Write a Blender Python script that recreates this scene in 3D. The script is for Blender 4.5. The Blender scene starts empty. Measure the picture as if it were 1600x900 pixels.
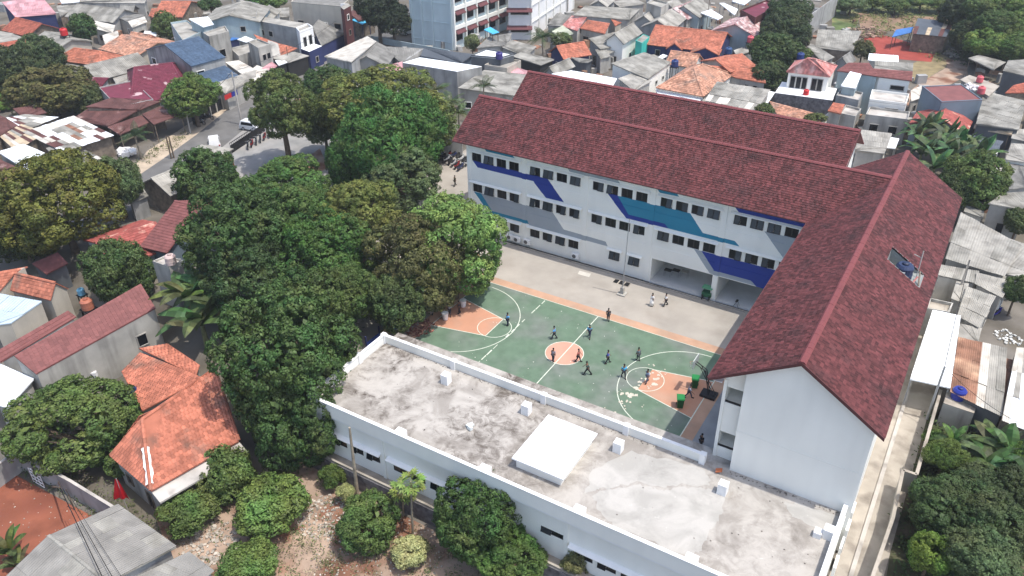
import bpy, bmesh, math, random
import numpy as np
from mathutils import Vector, Matrix
random.seed(11); np.random.seed(11)
scn = bpy.context.scene
COL = scn.collection
# ---------------------------------------------------------------- camera
FPX = 1290.82
CAM = np.array([29.0227, -57.0004, 47.9985])
R_ = np.array([0.8563310, 0.5163384, -0.0095837])
U_ = np.array([-0.2697817, 0.4630946, 0.8442519])
F_ = np.array([-0.4403578, 0.7203736, -0.5358609])
cam = bpy.data.cameras.new('camera')
cam.sensor_width = 36.0
cam.lens = 36.0 * FPX / 1600.0
cam.clip_start = 0.5; cam.clip_end = 4000
camo = bpy.data.objects.new('camera', cam); COL.objects.link(camo)
m = Matrix.Identity(4)
for i in range(3):
    m[i][0] = R_[i]; m[i][1] = U_[i]; m[i][2] = -F_[i]; m[i][3] = CAM[i]
camo.matrix_world = m
scn.camera = camo
# ---------------------------------------------------------------- light
SUN = Vector((0.387, 0.03, 1.0)).normalized()
sl = bpy.data.lights.new('sun', 'SUN'); sl.energy = 2.35; sl.angle = math.radians(0.53); sl.color = (1.0, 0.955, 0.88)
so = bpy.data.objects.new('sun', sl); COL.objects.link(so)
so.rotation_euler = SUN.to_track_quat('Z', 'Y').to_euler()
so.location = (60, 0, 120)
wd = bpy.data.worlds.new('World'); scn.world = wd; wd.use_nodes = True
nt = wd.node_tree; bg = nt.nodes['Background']
sk = nt.nodes.new('ShaderNodeTexSky'); sk.sky_type = 'NISHITA'; sk.sun_disc = False
sk.sun_elevation = math.asin(SUN.z); sk.sun_rotation = math.atan2(SUN.x, SUN.y)
sk.air_density = 1.0; sk.dust_density = 2.5; sk.ozone_density = 1.0
nt.links.new(sk.outputs[0], bg.inputs[0]); bg.inputs[1].default_value = 0.15
scn.view_settings.view_transform = 'Standard'; scn.view_settings.look = 'None'
scn.view_settings.exposure = 0.75; scn.view_settings.gamma = 1.0
try:
    scn.cycles.max_bounces = 6; scn.cycles.diffuse_bounces = 4; scn.cycles.glossy_bounces = 2
    scn.cycles.transmission_bounces = 3; scn.cycles.transparent_max_bounces = 4
    scn.cycles.use_denoising = True
except Exception: pass
# ---------------------------------------------------------------- pixel -> world
def ray(x, y): return F_ + R_ * ((x - 800) / FPX) - U_ * ((y - 450) / FPX)
def G(x, y, z=0.0):
    d = ray(x, y); return CAM + d * ((z - CAM[2]) / d[2])
def hz(x, y):
    if -13.0 < x < 28.2: return -3.3 if y < -20.45 else 0.0
    if x >= 28.2: return 0.0
    t = min(1, max(0, (-10 - y) / 12.0)); return -3.3 * t * t * (3 - 2 * t)
def PG(x, y, h=0.0):
    z = h
    for k in range(14):
        p = G(x, y, z); z = 0.5 * z + 0.5 * (hz(p[0], p[1]) + h)
    return G(x, y, z)
def onX(x, y, X):
    d = ray(x, y); return CAM + d * ((X - CAM[0]) / d[0])
def onY(x, y, Y):
    d = ray(x, y); return CAM + d * ((Y - CAM[1]) / d[1])
def depth(p): return float((np.array(p) - CAM) @ F_)
# ---------------------------------------------------------------- materials
MATS = {}
def N(nt, t, **kw):
    n = nt.nodes.new(t)
    for k, v in kw.items(): setattr(n, k, v)
    return n
def mat(name, col, rough=0.85, var=0.18, scale=0.6, isl=0.0, streak=0.0, bump=0.0, bscale=8.0, col2=None, c2scale=0.3, c2lo=0.5, c2hi=0.62, objcol=False, metal=0.0, spec=0.3, transl=0.0, hue=0.0):
    if name in MATS: return MATS[name]
    ma = bpy.data.materials.new(name); ma.use_nodes = True; t = ma.node_tree; L = t.links
    bs = t.nodes['Principled BSDF']; out = t.nodes['Material Output']
    bs.inputs['Roughness'].default_value = rough; bs.inputs['Metallic'].default_value = metal
    bs.inputs['Specular IOR Level'].default_value = spec
    geo = N(t, 'ShaderNodeNewGeometry'); pos = geo.outputs['Position']
    if objcol:
        oi = N(t, 'ShaderNodeObjectInfo'); cur = oi.outputs['Color']
    else:
        rgb = N(t, 'ShaderNodeRGB'); rgb.outputs[0].default_value = (*col, 1); cur = rgb.outputs[0]
    def noise(sc, det=4, vec=None):
        n = N(t, 'ShaderNodeTexNoise'); n.inputs['Scale'].default_value = sc; n.inputs['Detail'].default_value = det
        L.new(vec if vec is not None else pos, n.inputs['Vector']); return n.outputs['Fac']
    def rng(fac, a, b, lo, hi):
        r = N(t, 'ShaderNodeMapRange'); r.inputs[1].default_value = a; r.inputs[2].default_value = b
        r.inputs[3].default_value = lo; r.inputs[4].default_value = hi; L.new(fac, r.inputs[0]); return r.outputs[0]
    def mul(c, f):
        v = N(t, 'ShaderNodeVectorMath', operation='SCALE'); L.new(c, v.inputs[0]); L.new(f, v.inputs['Scale']); return v.outputs[0]
    if col2 is not None:
        mx = N(t, 'ShaderNodeMixRGB'); L.new(rng(noise(c2scale, 6), c2lo, c2hi, 0, 1), mx.inputs[0]); L.new(cur, mx.inputs[1])
        mx.inputs[2].default_value = (*col2, 1); cur = mx.outputs[0]
    if var: cur = mul(cur, rng(noise(scale, 5), 0.3, 0.7, 1 - var, 1 + var))
    if isl: cur = mul(cur, rng(geo.outputs['Random Per Island'], 0, 1, 1 - isl, 1 + isl))
    if hue:
        h = N(t, 'ShaderNodeHueSaturation'); L.new(rng(noise(0.5, 2), 0.3, 0.7, 0.5 - hue, 0.5 + hue), h.inputs['Hue'])
        L.new(cur, h.inputs['Color']); cur = h.outputs[0]
    if streak:
        mp = N(t, 'ShaderNodeMapping'); mp.inputs['Scale'].default_value = (.75, .75, 0.10); L.new(pos, mp.inputs[0])
        cur = mul(cur, rng(noise(1.0, 5, mp.outputs[0]), 0.48, 0.72, 1.0, 1 - streak))
    L.new(cur, bs.inputs['Base Color'])
    if bump:
        b = N(t, 'ShaderNodeBump'); b.inputs['Strength'].default_value = bump; b.inputs['Distance'].default_value = 0.05
        L.new(noise(bscale, 5), b.inputs['Height']); L.new(b.outputs[0], bs.inputs['Normal'])
    if transl:
        tr = N(t, 'ShaderNodeBsdfTranslucent'); L.new(cur, tr.inputs['Color'])
        ms = N(t, 'ShaderNodeMixShader'); ms.inputs[0].default_value = transl
        L.new(bs.outputs[0], ms.inputs[1]); L.new(tr.outputs[0], ms.inputs[2]); L.new(ms.outputs[0], out.inputs[0])
    MATS[name] = ma; return ma
W_WHITE = mat('white_plaster', (.86, .855, .80), .8, .04, .3, streak=.05)
W_PURE = mat('white_paint', (.84, .84, .83), .7, .04, .8, streak=.05)
W_OFF = mat('old_white_plaster', (.42, .405, .37), .9, .18, .5, streak=.5)
W_GREY = mat('grey_render', (.36, .36, .35), .9, .2, .6, streak=.45)
W_BEIGE = mat('beige_render', (.50, .46, .39), .9, .1, .5, streak=.2)
W_DARKGREY = mat('dark_grey_wall', (.12, .13, .14), .9, .2, .6, streak=.2)
W_BLUE = mat('navy_wall', (.035, .045, .13), .8, .15, .6)
W_PALEBLUE = mat('pale_blue_wall', (.37, .455, .48), .8, .08, .6, streak=.3)
W_SLATE = mat('slate_blue_wall', (.17, .22, .27), .85, .12, .5, streak=.15)
W_TURQ = mat('turquoise_wall', (.05, .50, .42), .8, .1, .6)
W_MAROON = mat('maroon_wall', (.10, .035, .035), .85, .15, .6)
W_STONE = mat('rough_stone_wall', (.17, .16, .165), .95, .5, 2.2, bump=.6, bscale=4, streak=.3)
W_WOOD = mat('weathered_boards', (.22, .18, .14), .95, .35, 2.0, streak=.3)
MURAL_BLUE = mat('mural_blue', (.016, .042, .26), .7, .05)
MURAL_TEAL = mat('mural_teal', (.020, .215, .34), .7, .05)
MURAL_GREY = mat('mural_grey', (.34, .38, .42), .8, .05)
T_SCHOOL = mat('red_shingle', (.104, .031, .032), .85, .26, 1.1, isl=.46, col2=(.064, .026, .027), c2lo=.50, c2hi=.72, c2scale=.45)
T_SCHOOLCAP = mat('red_ridge', (.19, .053, .055), .7, .1)
T_ORANGE = mat('orange_clay', (.42, .15, .095), .85, .25, .7, isl=.25, col2=(.20, .12, .09), c2lo=.56, c2hi=.75, c2scale=.5)
T_LIGHTOR = mat('light_orange_clay', (.47, .245, .165), .85, .25, .9, isl=.4, col2=(.27, .19, .15), c2lo=.52, c2hi=.7, c2scale=.5)
T_DKORANGE = mat('dark_orange_clay', (.33, .10, .065), .85, .25, .8, isl=.28)
T_BROWN = mat('brown_red_tile', (.20, .075, .07), .7, .15, .8, isl=.15)
T_MAROON = mat('maroon_tile', (.155, .03, .05), .7, .15, .8, isl=.15, col2=(.5, .36, .36), c2lo=.60, c2hi=.66, c2scale=.55)
T_RED = mat('bright_red_tile', (.32, .085, .07), .7, .2, .8, isl=.2, col2=(.62, .36, .28), c2lo=.57, c2hi=.66, c2scale=.6)
T_PINK = mat('faded_pink_tile', (.50, .20, .18), .8, .25, .8, isl=.3, col2=(.62, .47, .44), c2lo=.5, c2hi=.7, c2scale=.6)
T_MOTTLED = mat('mottled_pink_tile', (.36, .20, .20), .8, .25, 1.0, isl=.4, col2=(.62, .52, .5), c2lo=.45, c2hi=.65, c2scale=.9)
T_BLUE = mat('blue_glazed_tile', (.075, .115, .175), .45, .15, .8, isl=.16)
S_GREY = mat('grey_fibre_sheet', (.29, .28, .25), .92, .25, .5, isl=.18, streak=.3, col2=(.19, .18, .155), c2lo=.5, c2hi=.68, c2scale=.35, bump=.2, bscale=5)
S_DKGREY = mat('dark_fibre_sheet', (.21, .205, .19), .92, .25, .6, isl=.2, streak=.3)
S_LTGREY = mat('light_fibre_sheet', (.34, .325, .29), .92, .22, .5, isl=.15, streak=.25, col2=(.25, .235, .205), c2lo=.52, c2hi=.7, c2scale=.4)
S_SLATE = mat('slate_metal_sheet', (.095, .11, .13), .6, .12, .5, isl=.08)
S_WHITE = mat('white_metal_sheet', (.84, .87, .89), .5, .04, .5, isl=.03)
S_CREAM = mat('pale_metal_sheet', (.56, .53, .47), .7, .15, .8, isl=.10, col2=(.38, .33, .27), c2lo=.55, c2hi=.72, c2scale=.5)
S_RUST = mat('rusty_sheet', (.25, .13, .085), .9, .3, .9, isl=.2, streak=.3, col2=(.46, .30, .2), c2lo=.5, c2hi=.7)
S_BROWN = mat('brown_rust_sheet', (.115, .052, .047), .9, .25, .7, isl=.15, col2=(.3, .2, .18), c2lo=.62, c2hi=.7, c2scale=.5)
S_PINK = mat('pink_striped_sheet', (.50, .27, .29), .8, .2, .6, isl=.25)
S_TAN = mat('tan_boards', (.47, .38, .27), .9, .25, 1.0, isl=.35)
S_GREEN = mat('pale_green_sheet', (.40, .42, .33), .9, .15, .6, isl=.1)
S_LTBLUE = mat('light_blue_sheet', (.44, .53, .60), .6, .08, .6, isl=.06)
TARP_BLUE = mat('blue_tarpaulin', (.05, .16, .42), .6, .15, 1.2)
TARP_CYAN = mat('cyan_tarpaulin', (.08, .42, .68), .6, .12, 1.2)
GLASS = mat('dark_window_glass', (.008, .010, .013), .15, 0, spec=.22)
GLASS2 = mat('sheen_window_glass', (.05, .058, .066), .25, 0, spec=.3)  # open casements only: their lighter reflection is put into the pane colour
BLACKM = mat('black_metal', (.014, .014, .016), .5, .05)
GREYM = mat('grey_metal', (.33, .34, .35), .5, .1)
SHADEIN = mat('recess_shade', (.03, .03, .03), .95, .2)  # near-black stands in for shade inside open shopfronts and the drain channel
CONC = mat('concrete', (.47, .44, .40), .92, .2, .5, bump=.2, streak=.15, col2=(.28, .26, .235), c2lo=.52, c2hi=.68, c2scale=.45)
CONC_LT = mat('pale_concrete', (.40, .36, .305), .92, .15, .5, col2=(.25, .22, .185), c2lo=.47, c2hi=.66, c2scale=.55)
PLASTIC = mat('plastic', (1, 1, 1), .45, .05, objcol=True)
CLOTH = mat('cloth', (1, 1, 1), .9, .1, 6, objcol=True)
SKIN = mat('skin', (.20, .105, .065), .6, .05)
HAIR = mat('black_hair', (.012, .011, .012), .7, .1)
BARK = mat('bark', (.14, .105, .075), .95, .3, 3, bump=.5)
PALEBARK = mat('pale_bark', (.30, .26, .20), .95, .3, 3, bump=.4)
LEAF = mat('leaf', (1, 1, 1), .55, .32, .42, isl=.38, objcol=True, transl=.24, spec=.28, hue=.03, col2=(.17, .20, .065), c2scale=.38, c2lo=.56, c2hi=.85)
LITTER = mat('litter', (.72, .71, .66), .9, .2, 3, isl=.25)
# ---------------------------------------------------------------- mesh builder
class MB:
    def __init__(s): s.v = []; s.f = []; s.m = []
    def add(s, vs, fs, mi=0):
        o = len(s.v); s.v.extend([tuple(map(float, q)) for q in vs])
        for f in fs: s.f.append(tuple(i + o for i in f)); s.m.append(mi)
    def quad(s, a, b, c, d, mi=0): s.add([a, b, c, d], [(0, 1, 2, 3)], mi)
    def poly(s, pts, mi=0): s.add(pts, [tuple(range(len(pts)))], mi)
    def box(s, x0, y0, z0, x1, y1, z1, mi=0):
        s.add([(x0, y0, z0), (x1, y0, z0), (x1, y1, z0), (x0, y1, z0), (x0, y0, z1), (x1, y0, z1), (x1, y1, z1), (x0, y1, z1)],
              [(3, 2, 1, 0), (4, 5, 6, 7), (0, 1, 5, 4), (1, 2, 6, 5), (2, 3, 7, 6), (3, 0, 4, 7)], mi)
    def obox(s, c, ux, uy, uz, mi=0):   # centre and three half vectors
        c, ux, uy, uz = map(np.array, (c, ux, uy, uz))
        P = [c + a * ux + b * uy + d * uz for d in (-1, 1) for a, b in ((-1, -1), (1, -1), (1, 1), (-1, 1))]
        s.add(P, [(3, 2, 1, 0), (4, 5, 6, 7), (0, 1, 5, 4), (1, 2, 6, 5), (2, 3, 7, 6), (3, 0, 4, 7)], mi)
    def prism(s, poly, z0, z1, mi=0):   # z0,z1 numbers or lists
        n = len(poly)
        a0 = z0 if hasattr(z0, '__len__') else [z0] * n; a1 = z1 if hasattr(z1, '__len__') else [z1] * n
        vs = [(p[0], p[1], z) for p, z in zip(poly, a0)] + [(p[0], p[1], z) for p, z in zip(poly, a1)]
        s.add(vs, [tuple(range(n))[::-1], tuple(range(n, 2 * n))] + [(i, (i + 1) % n, n + (i + 1) % n, n + i) for i in range(n)], mi)
    def slab(s, pts, th, mi=0):         # 3D polygon thickened downwards
        n = len(pts); lo = [(p[0], p[1], p[2] - th) for p in pts]
        s.add(list(map(tuple, pts)) + lo, [tuple(range(n)), tuple(range(n, 2 * n))[::-1]] + [(i, n + i, n + (i + 1) % n, (i + 1) % n) for i in range(n)], mi)
    def tube(s, p0, p1, r0, r1=None, n=8, mi=0, caps=True):
        r1 = r0 if r1 is None else r1
        p0 = np.array(p0, float); p1 = np.array(p1, float); d = p1 - p0; L = np.linalg.norm(d)
        if L < 1e-6: return
        d /= L; a = np.cross(d, [0, 0, 1] if abs(d[2]) < .9 else [1, 0, 0]); a /= np.linalg.norm(a); b = np.cross(d, a)
        vs = []
        for p, r in ((p0, r0), (p1, r1)):
            for k in range(n):
                an = 2 * math.pi * k / n; vs.append(p + a * (r * math.cos(an)) + b * (r * math.sin(an)))
        fs = [(k, (k + 1) % n, n + (k + 1) % n, n + k) for k in range(n)]
        if caps: fs += [tuple(range(n))[::-1], tuple(range(n, 2 * n))]
        s.add(vs, fs, mi)
    def lathe(s, c, prof, n=12, mi=0):  # prof: (r, z)
        vs = []
        for r, z in prof:
            for k in range(n):
                an = 2 * math.pi * k / n; vs.append((c[0] + r * math.cos(an), c[1] + r * math.sin(an), c[2] + z))
        fs = []
        for i in range(len(prof) - 1):
            for k in range(n): fs.append((i * n + k, i * n + (k + 1) % n, (i + 1) * n + (k + 1) % n, (i + 1) * n + k))
        fs.append(tuple(range(n))[::-1]); fs.append(tuple(range((len(prof) - 1) * n, len(prof) * n)))
        s.add(vs, fs, mi)
    def mesh(s, name, org=(0, 0, 0), smooth=False):
        me = bpy.data.meshes.new(name); o = np.array(org, float)
        v = (np.array(s.v) - o) if s.v else np.zeros((0, 3))
        me.from_pydata(v.tolist(), [], s.f)
        me.polygons.foreach_set('material_index', s.m)
        if smooth: me.polygons.foreach_set('use_smooth', [True] * len(s.f))
        me.update(); return me
    def build(s, name, mats, parent=None, org=None, smooth=False, stuff=False, recalc=True):
        if not isinstance(mats, (list, tuple)): mats = [mats]
        if org is None: org = WL(parent) if parent else (0, 0, 0)
        me = s.mesh(name, org, smooth)
        if recalc:
            bm = bmesh.new(); bm.from_mesh(me); bmesh.ops.recalc_face_normals(bm, faces=bm.faces); bm.to_mesh(me); bm.free()
        for q in mats: me.materials.append(q)
        o = bpy.data.objects.new(name, me); COL.objects.link(o)
        if parent: o.parent = parent
        else: o.location = org
        if stuff: o['kind'] = 'stuff'
        return o
def WL(o):      # world location of an unrotated chain
    p = np.zeros(3)
    while o is not None: p += np.array(o.location); o = o.parent
    return p
def tag(o, label=None, cat=None, group=None, kind=None):
    if label: o['label'] = label
    if cat: o['category'] = cat
    if group: o['group'] = group
    if kind: o['kind'] = kind
    return o
def thing(name, label, cat, loc=(0, 0, 0), group=None, rz=0):
    o = bpy.data.objects.new(name, None); COL.objects.link(o); o.empty_display_size = .5
    o.location = tuple(map(float, loc)); o.rotation_euler = (0, 0, rz); return tag(o, label, cat, group)
def link(name, me, parent=None, loc=(0, 0, 0), rot=(0, 0, 0), sc=(1, 1, 1), col=None):
    o = bpy.data.objects.new(name, me); COL.objects.link(o); o.location = loc; o.rotation_euler = rot; o.scale = sc
    if parent: o.parent = parent
    if col: o.color = (*col, 1)
    return o
CH = {}
def copy_tree(o, kids):
    c = o.copy(); COL.objects.link(c)
    for k in kids.get(o, ()):
        d = copy_tree(k, kids); d.parent = c
    return c
def kids_of(root):
    d = {}
    def rec(o):
        d[o] = [c for c in bpy.data.objects if c.parent == o]
        for c in d[o]: rec(c)
    rec(root); return d
def sheet(name, pts, m, dz=0.0, thick=None, parent=None, kind='structure'):
    mb = MB(); mb.poly([(p[0], p[1], (p[2] if len(p) > 2 else 0) + dz) for p in pts])
    o = mb.build(name, m, parent, org=(0, 0, 0) if parent is None else None)
    for f in o.data.polygons:
        if f.normal.z < 0: f.flip()
    if parent is None: o['kind'] = kind
    return o
# ---------------------------------------------------------------- roof coverings
def cover(mb, pts, kind='tile', mi=0, skip=None, tw=.33, th=.38):
    P = [np.array(p, float) for p in pts]
    u = P[1] - P[0]; u /= np.linalg.norm(u)
    n = np.zeros(3)
    for i in range(len(P)): n += np.cross(P[i] - P[0], P[(i + 1) % len(P)] - P[0])
    n /= np.linalg.norm(n)
    if n[2] < 0: n = -n
    v = np.cross(n, u)
    if v[2] > 0: v = -v
    o = P[0]; q = [((p - o) @ u, (p - o) @ v) for p in P]
    v0 = min(a[1] for a in q); v1 = max(a[1] for a in q)
    def span(vv):
        xs = []
        for i in range(len(q)):
            a, b = q[i], q[(i + 1) % len(q)]
            if (a[1] - vv) * (b[1] - vv) <= 0 and abs(a[1] - b[1]) > 1e-9:
                t = (vv - a[1]) / (b[1] - a[1]); xs.append(a[0] + t * (b[0] - a[0]))
        return (min(xs), max(xs)) if xs else None
    if kind == 'sheet': tw, th = .95, 1.75
    nr = max(1, round((v1 - v0) / th)); hh = (v1 - v0) / nr
    W = lambda a, b, c: tuple(o + u * a + v * b + n * c)
    for r in range(nr):
        a = v0 + r * hh; b = a + hh
        sa = span(a + 1e-4); sb = span(b - 1e-4)
        if not sa or not sb: continue
        lo = min(sa[0], sb[0]); hi = max(sa[1], sb[1])
        nc = max(1, round((hi - lo) / tw)); w = (hi - lo) / nc
        off = (w / 2 if (r % 2 and kind == 'shingle') else 0)
        for c in range(-1 if off else 0, nc):
            x0 = lo + c * w + off; x1 = x0 + w
            ca = lambda x: min(max(x, sa[0]), sa[1]); cb = lambda x: min(max(x, sb[0]), sb[1])
            a0, a1, b0, b1 = ca(x0), ca(x1), cb(x0), cb(x1)
            if (a1 - a0) < .02 and (b1 - b0) < .02: continue
            if skip and skip(o + u * ((a0 + a1) / 2) + v * ((a + b) / 2)): continue
            if kind in ('tile', 'shingle'):
                l = .045 + random.uniform(-.008, .012); g = .012
                mb.add([W(a0, a, .008), W(a1, a, .008), W(b1 - g, b + .01, l), W(b0 + g, b + .01, l), W(b0 + g, b + .01, -.02), W(b1 - g, b + .01, -.02)], [(0, 1, 2, 3), (3, 2, 5, 4)], mi)
            elif kind == 'pan':
                l = .05 + random.uniform(-.008, .014); k = .055
                am = (a0 + a1) / 2; bm_ = (b0 + b1) / 2
                mb.add([W(a0, a, .0), W(am, a, k), W(a1, a, .0), W(b1 - .012, b + .02, l - .03), W(bm_, b + .02, l + k - .03), W(b0 + .012, b + .02, l - .03), W(b0 + .012, b + .02, -.03), W(b1 - .012, b + .02, -.03)],
                       [(0, 1, 4, 5), (1, 2, 3, 4), (5, 4, 3, 7, 6)], mi)
            else:
                dz = random.uniform(.012, .05); k = 7; vs = []
                for i in range(k):
                    t = i / (k - 1); h = dz + (.03 if i % 2 else 0)
                    vs.append(W(a0 + (a1 - a0) * t, a - .04, h))
                for i in range(k):
                    t = i / (k - 1); h = dz + .02 + (.03 if i % 2 else 0)
                    vs.append(W(b0 + (b1 - b0) * t, b + .06, h))
                mb.add(vs, [(i, i + 1, k + i + 1, k + i) for i in range(k - 1)], mi)
def cap(mb, a, b, w=.16, h=.10, mi=0):
    a = np.array(a, float); b = np.array(b, float); d = b - a; L = np.linalg.norm(d); d /= L
    s = np.cross(d, [0, 0, 1]); s /= np.linalg.norm(s); up = np.cross(s, d)
    k = max(1, int(L / .45)) if L < 25 else int(L / .6)
    for i in range(k):
        p = a + d * (L * i / k); q = a + d * (L * (i + 1) / k - .015); up2 = up * random.uniform(.9, 1.15)
        vs = [p - s * w - up * h * .5, p - s * w * .5 + up2 * h, p + s * w * .5 + up2 * h, p + s * w - up * h * .5,
              q - s * w - up * h * .5, q - s * w * .5 + up2 * h, q + s * w * .5 + up2 * h, q + s * w - up * h * .5]
        mb.add(vs, [(0, 1, 5, 4), (1, 2, 6, 5), (2, 3, 7, 6), (0, 3, 2, 1), (4, 5, 6, 7)], mi)
# ================================================================ terrain and setting
def terrain():
    xs = sorted(set(list(np.arange(-420, -60, 12.)) + list(np.arange(-60, 60, 3.)) + list(np.arange(60, 330, 12.)) + [-13.05, -12.95, 28.15, 28.25]))
    ys = sorted(set(list(np.arange(-80, -40, 8.)) + list(np.arange(-40, 0, 2.)) + list(np.arange(0, 420, 12.)) + [-20.5, -20.4]))
    vs = [(x, y, hz(x, y) - (.004 if True else 0)) for y in ys for x in xs]; nx = len(xs)
    fs = [(j * nx + i, j * nx + i + 1, (j + 1) * nx + i + 1, (j + 1) * nx + i) for j in range(len(ys) - 1) for i in range(nx - 1)]
    mb = MB(); mb.add(vs, fs)
    g = mat('ground_soil', (.155, .14, .12), .95, .3, .25, col2=(.115, .10, .075), c2lo=.45, c2hi=.6, c2scale=.12, bump=.3, bscale=3)
    o = mb.build('ground', g); o['kind'] = 'structure'
terrain()
def pxsheet(name, px, m, dz=.01, h=0.0, sub=0):
    return sheet(name, [PG(x, y, h) for x, y in px], m, dz)
ASPH = mat('asphalt', (.14, .137, .132), .95, .15, .5, col2=(.185, .18, .17), c2lo=.5, c2hi=.7, c2scale=.2)
PAVE = mat('yard_pavers', (.372, .340, .298), .95, .12, .35, col2=(.32, .288, .248), c2lo=.5, c2hi=.7, c2scale=.3, bump=.25, bscale=14)
RSOIL = mat('red_soil', (.25, .085, .05), .97, .25, .5, col2=(.17, .055, .035), c2lo=.5, c2hi=.65, c2scale=.25, bump=.7, bscale=3)
BSOIL = mat('brown_field', (.26, .17, .115), .97, .2, .3, col2=(.18, .15, .075), c2lo=.5, c2hi=.65, c2scale=.12, bump=.5, bscale=2)
DSOIL = mat('dusty_soil', (.36, .265, .20), .97, .25, .5, col2=(.22, .11, .07), c2lo=.47, c2hi=.60, c2scale=.3, bump=.6, bscale=5)
SAND = mat('sandy_verge', (.44, .36, .27), .97, .2, .5, bump=.3)
GRASSM = mat('grass_ground', (.09, .125, .045), .97, .35, .4, col2=(.22, .19, .09), c2lo=.5, c2hi=.65, c2scale=.15, bump=.8, bscale=6)
# road running past the school
rl = [(-20, 372), (150, 318), (205, 282), (255, 248), (305, 212), (347, 178), (378, 150), (400, 138), (440, 118), (480, 98), (520, 78), (560, 62), (600, 40), (640, 10)]
rr = [(20, 400), (190, 338), (240, 305), (290, 272), (345, 232), (390, 195), (416, 168), (440, 150), (480, 128), (520, 108), (560, 88), (590, 72), (625, 50), (665, 12)]
mb = MB(); A = [G(*q) for q in rl]; B = [G(*q) for q in rr]
for i in range(len(A) - 1): mb.quad(A[i] + [0, 0, .012], A[i + 1] + [0, 0, .012], B[i + 1] + [0, 0, .012], B[i] + [0, 0, .012])
o = mb.build('road', ASPH); o['kind'] = 'structure'
pxsheet('road_verge', [(176, 300), (230, 236), (300, 190), (352, 152), (378, 150), (347, 178), (305, 212), (255, 248), (205, 282)], SAND, .008)
pxsheet('forecourt', [(345, 232), (390, 195), (416, 168), (470, 190), (540, 215), (540, 290), (430, 330), (360, 290), (300, 285)], mat('forecourt_concrete', (.29, .28, .265), .95, .15, .4, col2=(.25, .25, .24), c2lo=.5, c2hi=.65, c2scale=.25), .016)  # concrete base darkened to stand in for mottled tree shade
pxsheet('verge_bed', [(455, 262), (500, 232), (512, 262), (480, 285)], DSOIL, .03)
# school yard
Y0, Y1 = -10.2, 16.1
sheet('paved_yard', [(-36, -10.2), (17.9, -10.2), (17.9, 60), (-36, 60)], PAVE, .012)
sheet('inner_paving', [(14.95, -10.2), (17.8, -10.2), (17.8, 16.0), (14.95, 16.0)], mat('grey_pavers', (.26, .265, .27), .95, .15, .6, bump=.3, bscale=9), .02)
GREEN = mat('court_green', (.122, .187, .128), .85, .14, .9, col2=(.165, .19, .165), c2lo=.46, c2hi=.66, c2scale=.22)
ORNG = mat('court_orange', (.49, .255, .165), .85, .10, .4, col2=(.45, .28, .20), c2lo=.5, c2hi=.7, c2scale=.3)
LINE = mat('court_line_paint', (.62, .66, .56), .8, .15, 3)
sheet('court_border', [(-15, -9.2), (14.95, -9.2), (14.95, 8.45), (-15, 8.45)], mat('border_orange', (.47, .29, .195), .85, .14, .6, col2=(.40, .28, .20), c2lo=.5, c2hi=.68, c2scale=.5), .020)
court = sheet('sports_court', [(-13.85, -8.2), (13.85, -8.2), (13.85, 7.3), (-13.85, 7.3)], GREEN, .024)
def courtpart(name, m, polys, dz):
    mb = MB()
    for pl in polys: mb.poly([(x, y, dz) for x, y in pl])
    o = mb.build(name, m, court)
    for f in o.data.polygons:
        if f.normal.z < 0: f.flip()
    return o
yc = .25
def ring(cx, cy, r, w=.07, a0=0, a1=360, n=48):
    P = []
    for i in range(n):
        t0 = math.radians(a0 + (a1 - a0) * i / n); t1 = math.radians(a0 + (a1 - a0) * (i + 1) / n)
        P.append([(cx + (r - w / 2) * math.cos(t0), cy + (r - w / 2) * math.sin(t0)), (cx + (r + w / 2) * math.cos(t0), cy + (r + w / 2) * math.sin(t0)),
                  (cx + (r + w / 2) * math.cos(t1), cy + (r + w / 2) * math.sin(t1)), (cx + (r - w / 2) * math.cos(t1), cy + (r - w / 2) * math.sin(t1))])
    return P
def seg(a, b, w=.08):
    a = np.array(a, float); b = np.array(b, float); d = (b - a) / np.linalg.norm(b - a); s = np.array([-d[1], d[0]]) * w / 2
    return [tuple(a - s), tuple(b - s), tuple(b + s), tuple(a + s)]
disc = lambda cx, cy, r, n=48: [[(cx + r * math.cos(2 * math.pi * i / n), cy + r * math.sin(2 * math.pi * i / n)) for i in range(n)]]
courtpart('centre_circle', mat('court_pink', (.56, .30, .22), .85, .08, .5), disc(0, .02, 1.82), .030)
courtpart('key_area', ORNG, [[(-8.1, yc - 1.68), (-8.1, yc + 1.68), (-13.85, yc + 2.9), (-13.85, yc - 2.9)]], .030)
courtpart('key_area', ORNG, [[(8.3, yc - 1.75), (8.3, yc + 1.68), (13.85, yc + 2.8), (13.85, yc - 2.95)]], .030)
courtpart('centre_line', LINE, [seg((-.02, -8.1), (.05, 7.3), .09)], .036)
courtpart('circle_line', LINE, ring(0, .02, 1.85), .035)
courtpart('side_line', LINE, [seg((-13.85, 7.3), (13.85, 7.3), .06)], .0352)
courtpart('end_line', LINE, [seg((13.87, -8.2), (13.87, 7.26), .09)], .0354)
courtpart('end_line', LINE, [seg((-13.87, -8.2), (-13.87, 7.26), .09)], .0354)
courtpart('three_point_arc', LINE, ring(-12.35, yc, 6.25, .08, -90, 90), .0356)
courtpart('three_point_arc', LINE, ring(12.4, yc, 6.3, .08, 90, 270), .0356)
courtpart('free_throw_circle', LINE, ring(-8.1, yc, 1.72, .07), .0358)
courtpart('free_throw_circle', LINE, ring(8.3, yc, 1.72, .07), .0358)
courtpart('key_line', LINE, [seg((-8.1, yc - 1.72), (-8.1, yc + 1.72)), seg((-8.1, yc + 1.68), (-13.85, yc + 2.9)), seg((-8.1, yc - 1.68), (-13.85, yc - 2.9))], .0362)
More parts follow.
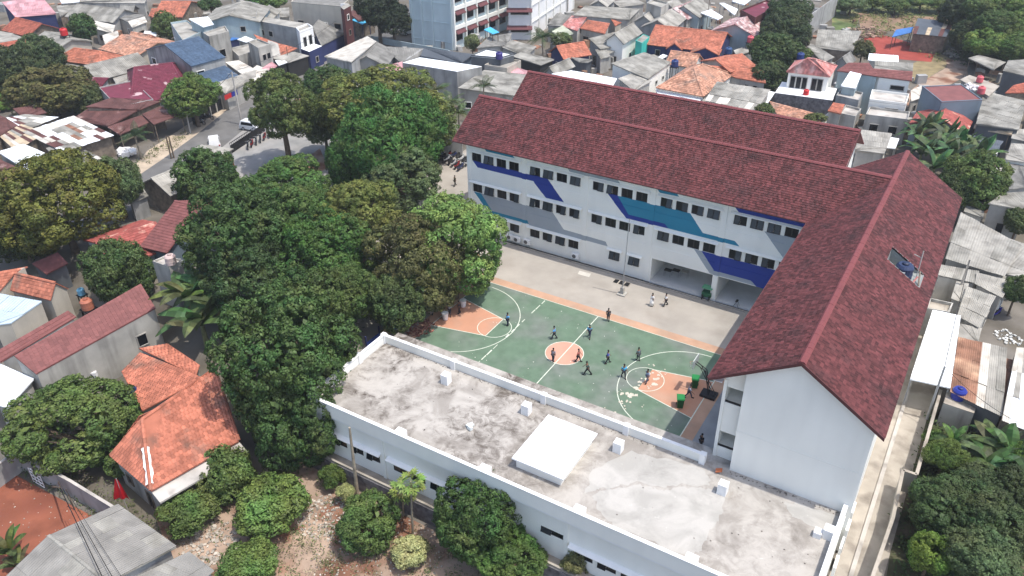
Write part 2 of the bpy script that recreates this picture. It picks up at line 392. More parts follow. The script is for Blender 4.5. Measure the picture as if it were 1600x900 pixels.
courtpart('key_line', LINE, [seg((8.3, yc + 1.68), (13.85, yc + 2.8)), seg((8.3, yc - 1.75), (13.85, yc - 2.95))], .0362)
dl = []
for i in range(13):
    if i in (3, 8): continue
    a = 7.1 - i * 1.02; dl.append(seg((-6.1 - .02 * i, a), (-6.1 - .02 * i, a - random.uniform(.5, .95)), random.uniform(.06, .13)))
courtpart('dashed_line', LINE, dl, .0366)
def blob(cx, cy, r, n=11):
    return [(cx + r * random.uniform(.45, 1.2) * math.cos(2 * math.pi * k / n), cy + r * random.uniform(.45, 1.2) * math.sin(2 * math.pi * k / n)) for k in range(n)]
bl = []
for px, py, r in [(1000, 600, .5), (1004, 594, .45), (994, 608, .45), (1016, 583, .3), (1028, 592, .55), (1033, 586, .4), (1022, 603, .45), (982, 617, .5), (988, 619, .4), (974, 615, .3), (984, 626, .35), (972, 628, .3), (963, 648, .25), (976, 636, .2), (946, 640, .2), (1018, 572, .25), (1002, 634, .2), (967, 613, .2), (1036, 580, .25), (1012, 606, .3)]:
    p = G(px, py)
    for k in range(3): bl.append(blob(p[0] + random.uniform(-.3, .3), p[1] + random.uniform(-.3, .3), r * random.uniform(.2, .58)))
w = courtpart('worn_paint_patches', mat('worn_white_base', (.56, .52, .43), .9, .1, 2), bl[:1], .039)
mb = MB()
for i, b in enumerate(bl): mb.poly([(x, y, .039 + i * .0004) for x, y in b])
bpy.data.objects.remove(w)
w = mb.build('worn_paint_patches', MATS['worn_white_base'], court); w['kind'] = 'stuff'
mb = MB()
for i in range(55):
    x = random.uniform(-10, 13); y = random.uniform(-6.5, 7); r = random.uniform(.02, .06); a = random.uniform(0, 6.3)
    c, s = math.cos(a) * r, math.sin(a) * r; z = .05
    mb.add([(x - c, y - s, z), (x + s, y - c, z + .02), (x + c, y + s, z), (x - s, y + c, z + .015)], [(0, 1, 2, 3)])
mb.build('scattered_litter', LITTER, stuff=True)
# small yard details
mp_ = MB(); P4 = [(-5.75, 14.4), (-4.35, 14.5), (-4.2, 13.7), (-5.6, 13.66)]
sheet('pale_yard_patch', P4, mat('pale_patch', (.56, .53, .47), .95, .1, 1), .022)
gr = thing('drain_grate', 'row of three dark drain grates set in the paving near the flagpole', 'drain grate', (-.6, 14.4, 0))
mb = MB(); mb.box(-1.6, 13.95, .012, .38, 14.9, .03); mb.build('frame', CONC_LT, gr)
for i in range(3):
    mb = MB(); x = -1.5 + i * .64; mb.box(x, 14.05, .031, x + .5, 14.8, .042)
    for k in range(5): mb.box(x + .04 + k * .09, 14.06, .042, x + .08 + k * .09, 14.79, .055)
    mb.build('grate', BLACKM, gr)
mb = MB(); mb.box(-21.5, 15.62, .012, 17, 15.78, .10); o = mb.build('drain_kerb', CONC_LT); o['kind'] = 'structure'
mb = MB(); mb.box(-21.5, 15.781, .012, 17, 16.12, .03); o = mb.build('drain_channel', SHADEIN); o['kind'] = 'structure'
# alley on the right side
mb = MB(); mb.box(29.15, -40, .0, 29.45, 34, .16)
o = mb.build('alley_kerb', CONC); o['kind'] = 'structure'
sheet('alley_path', [(28.0, -40), (31.2, -40), (31.4, 36), (28.0, 36)], CONC_LT, .02)
# yard patches in the foreground
pxsheet('red_soil_lot', [(-60, 770), (20, 740), (160, 815), (230, 860), (180, 940), (-120, 960)], RSOIL, .02)
pxsheet('dusty_yard', [(240, 800), (470, 720), (620, 800), (720, 850), (800, 940), (300, 960)], DSOIL, .018)
pxsheet('bare_field', [(1340, 20), (1490, 28), (1487, 50), (1345, 48)], BSOIL, .015)
pxsheet('red_earth_lot', [(1350, 60), (1360, 50), (1400, 60), (1462, 80), (1455, 97), (1350, 88)], mat('deep_red_earth', (.30, .06, .045), .97, .2, .4, bump=.4), .02)
pxsheet('dirt_track', [(1400, 160), (1440, 128), (1480, 105), (1478, 92), (1510, 96), (1512, 118), (1470, 140), (1440, 175)], DSOIL, .018)
pxsheet('grass_slope', [(1300, -20), (1480, -20), (1490, 30), (1345, 22), (1330, 60), (1300, 60)], GRASSM, .01)
pxsheet('dry_grass_patch', [(1425, 100), (1462, 80), (1485, 92), (1478, 105), (1440, 128), (1425, 125)], mat('dry_grass', (.25, .20, .11), .97, .3, .6, bump=.6), .012)
# ================================================================ SCHOOL
school = thing('school_building', 'large white three storey school with blue and teal mural and red shingle L-shaped roof', 'school building', (0, 16.2, 0))
YF = 16.2
WX = [[-20.95 + 7.75 * b + 1.67 * i for i in range(4)] for b in range(5)]
ww, wh = 1.28, 1.16
wins = []
for b in range(5):
    for x in WX[b]:
        if x + ww < 17.6:
            wins.append((x, 9.32)); wins.append((x, 5.40))
for b in (0, 1):
    for x in WX[b]: wins.append((x, 1.48))
wins += [(-3.09, 1.45), (-.73, 1.45)]
holes = [(x, z, x + ww, z + wh, .16) for x, z in wins] + [(1.95, .15, 8.75, 2.98, 5.6), (9.35, .15, 17.5, 2.98, 5.6)]
pil = [(-21.6, -21.15), (-14.2, -13.7), (-6.5, -5.95), (1.2, 1.75), (8.76, 9.34)]
bands = [(7.45, 8.5), (3.46, 4.5)]
def facade(mb, xs_ext, z_ext, holes, pil, bands, f, mi=0, hi=None):
    xs = sorted(set([round(v, 4) for h in holes for v in (h[0], h[2])] + [v for p in pil for v in p] + list(xs_ext)))
    zs = sorted(set([round(v, 4) for h in holes for v in (h[1], h[3])] + [v for b in bands for v in b] + list(z_ext)))
    def dep(i, j):
        cx = (xs[i] + xs[i + 1]) / 2; cz = (zs[j] + zs[j + 1]) / 2
        for h in holes:
            if h[0] < cx < h[2] and h[1] < cz < h[3]: return h[4]
        for p in pil:
            if p[0] < cx < p[1]: return -.09
        for b in bands:
            if b[0] < cz < b[1]: return -.035
        return 0.0
    D = [[dep(i, j) for j in range(len(zs) - 1)] for i in range(len(xs) - 1)]
    for i in range(len(xs) - 1):
        for j in range(len(zs) - 1):
            x0, x1, z0, z1, d = xs[i], xs[i + 1], zs[j], zs[j + 1], D[i][j]
            k = mi if (hi is None or d < 1) else hi
            mb.quad(f(x0, z0, d), f(x1, z0, d), f(x1, z1, d), f(x0, z1, d), k)
            if i + 1 < len(xs) - 1 and D[i + 1][j] != d:
                e = D[i + 1][j]; mb.quad(f(x1, z0, d), f(x1, z0, e), f(x1, z1, e), f(x1, z1, d), mi)
            if j + 1 < len(zs) - 1 and D[i][j + 1] != d:
                e = D[i][j + 1]; mb.quad(f(x0, z1, d), f(x1, z1, d), f(x1, z1, e), f(x0, z1, e), mi)
mb = MB()
facade(mb, (-21.6, 17.9), (0, 11.75), holes, pil, bands, lambda x, z, d: (x, YF + d, z))
me = mb.mesh('facade', (0, 16.2, 0))
for q in (W_WHITE, MURAL_BLUE, MURAL_TEAL, MURAL_GREY): me.materials.append(q)
paint = [
 (1, [(-20.83, 9.32), (-20.2, 8.63), (-12.78, 8.62), (-11.16, 6.96), (-8.86, 6.98), (-10.95, 9.32)]),
 (2, [(-19.75, 11.8), (-18.94, 10.88), (-15.2, 10.86), (-16.0, 11.8)]),
 (2, [(-20.83, 5.4), (-18.7, 3.05), (-13.3, 3.05), (-13.54, 3.49), (-18.3, 3.49), (-19.85, 5.4)]),
 (3, [(-19.85, 5.4), (-18.3, 3.49), (-13.54, 3.49), (-13.3, 2.95), (-3.31, 2.95), (-3.58, 3.5), (-8.78, 3.6), (-10.28, 5.4)]),
 (3, [(-9.1, 11.8), (-8.26, 10.8), (-2.33, 10.78), (-3.2, 11.8)]),
 (2, [(1.2, 11.8), (2.13, 10.8), (4.2, 10.85), (3.4, 11.8)]),
 (1, [(9.3, 11.8), (10.4, 10.7), (17.9, 10.7), (17.9, 11.8)]),
 (1, [(-3.68, 9.32), (-1.35, 6.95), (3.43, 7.0), (2.97, 7.47), (-1.11, 7.47), (-2.5, 9.32)]),
 (2, [(-2.5, 9.32), (-1.11, 7.47), (2.97, 7.47), (3.43, 7.0), (11.0, 7.0), (10.44, 7.5), (7.13, 7.5), (5.55, 9.32)]),
 (3, [(13.15, 9.32), (15.39, 6.95), (17.9, 6.95), (17.9, 9.32)]),
 (3, [(6.4, 5.4), (8.4, 3.05), (13.29, 3.05), (12.68, 3.53), (8.8, 3.54), (7.21, 5.4)]),
 (1, [(7.21, 5.4), (8.8, 3.54), (12.68, 3.53), (13.4, 2.9), (17.9, 2.9), (17.9, 5.4)])]
def inpoly(x, y, P):
    c = False; n = len(P)
    for i in range(n):
        a, b = P[i], P[(i + 1) % n]
        if (a[1] > y) != (b[1] > y) and x < (b[0] - a[0]) * (y - a[1]) / (b[1] - a[1]) + a[0]: c = not c
    return c
bm = bmesh.new(); bm.from_mesh(me)
for k, P in paint:
    x0, x1 = min(p[0] for p in P), max(p[0] for p in P); z0, z1 = min(p[1] for p in P), max(p[1] for p in P)
    for i in range(len(P)):
        a, b = P[i], P[(i + 1) % len(P)]
        fs = [f for f in bm.faces if (lambda c: x0 - 2 < c.x < x1 + 2 and z0 - 1.2 < c.z < z1 + 1.2)(f.calc_center_median())]
        ge = list({e for f in fs for e in f.edges}); gv = list({v for f in fs for v in f.verts})
        no = Vector((-(b[1] - a[1]), 0, b[0] - a[0])).normalized()
        bmesh.ops.bisect_plane(bm, geom=gv + ge + fs, plane_co=(a[0], 0, a[1]), plane_no=no, dist=1e-4)
for f in bm.faces:
    c = f.calc_center_median()
    if c.y < .4:
        for k, P in paint:
            if inpoly(c.x, c.z, P): f.material_index = k
bmesh.ops.recalc_face_normals(bm, faces=bm.faces)
bm.to_mesh(me); bm.free()
fo = link('facade', me, school)
# remaining walls
mb = MB()
mb.box(-21.595, 16.5, 0, -21.3, 36.6, 11.6)              # left end
mb.prism([(-21.59, 16.5), (-21.3, 16.5), (-21.3, 21.2), (-21.59, 21.2)], 11.59, [11.7, 11.7, 14.9, 14.9])
mb.prism([(-21.59, 21.2), (-21.3, 21.2), (-21.3, 26.4), (-21.59, 26.4)], 11.59, [14.9, 14.9, 11.7, 11.7])
mb.prism([(-21.59, 26.4), (-21.3, 26.4), (-21.3, 31.7), (-21.59, 31.7)], 11.59, [11.7, 11.7, 14.9, 14.9])
mb.prism([(-21.59, 31.7), (-21.3, 31.7), (-21.3, 36.6), (-21.59, 36.6)], 11.59, [14.9, 14.9, 11.8, 11.8])
mb.box(-21.59, 36.3, 0, 17.0, 36.61, 11.55)
mb.box(16.7, 27.0, 0, 17.0, 36.3, 11.55)
mb.prism([(16.7, 26.6), (17.0, 26.6), (17.0, 31.7), (16.7, 31.7)], 11.5, [11.75, 11.75, 14.9, 14.9])
mb.prism([(16.7, 31.7), (17.0, 31.7), (17.0, 36.3), (16.7, 36.3)], 11.5, [14.9, 14.9, 11.9, 11.9])
mb.box(-21.3, 21.9, .14, 17.4, 22.2, 3.2)
# right wing
mb.box(17.9, -9.6, 0, 18.15, 16.1, 11.55)                # courtyard side
mb.box(27.85, -10.9, 0, 28.1, 27.6, 11.5)                # alley side
mb.box(17.9, 27.3, 0, 27.85, 27.6, 11.6)
mb.prism([(17.9, 27.3), (22.9, 27.3), (22.9, 27.6), (17.9, 27.6)], 11.59, [11.9, 14.9, 14.9, 11.9])
mb.prism([(22.9, 27.3), (27.85, 27.3), (27.85, 27.6), (22.9, 27.6)], 11.59, [14.9, 11.9, 11.9, 14.9])
mb.box(18.0, -9.9, -.2, 27.8, 16, .1)
mb.build('wall', W_WHITE, school)
# gable wall
mb = MB(); YG = -10.85
gz = lambda x: 15.25 - (.612 if x < 22.9 else .645) * abs(x - 22.9) - .2
mb.prism([(19.5, YG), (22.9, YG), (22.9, YG + .3), (19.5, YG + .3)], 0, [gz(19.5), gz(22.9), gz(22.9), gz(19.5)])
mb.prism([(22.9, YG), (28.12, YG), (28.12, YG + .3), (22.9, YG + .3)], 0, [gz(22.9), gz(28.12), gz(28.12), gz(22.9)])
facade(mb, (17.88, 19.5), (0, 11.0), [(18.12, 8.95, 19.42, 10.38, 2.6), (18.12, 4.72, 19.42, 6.2, 2.6)], [(17.88, 18.12)], [], lambda x, z, d: (x, -9.9 + d, z))
mb.prism([(17.88, -9.899), (19.5, -9.899), (19.5, -9.6), (17.88, -9.6)], 11.0, [gz(17.88), gz(19.5), gz(19.5), gz(17.88)])
mb.build('gable_wall', W_WHITE, school)
for z in (8.95, 4.72):
    mb = MB(); mb.box(18.13, -9.86, z, 19.41, -9.78, z + .14)
    mb.build('stair_railing', BLACKM, school)
mb = MB(); mb.box(19.51, YG - .03, 7.55, 28.1, YG - .002, 7.60); mb.build('wall_joint', W_WHITE, school)
# floors of the open hall, columns and interior
mb = MB(); mb.box(1.9, 16.0, .012, 17.5, 21.85, .156); mb.build('hall_floor', mat('polished_floor', (.55, .56, .56), .35, .1, .6), school)
mb = MB(); mb.box(8.78, 16.05, .15, 9.3, 16.6, 3.0); mb.box(8.7, 15.98, .0, 9.38, 16.7, .3); mb.build('column', W_WHITE, school)
# windows
def casement_mesh():
    mb = MB(); w, h = .60, 1.06
    mb.quad((.05, -.005, -h + .06), (w - .05, -.005, -h + .06), (w - .05, -.005, -.06), (.05, -.005, -.06), 1)
    mb.quad((.05, .005, -h + .06), (.05, .005, -.06), (w - .05, .005, -.06), (w - .05, .005, -h + .06), 1)
    for b in ((0, -.02, -h, .05, .02, 0), (w - .05, -.02, -h, w, .02, 0), (.05, -.02, -.055, w - .05, .02, 0), (.05, -.02, -h, w - .05, .02, -h + .06)): mb.box(*b, 0)
    me = mb.mesh('casement'); me.materials.append(BLACKM); me.materials.append(GLASS); return me
CASE = casement_mesh(); CASE2 = CASE.copy(); CASE2.materials[1] = GLASS2
mb = MB(); e = .05
for b in ((0, -.03, 0, e, .03, wh), (ww - e, -.03, 0, ww, .03, wh), (e, -.03, wh - e, ww - e, .03, wh), (e, -.03, 0, ww - e, .03, e), (ww / 2 - .025, -.028, e, ww / 2 + .025, .028, wh - e)): mb.box(*b)
WFR = mb.mesh('window'); WFR.materials.append(BLACKM)
for x, z in wins:
    o = link('window', WFR, school, (x, YF + .12 - 16.2, z))
    for k in range(2):
        op = random.random() < .38
        c = link('casement', CASE2 if op else CASE, o, (.03 + k * .62, -.01, wh - .05), (-random.uniform(.18, .4) if op else 0, 0, 0))
def awning(x0, x1, z, y, d, par, m=W_PURE):
    if par is school: d = .30
    mb = MB(); mb.prism([(x0, y), (x1, y), (x1, y - d), (x0, y - d)], [z, z, z - .10, z - .10], [z + .09, z + .09, z - .03, z - .03]); mb.build('awning', m, par)
for b in range(5):
    for z in (10.62, 6.75): awning(WX[b][0] - .35, min(WX[b][3] + ww + .35, 17.5), z, YF - .03, .62, school, W_WHITE)
for b in (0, 1): awning(WX[b][0] - .35, WX[b][3] + ww + .35, 2.82, YF - .03, .62, school, W_WHITE)
awning(-3.35, -1.5, 2.80, YF - .03, .6, school, W_WHITE); awning(-1.0, .85, 2.80, YF - .03, .6, school, W_WHITE)
# roof
RZ, EZ = 15.25, 11.68
hole = [(24.95, 7.8), (24.95, 10.1), (27.78, 10.1), (27.78, 7.8)]
rs = lambda x: RZ - .645 * (x - 22.9)
planes = [
 [(-22.9, 21.2, RZ), (22.9, 21.2, RZ), (17.05, 15.3, EZ), (-22.9, 15.3, EZ)],
 [(22.9, -11.25, RZ), (22.9, 21.2, RZ), (17.05, 15.3, EZ), (17.05, -11.25, EZ)],
 [(-22.9, 21.2, RZ), (22.9, 21.2, RZ), (17.6, 26.45, 12.05), (-22.9, 26.45, 12.05)],
 [(22.9, 21.2, RZ), (22.9, 28.4, RZ), (17.05, 28.4, EZ), (17.6, 26.45, 12.05)],
 [(-22.4, 31.7, RZ), (17.7, 31.7, RZ), (17.7, 26.45, 12.05), (-22.4, 26.45, 12.05)],
 [(-22.4, 31.7, RZ), (17.7, 31.7, RZ), (17.7, 37.5, EZ), (-22.4, 37.5, EZ)],
]
rmb = MB(); tmb = MB()
for P in planes:
    rmb.slab(P, .10); cover(tmb, P, 'shingle', tw=.22, th=.27)
x0, x1, y0, y1 = 24.95, 27.78, 7.8, 10.1
R = [(22.9, -11.25, RZ), (22.9, 28.4, RZ), (28.78, 28.4, rs(28.78)), (28.78, -11.25, rs(28.78))]
for a, b, c, d in ((22.9, 28.78, -11.25, y0), (22.9, 28.78, y1, 28.4), (22.9, x0, y0, y1), (x1, 28.78, y0, y1)):
    rmb.slab([(a, c, rs(a)), (a, d, rs(a)), (b, d, rs(b)), (b, c, rs(b))], .14)
cover(tmb, R, 'shingle', skip=lambda p: x0 < p[0] < x1 and y0 < p[1] < y1, tw=.22, th=.27)
roof = rmb.build('roof', T_SCHOOLCAP, school)
tmb.build('roof_shingles', T_SCHOOL, roof, stuff=True, recalc=False)
mb = MB()
for a, b in (((-22.95, 21.2, RZ), (22.7, 21.2, RZ)), ((22.9, -11.3, RZ), (22.9, 28.45, RZ)), ((-22.45, 31.7, RZ), (17.75, 31.7, RZ))):
    mb = MB(); cap(mb, a, b, .26, .09); mb.build('ridge_cap', T_SCHOOLCAP, roof)
mb = MB()   # barge boards and eaves fascia
DKRED = mat('fascia_red', (.105, .035, .035), .7, .1)
def board(a, b, h=.26, t=.04, off=(0, 0)):
    a = np.array(a, float); b = np.array(b, float)
    mb.obox((a + b) / 2 + np.array([off[0], off[1], -h / 2]), (b - a) / 2, np.array([off[0], off[1], 0]) / max(1e-6, np.hypot(*off)) * t if any(off) else (0, t, 0), (0, 0, h / 2))
board((17.05, -11.27, EZ + .03), (22.9, -11.27, RZ + .03), off=(0, -.03)); board((22.9, -11.27, RZ + .03), (28.78, -11.27, rs(28.78) + .03), off=(0, -.03))
board((-22.92, 15.3, EZ + .03), (-22.92, 21.2, RZ + .03), off=(-.03, 0)); board((-22.42, 27, 12.2), (-22.42, 31.7, RZ + .03), off=(-.03, 0)); board((17.72, 27, 12.2), (17.72, 31.7, RZ + .03), off=(.03, 0))
board((22.9, 28.42, RZ + .03), (28.78, 28.42, rs(28.78) + .03), off=(0, .03))
board((-22.9, 15.28, EZ + .02), (17.05, 15.28, EZ + .02), off=(0, -.03), h=.10); board((17.03, 15.2, EZ + .02), (17.03, -11.25, EZ + .02), off=(-.03, 0), h=.10)
mb.build('fascia', DKRED, roof)
mb = MB(); mb.quad((-22.8, 15.4, EZ - .08), (17.2, 15.4, EZ - .08), (17.2, 16.3, EZ - .08), (-22.8, 16.3, EZ - .08)); mb.box(17.15, -11.1, EZ - .22, 18.0, 15.4, EZ - .19)
mb.build('soffit', W_WHITE, roof)
# roof well with tank
mb = MB(); zf = 12.1
mb.box(x0 - .06, y0 - .06, zf - .1, x1 + .06, y1 + .06, zf)
for a, b, c, d in ((x0 - .06, x0, y0, y1), (x1, x1 + .06, y0, y1), (x0 - .06, x1 + .06, y0 - .06, y0), (x0 - .06, x1 + .06, y1, y1 + .06)):
    mb.prism([(a, c), (b, c), (b, d), (a, d)], zf, [rs(a) + .03, rs(b) + .03, rs(b) + .03, rs(a) + .03])
mb.build('roof_well', mat('well_grey', (.27, .29, .28), .8, .1), school)
TANKP = [(0.0, 0), (.52, 0), (.56, .05), (.55, .35), (.57, .38), (.55, .42), (.55, .8), (.57, .83), (.54, .88), (.42, 1.02), (.2, 1.08), (.19, 1.14), (.02, 1.15)]
def tank(label, p, col, s=1.0, group=None, n=16):
    t = thing('water_tank', label, 'water tank', p, group)
    mb = MB(); mb.lathe((0, 0, 0), [(r * s, z * s) for r, z in TANKP[1:10]], n); me = mb.mesh('tank_body', smooth=False); me.materials.append(PLASTIC); link('tank_body', me, t, col=col)
    mb = MB(); mb.lathe((0, 0, 0), [(.2 * s, 1.02 * s), (.22 * s, 1.05 * s), (.22 * s, 1.12 * s), (.15 * s, 1.16 * s)], n); me = mb.mesh('lid'); me.materials.append(PLASTIC); link('lid', me, t, col=tuple(c * .7 for c in col))
    return t
tk = tank('dark blue water tank standing in the opening of the red school roof', (26.35, 8.75, 12.1), (.03, .045, .10), 1.25)
mb = MB(); mb.box(-.16, -.74, .62, .16, -.685, .86); mb.build('sticker', W_PURE, tk, org=(0, 0, 0))
for p, q in (((27.4, 9.4, 12.1), (27.25, 9.9, 14.6)), ((27.15, 9.75, 13.9), (26.5, 9.85, 13.9)), ((27.55, 8.1, 12.1), (27.3, 9.1, 12.7)), ((27.7, 9.2, 12.05), (27.1, 8.2, 12.9))):
    pass
pt = thing('scrap_pipe_bundle', 'pale pipes and planks propped beside the tank in the roof opening', 'pipes', (27.3, 9.3, 12.1))
for nm, a, b, r, mm in (('pipe', (27.35, 9.35, 12.1), (27.3, 9.9, 14.3), .05, W_OFF), ('pipe', (27.3, 9.8, 13.7), (26.7, 9.95, 13.8), .04, W_OFF), ('plank', (27.7, 8.0, 12.12), (27.5, 9.0, 12.9), .07, W_WOOD), ('plank', (27.2, 8.1, 12.12), (27.45, 8.6, 12.6), .08, T_PINK)):
    mb = MB(); mb.tube(a, b, r, n=6); mb.build(nm, mm, pt)
# ================================================================ FLAT ROOFED BUILDING
flat = thing('flat_roof_building', 'low white school block with stained concrete flat roof and white parapet', 'building', (8, -16, -3.3))
FZ = 3.7
fw_holes = []
for a, b in ((-10.85, -9.5), (-9.05, -7.75), (-7.4, -6.0), (-4.62, -3.2), (-2.8, -1.45), (-.95, .42), (.72, 2.0)): fw_holes.append((a, -.15, b, .84, .15))
for k in range(8): fw_holes.append((11.8 + k * 1.82 + (k // 4) * .9, -.38, 11.8 + k * 1.82 + (k // 4) * .9 + 1.45, .45, .15))
fw_holes.append((9.0, .68, 10.85, 1.18, .15))
mb = MB()
facade(mb, (-12.6, 27.9), (-3.3, 3.3), fw_holes, [(-12.6, -12.2), (-5.75, -5.4), (10.95, 11.25)], [(2.15, 3.3)], lambda x, z, d: (x, -20.6 + d, z))
mb.box(-12.6, -20.3, -3.3, -12.35, -10.4, 3.5); mb.box(27.6, -20.3, -.5, 27.88, -9.0, 3.5)
mb.box(-12.6, -10.75, -.5, 19.0, -10.4, 3.5)
for k in range(4): mb.box(28.1, -9.4 - k * 1.75, 0, 28.25 + .05 * (k % 2), -8.2 - k * 1.75, 2.6 - .1 * k)
mb.build('wall', W_WHITE, flat)
STAIN = bpy.data.materials.new('stained_roof_concrete'); STAIN.use_nodes = True
def stain_mat(ma, base, dark, mid, lo, hi):
    t = ma.node_tree; L = t.links; bs = t.nodes['Principled BSDF']; bs.inputs['Roughness'].default_value = .95; bs.inputs['Specular IOR Level'].default_value = .2
    pos = N(t, 'ShaderNodeNewGeometry').outputs['Position']
    def nz(s, d, dist=0.0, r=.6):
        n = N(t, 'ShaderNodeTexNoise'); n.inputs['Scale'].default_value = s; n.inputs['Detail'].default_value = d; n.inputs['Distortion'].default_value = dist; n.inputs['Roughness'].default_value = r; L.new(pos, n.inputs[0]); return n.outputs[0]
    def mr(f, a, b, c=0, d=1):
        r = N(t, 'ShaderNodeMapRange'); L.new(f, r.inputs[0])
        for i, v in enumerate((a, b, c, d)): r.inputs[i + 1].default_value = v
        return r.outputs[0]
    def mx(f, a, b):
        m_ = N(t, 'ShaderNodeMixRGB'); L.new(f, m_.inputs[0])
        for i, v in ((1, a), (2, b)):
            if isinstance(v, tuple): m_.inputs[i].default_value = (*v, 1)
            else: L.new(v, m_.inputs[i])
        return m_.outputs[0]
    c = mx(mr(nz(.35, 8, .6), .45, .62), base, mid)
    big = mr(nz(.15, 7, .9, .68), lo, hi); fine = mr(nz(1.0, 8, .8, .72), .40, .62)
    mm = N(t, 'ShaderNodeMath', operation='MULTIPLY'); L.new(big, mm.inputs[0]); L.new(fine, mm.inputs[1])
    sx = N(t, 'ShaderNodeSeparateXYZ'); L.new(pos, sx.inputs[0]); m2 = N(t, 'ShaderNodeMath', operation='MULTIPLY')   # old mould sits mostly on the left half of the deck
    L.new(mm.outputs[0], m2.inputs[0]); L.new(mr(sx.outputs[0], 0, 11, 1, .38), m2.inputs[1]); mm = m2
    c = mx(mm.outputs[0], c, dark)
    c = mx(mr(nz(5, 6, 0, .8), .60, .72, 0, .55), c, (.25, .23, .21))
    c = mx(mr(nz(2.3, 6, 1.2, .8), .62, .70, 0, .6), c, (.74, .72, .67))
    L.new(c, bs.inputs['Base Color'])
    b = N(t, 'ShaderNodeBump'); b.inputs['Strength'].default_value = .35; b.inputs['Distance'].default_value = .05; L.new(nz(4, 8), b.inputs['Height']); L.new(b.outputs[0], bs.inputs['Normal'])
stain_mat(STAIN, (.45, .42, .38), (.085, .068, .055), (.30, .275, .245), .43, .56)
mb = MB(); mb.box(-12.5, -20.7, FZ - .3, 27.7, -9.3, FZ); mb.build('roof_deck', STAIN, flat)
SCREED = bpy.data.materials.new('newer_screed'); SCREED.use_nodes = True; stain_mat(SCREED, (.475, .455, .42), (.13, .12, .11), (.38, .365, .335), .50, .66)
mb = MB()
for pts in ([(926, 777), (935, 765), (960, 765), (995, 757), (1020, 762), (1040, 767), (1055, 761), (1085, 760), (1115, 765), (1132, 777), (1128, 797), (1120, 817), (1104, 840), (1095, 862), (1080, 866), (1067, 868), (1010, 842), (960, 822), (935, 795)], [(915, 770), (925, 735), (985, 705), (1050, 720), (1105, 735), (1110, 760), (1055, 757), (1038, 763), (995, 753), (955, 762), (930, 764)], [(1225, 783), (1260, 790), (1312, 808), (1300, 835), (1255, 815), (1230, 800)]):
    q = [G(x, y, FZ) for x, y in pts]; q2 = []
    for a, b in zip(q, q[1:] + q[:1]):
        for k in range(5): p = a + (b - a) * k / 5; q2.append((p[0] + random.uniform(-.16, .16), p[1] + random.uniform(-.16, .16), FZ + .006))
    mb.poly(q2)
o = mb.build('screed_patch', SCREED, flat)
for f in o.data.polygons:
    if f.normal.z < 0: f.flip()
# parapets
mb = MB(); PT = 4.5
mb.box(-12.75, -11.2, FZ - .1, 17.7, -11.02, PT); mb.box(-12.75, -21.0, 3.2, 27.95, -20.82, PT)
mb.box(-12.75, -20.82, FZ - .1, -12.57, -11.2, PT); mb.box(27.6, -20.82, FZ - .1, 27.8, -10.87, PT)
mb.build('parapet', W_WHITE, flat)
mb = MB()
mb.box(-12.8, -11.26, PT, 17.75, -10.97, PT + .05); mb.box(-12.8, -21.06, PT, 28.0, -20.77, PT + .05); mb.box(-12.8, -20.77, PT, -12.52, -11.26, PT + .05); mb.box(27.55, -20.77, PT, 27.85, -10.87, PT + .05)
mb.build('coping', W_PURE, flat)
for x, y in [(-12.66, -11.1), (-5.0, -11.12), (3.95, -11.12), (11.3, -11.12), (17.5, -11.12), (-12.66, -14.6)]:
    mb = MB(); mb.box(x - .22, y - .26, FZ - .05, x + .22, y + .2, PT + .13); mb.build('parapet_post', W_PURE, flat)
mb = MB(); mb.box(26.9, -13.9, FZ, 27.58, -13.2, PT + .02); mb.box(26.35, -14.1, FZ, 26.88, -13.5, FZ + .45); mb.build('parapet_post', W_PURE, flat)
for x, y in [(-4.45, -13.1), (3.36, -13.0), (11.56, -13.2), (19.79, -13.3)]:
    mb = MB(); mb.box(x - .33, y - .33, FZ, x + .33, y + .33, FZ + .95); mb.build('column_stub', W_PURE, flat)
for x, y in [(-3.7, -20.35), (4.1, -20.35), (11.9, -20.35), (20.1, -20.35)]:
    mb = MB(); mb.box(x - .4, y - .45, FZ, x + .4, y + .3, FZ + .62); mb.build('column_stub', W_PURE, flat)
hb = MB(); hb.box(5.75, -18.6, FZ, 9.5, -13.5, 4.55); hatch = hb.build('stairwell_cover', W_WHITE, flat)
mb = MB(); mb.box(5.5, -18.85, 4.55, 9.8, -13.25, 4.68); mb.build('cover_slab', W_PURE, hatch)
mb = MB(); mb.box(-12.7, -20.98, 3.05, 27.95, -20.6, 3.19); mb.build('ledge', W_PURE, flat)
for a, b, z in ((-11.4, -5.75, 1.06), (-5.1, 2.4, 1.06), (11.4, 19.0, .70), (19.5, 27.4, .70)): awning(a, b, z, -20.6, .42, flat, W_PURE)
for h in fw_holes:
    w_, hh_ = h[2] - h[0], h[3] - h[1]
    mb = MB()
    for b in ((h[0], h[1], h[0] + .05, h[3]), (h[2] - .05, h[1], h[2], h[3]), (h[0] + .05, h[3] - .05, h[2] - .05, h[3]), (h[0] + .05, h[1], h[2] - .05, h[1] + .05), (h[0] + w_ / 2 - .02, h[1] + .05, h[0] + w_ / 2 + .02, h[3] - .05)):
        mb.box(b[0], -20.58, b[1], b[2], -20.52, b[3])
    o = mb.build('window', BLACKM, flat)
    op = random.random() < .6
    for k in (0, 1):
        xa = h[0] + .05 + k * (w_ / 2 - .03); xb = xa + w_ / 2 - .07; mb = MB(); dy = .22 if op and k == 0 else 0
        mb.add([(xa, -20.55 - dy, h[1] + .06), (xb, -20.55 - dy, h[1] + .06), (xb, -20.55, h[3] - .06), (xa, -20.55, h[3] - .06)], [(0, 1, 2, 3)]); mb.build('pane', GLASS, o)
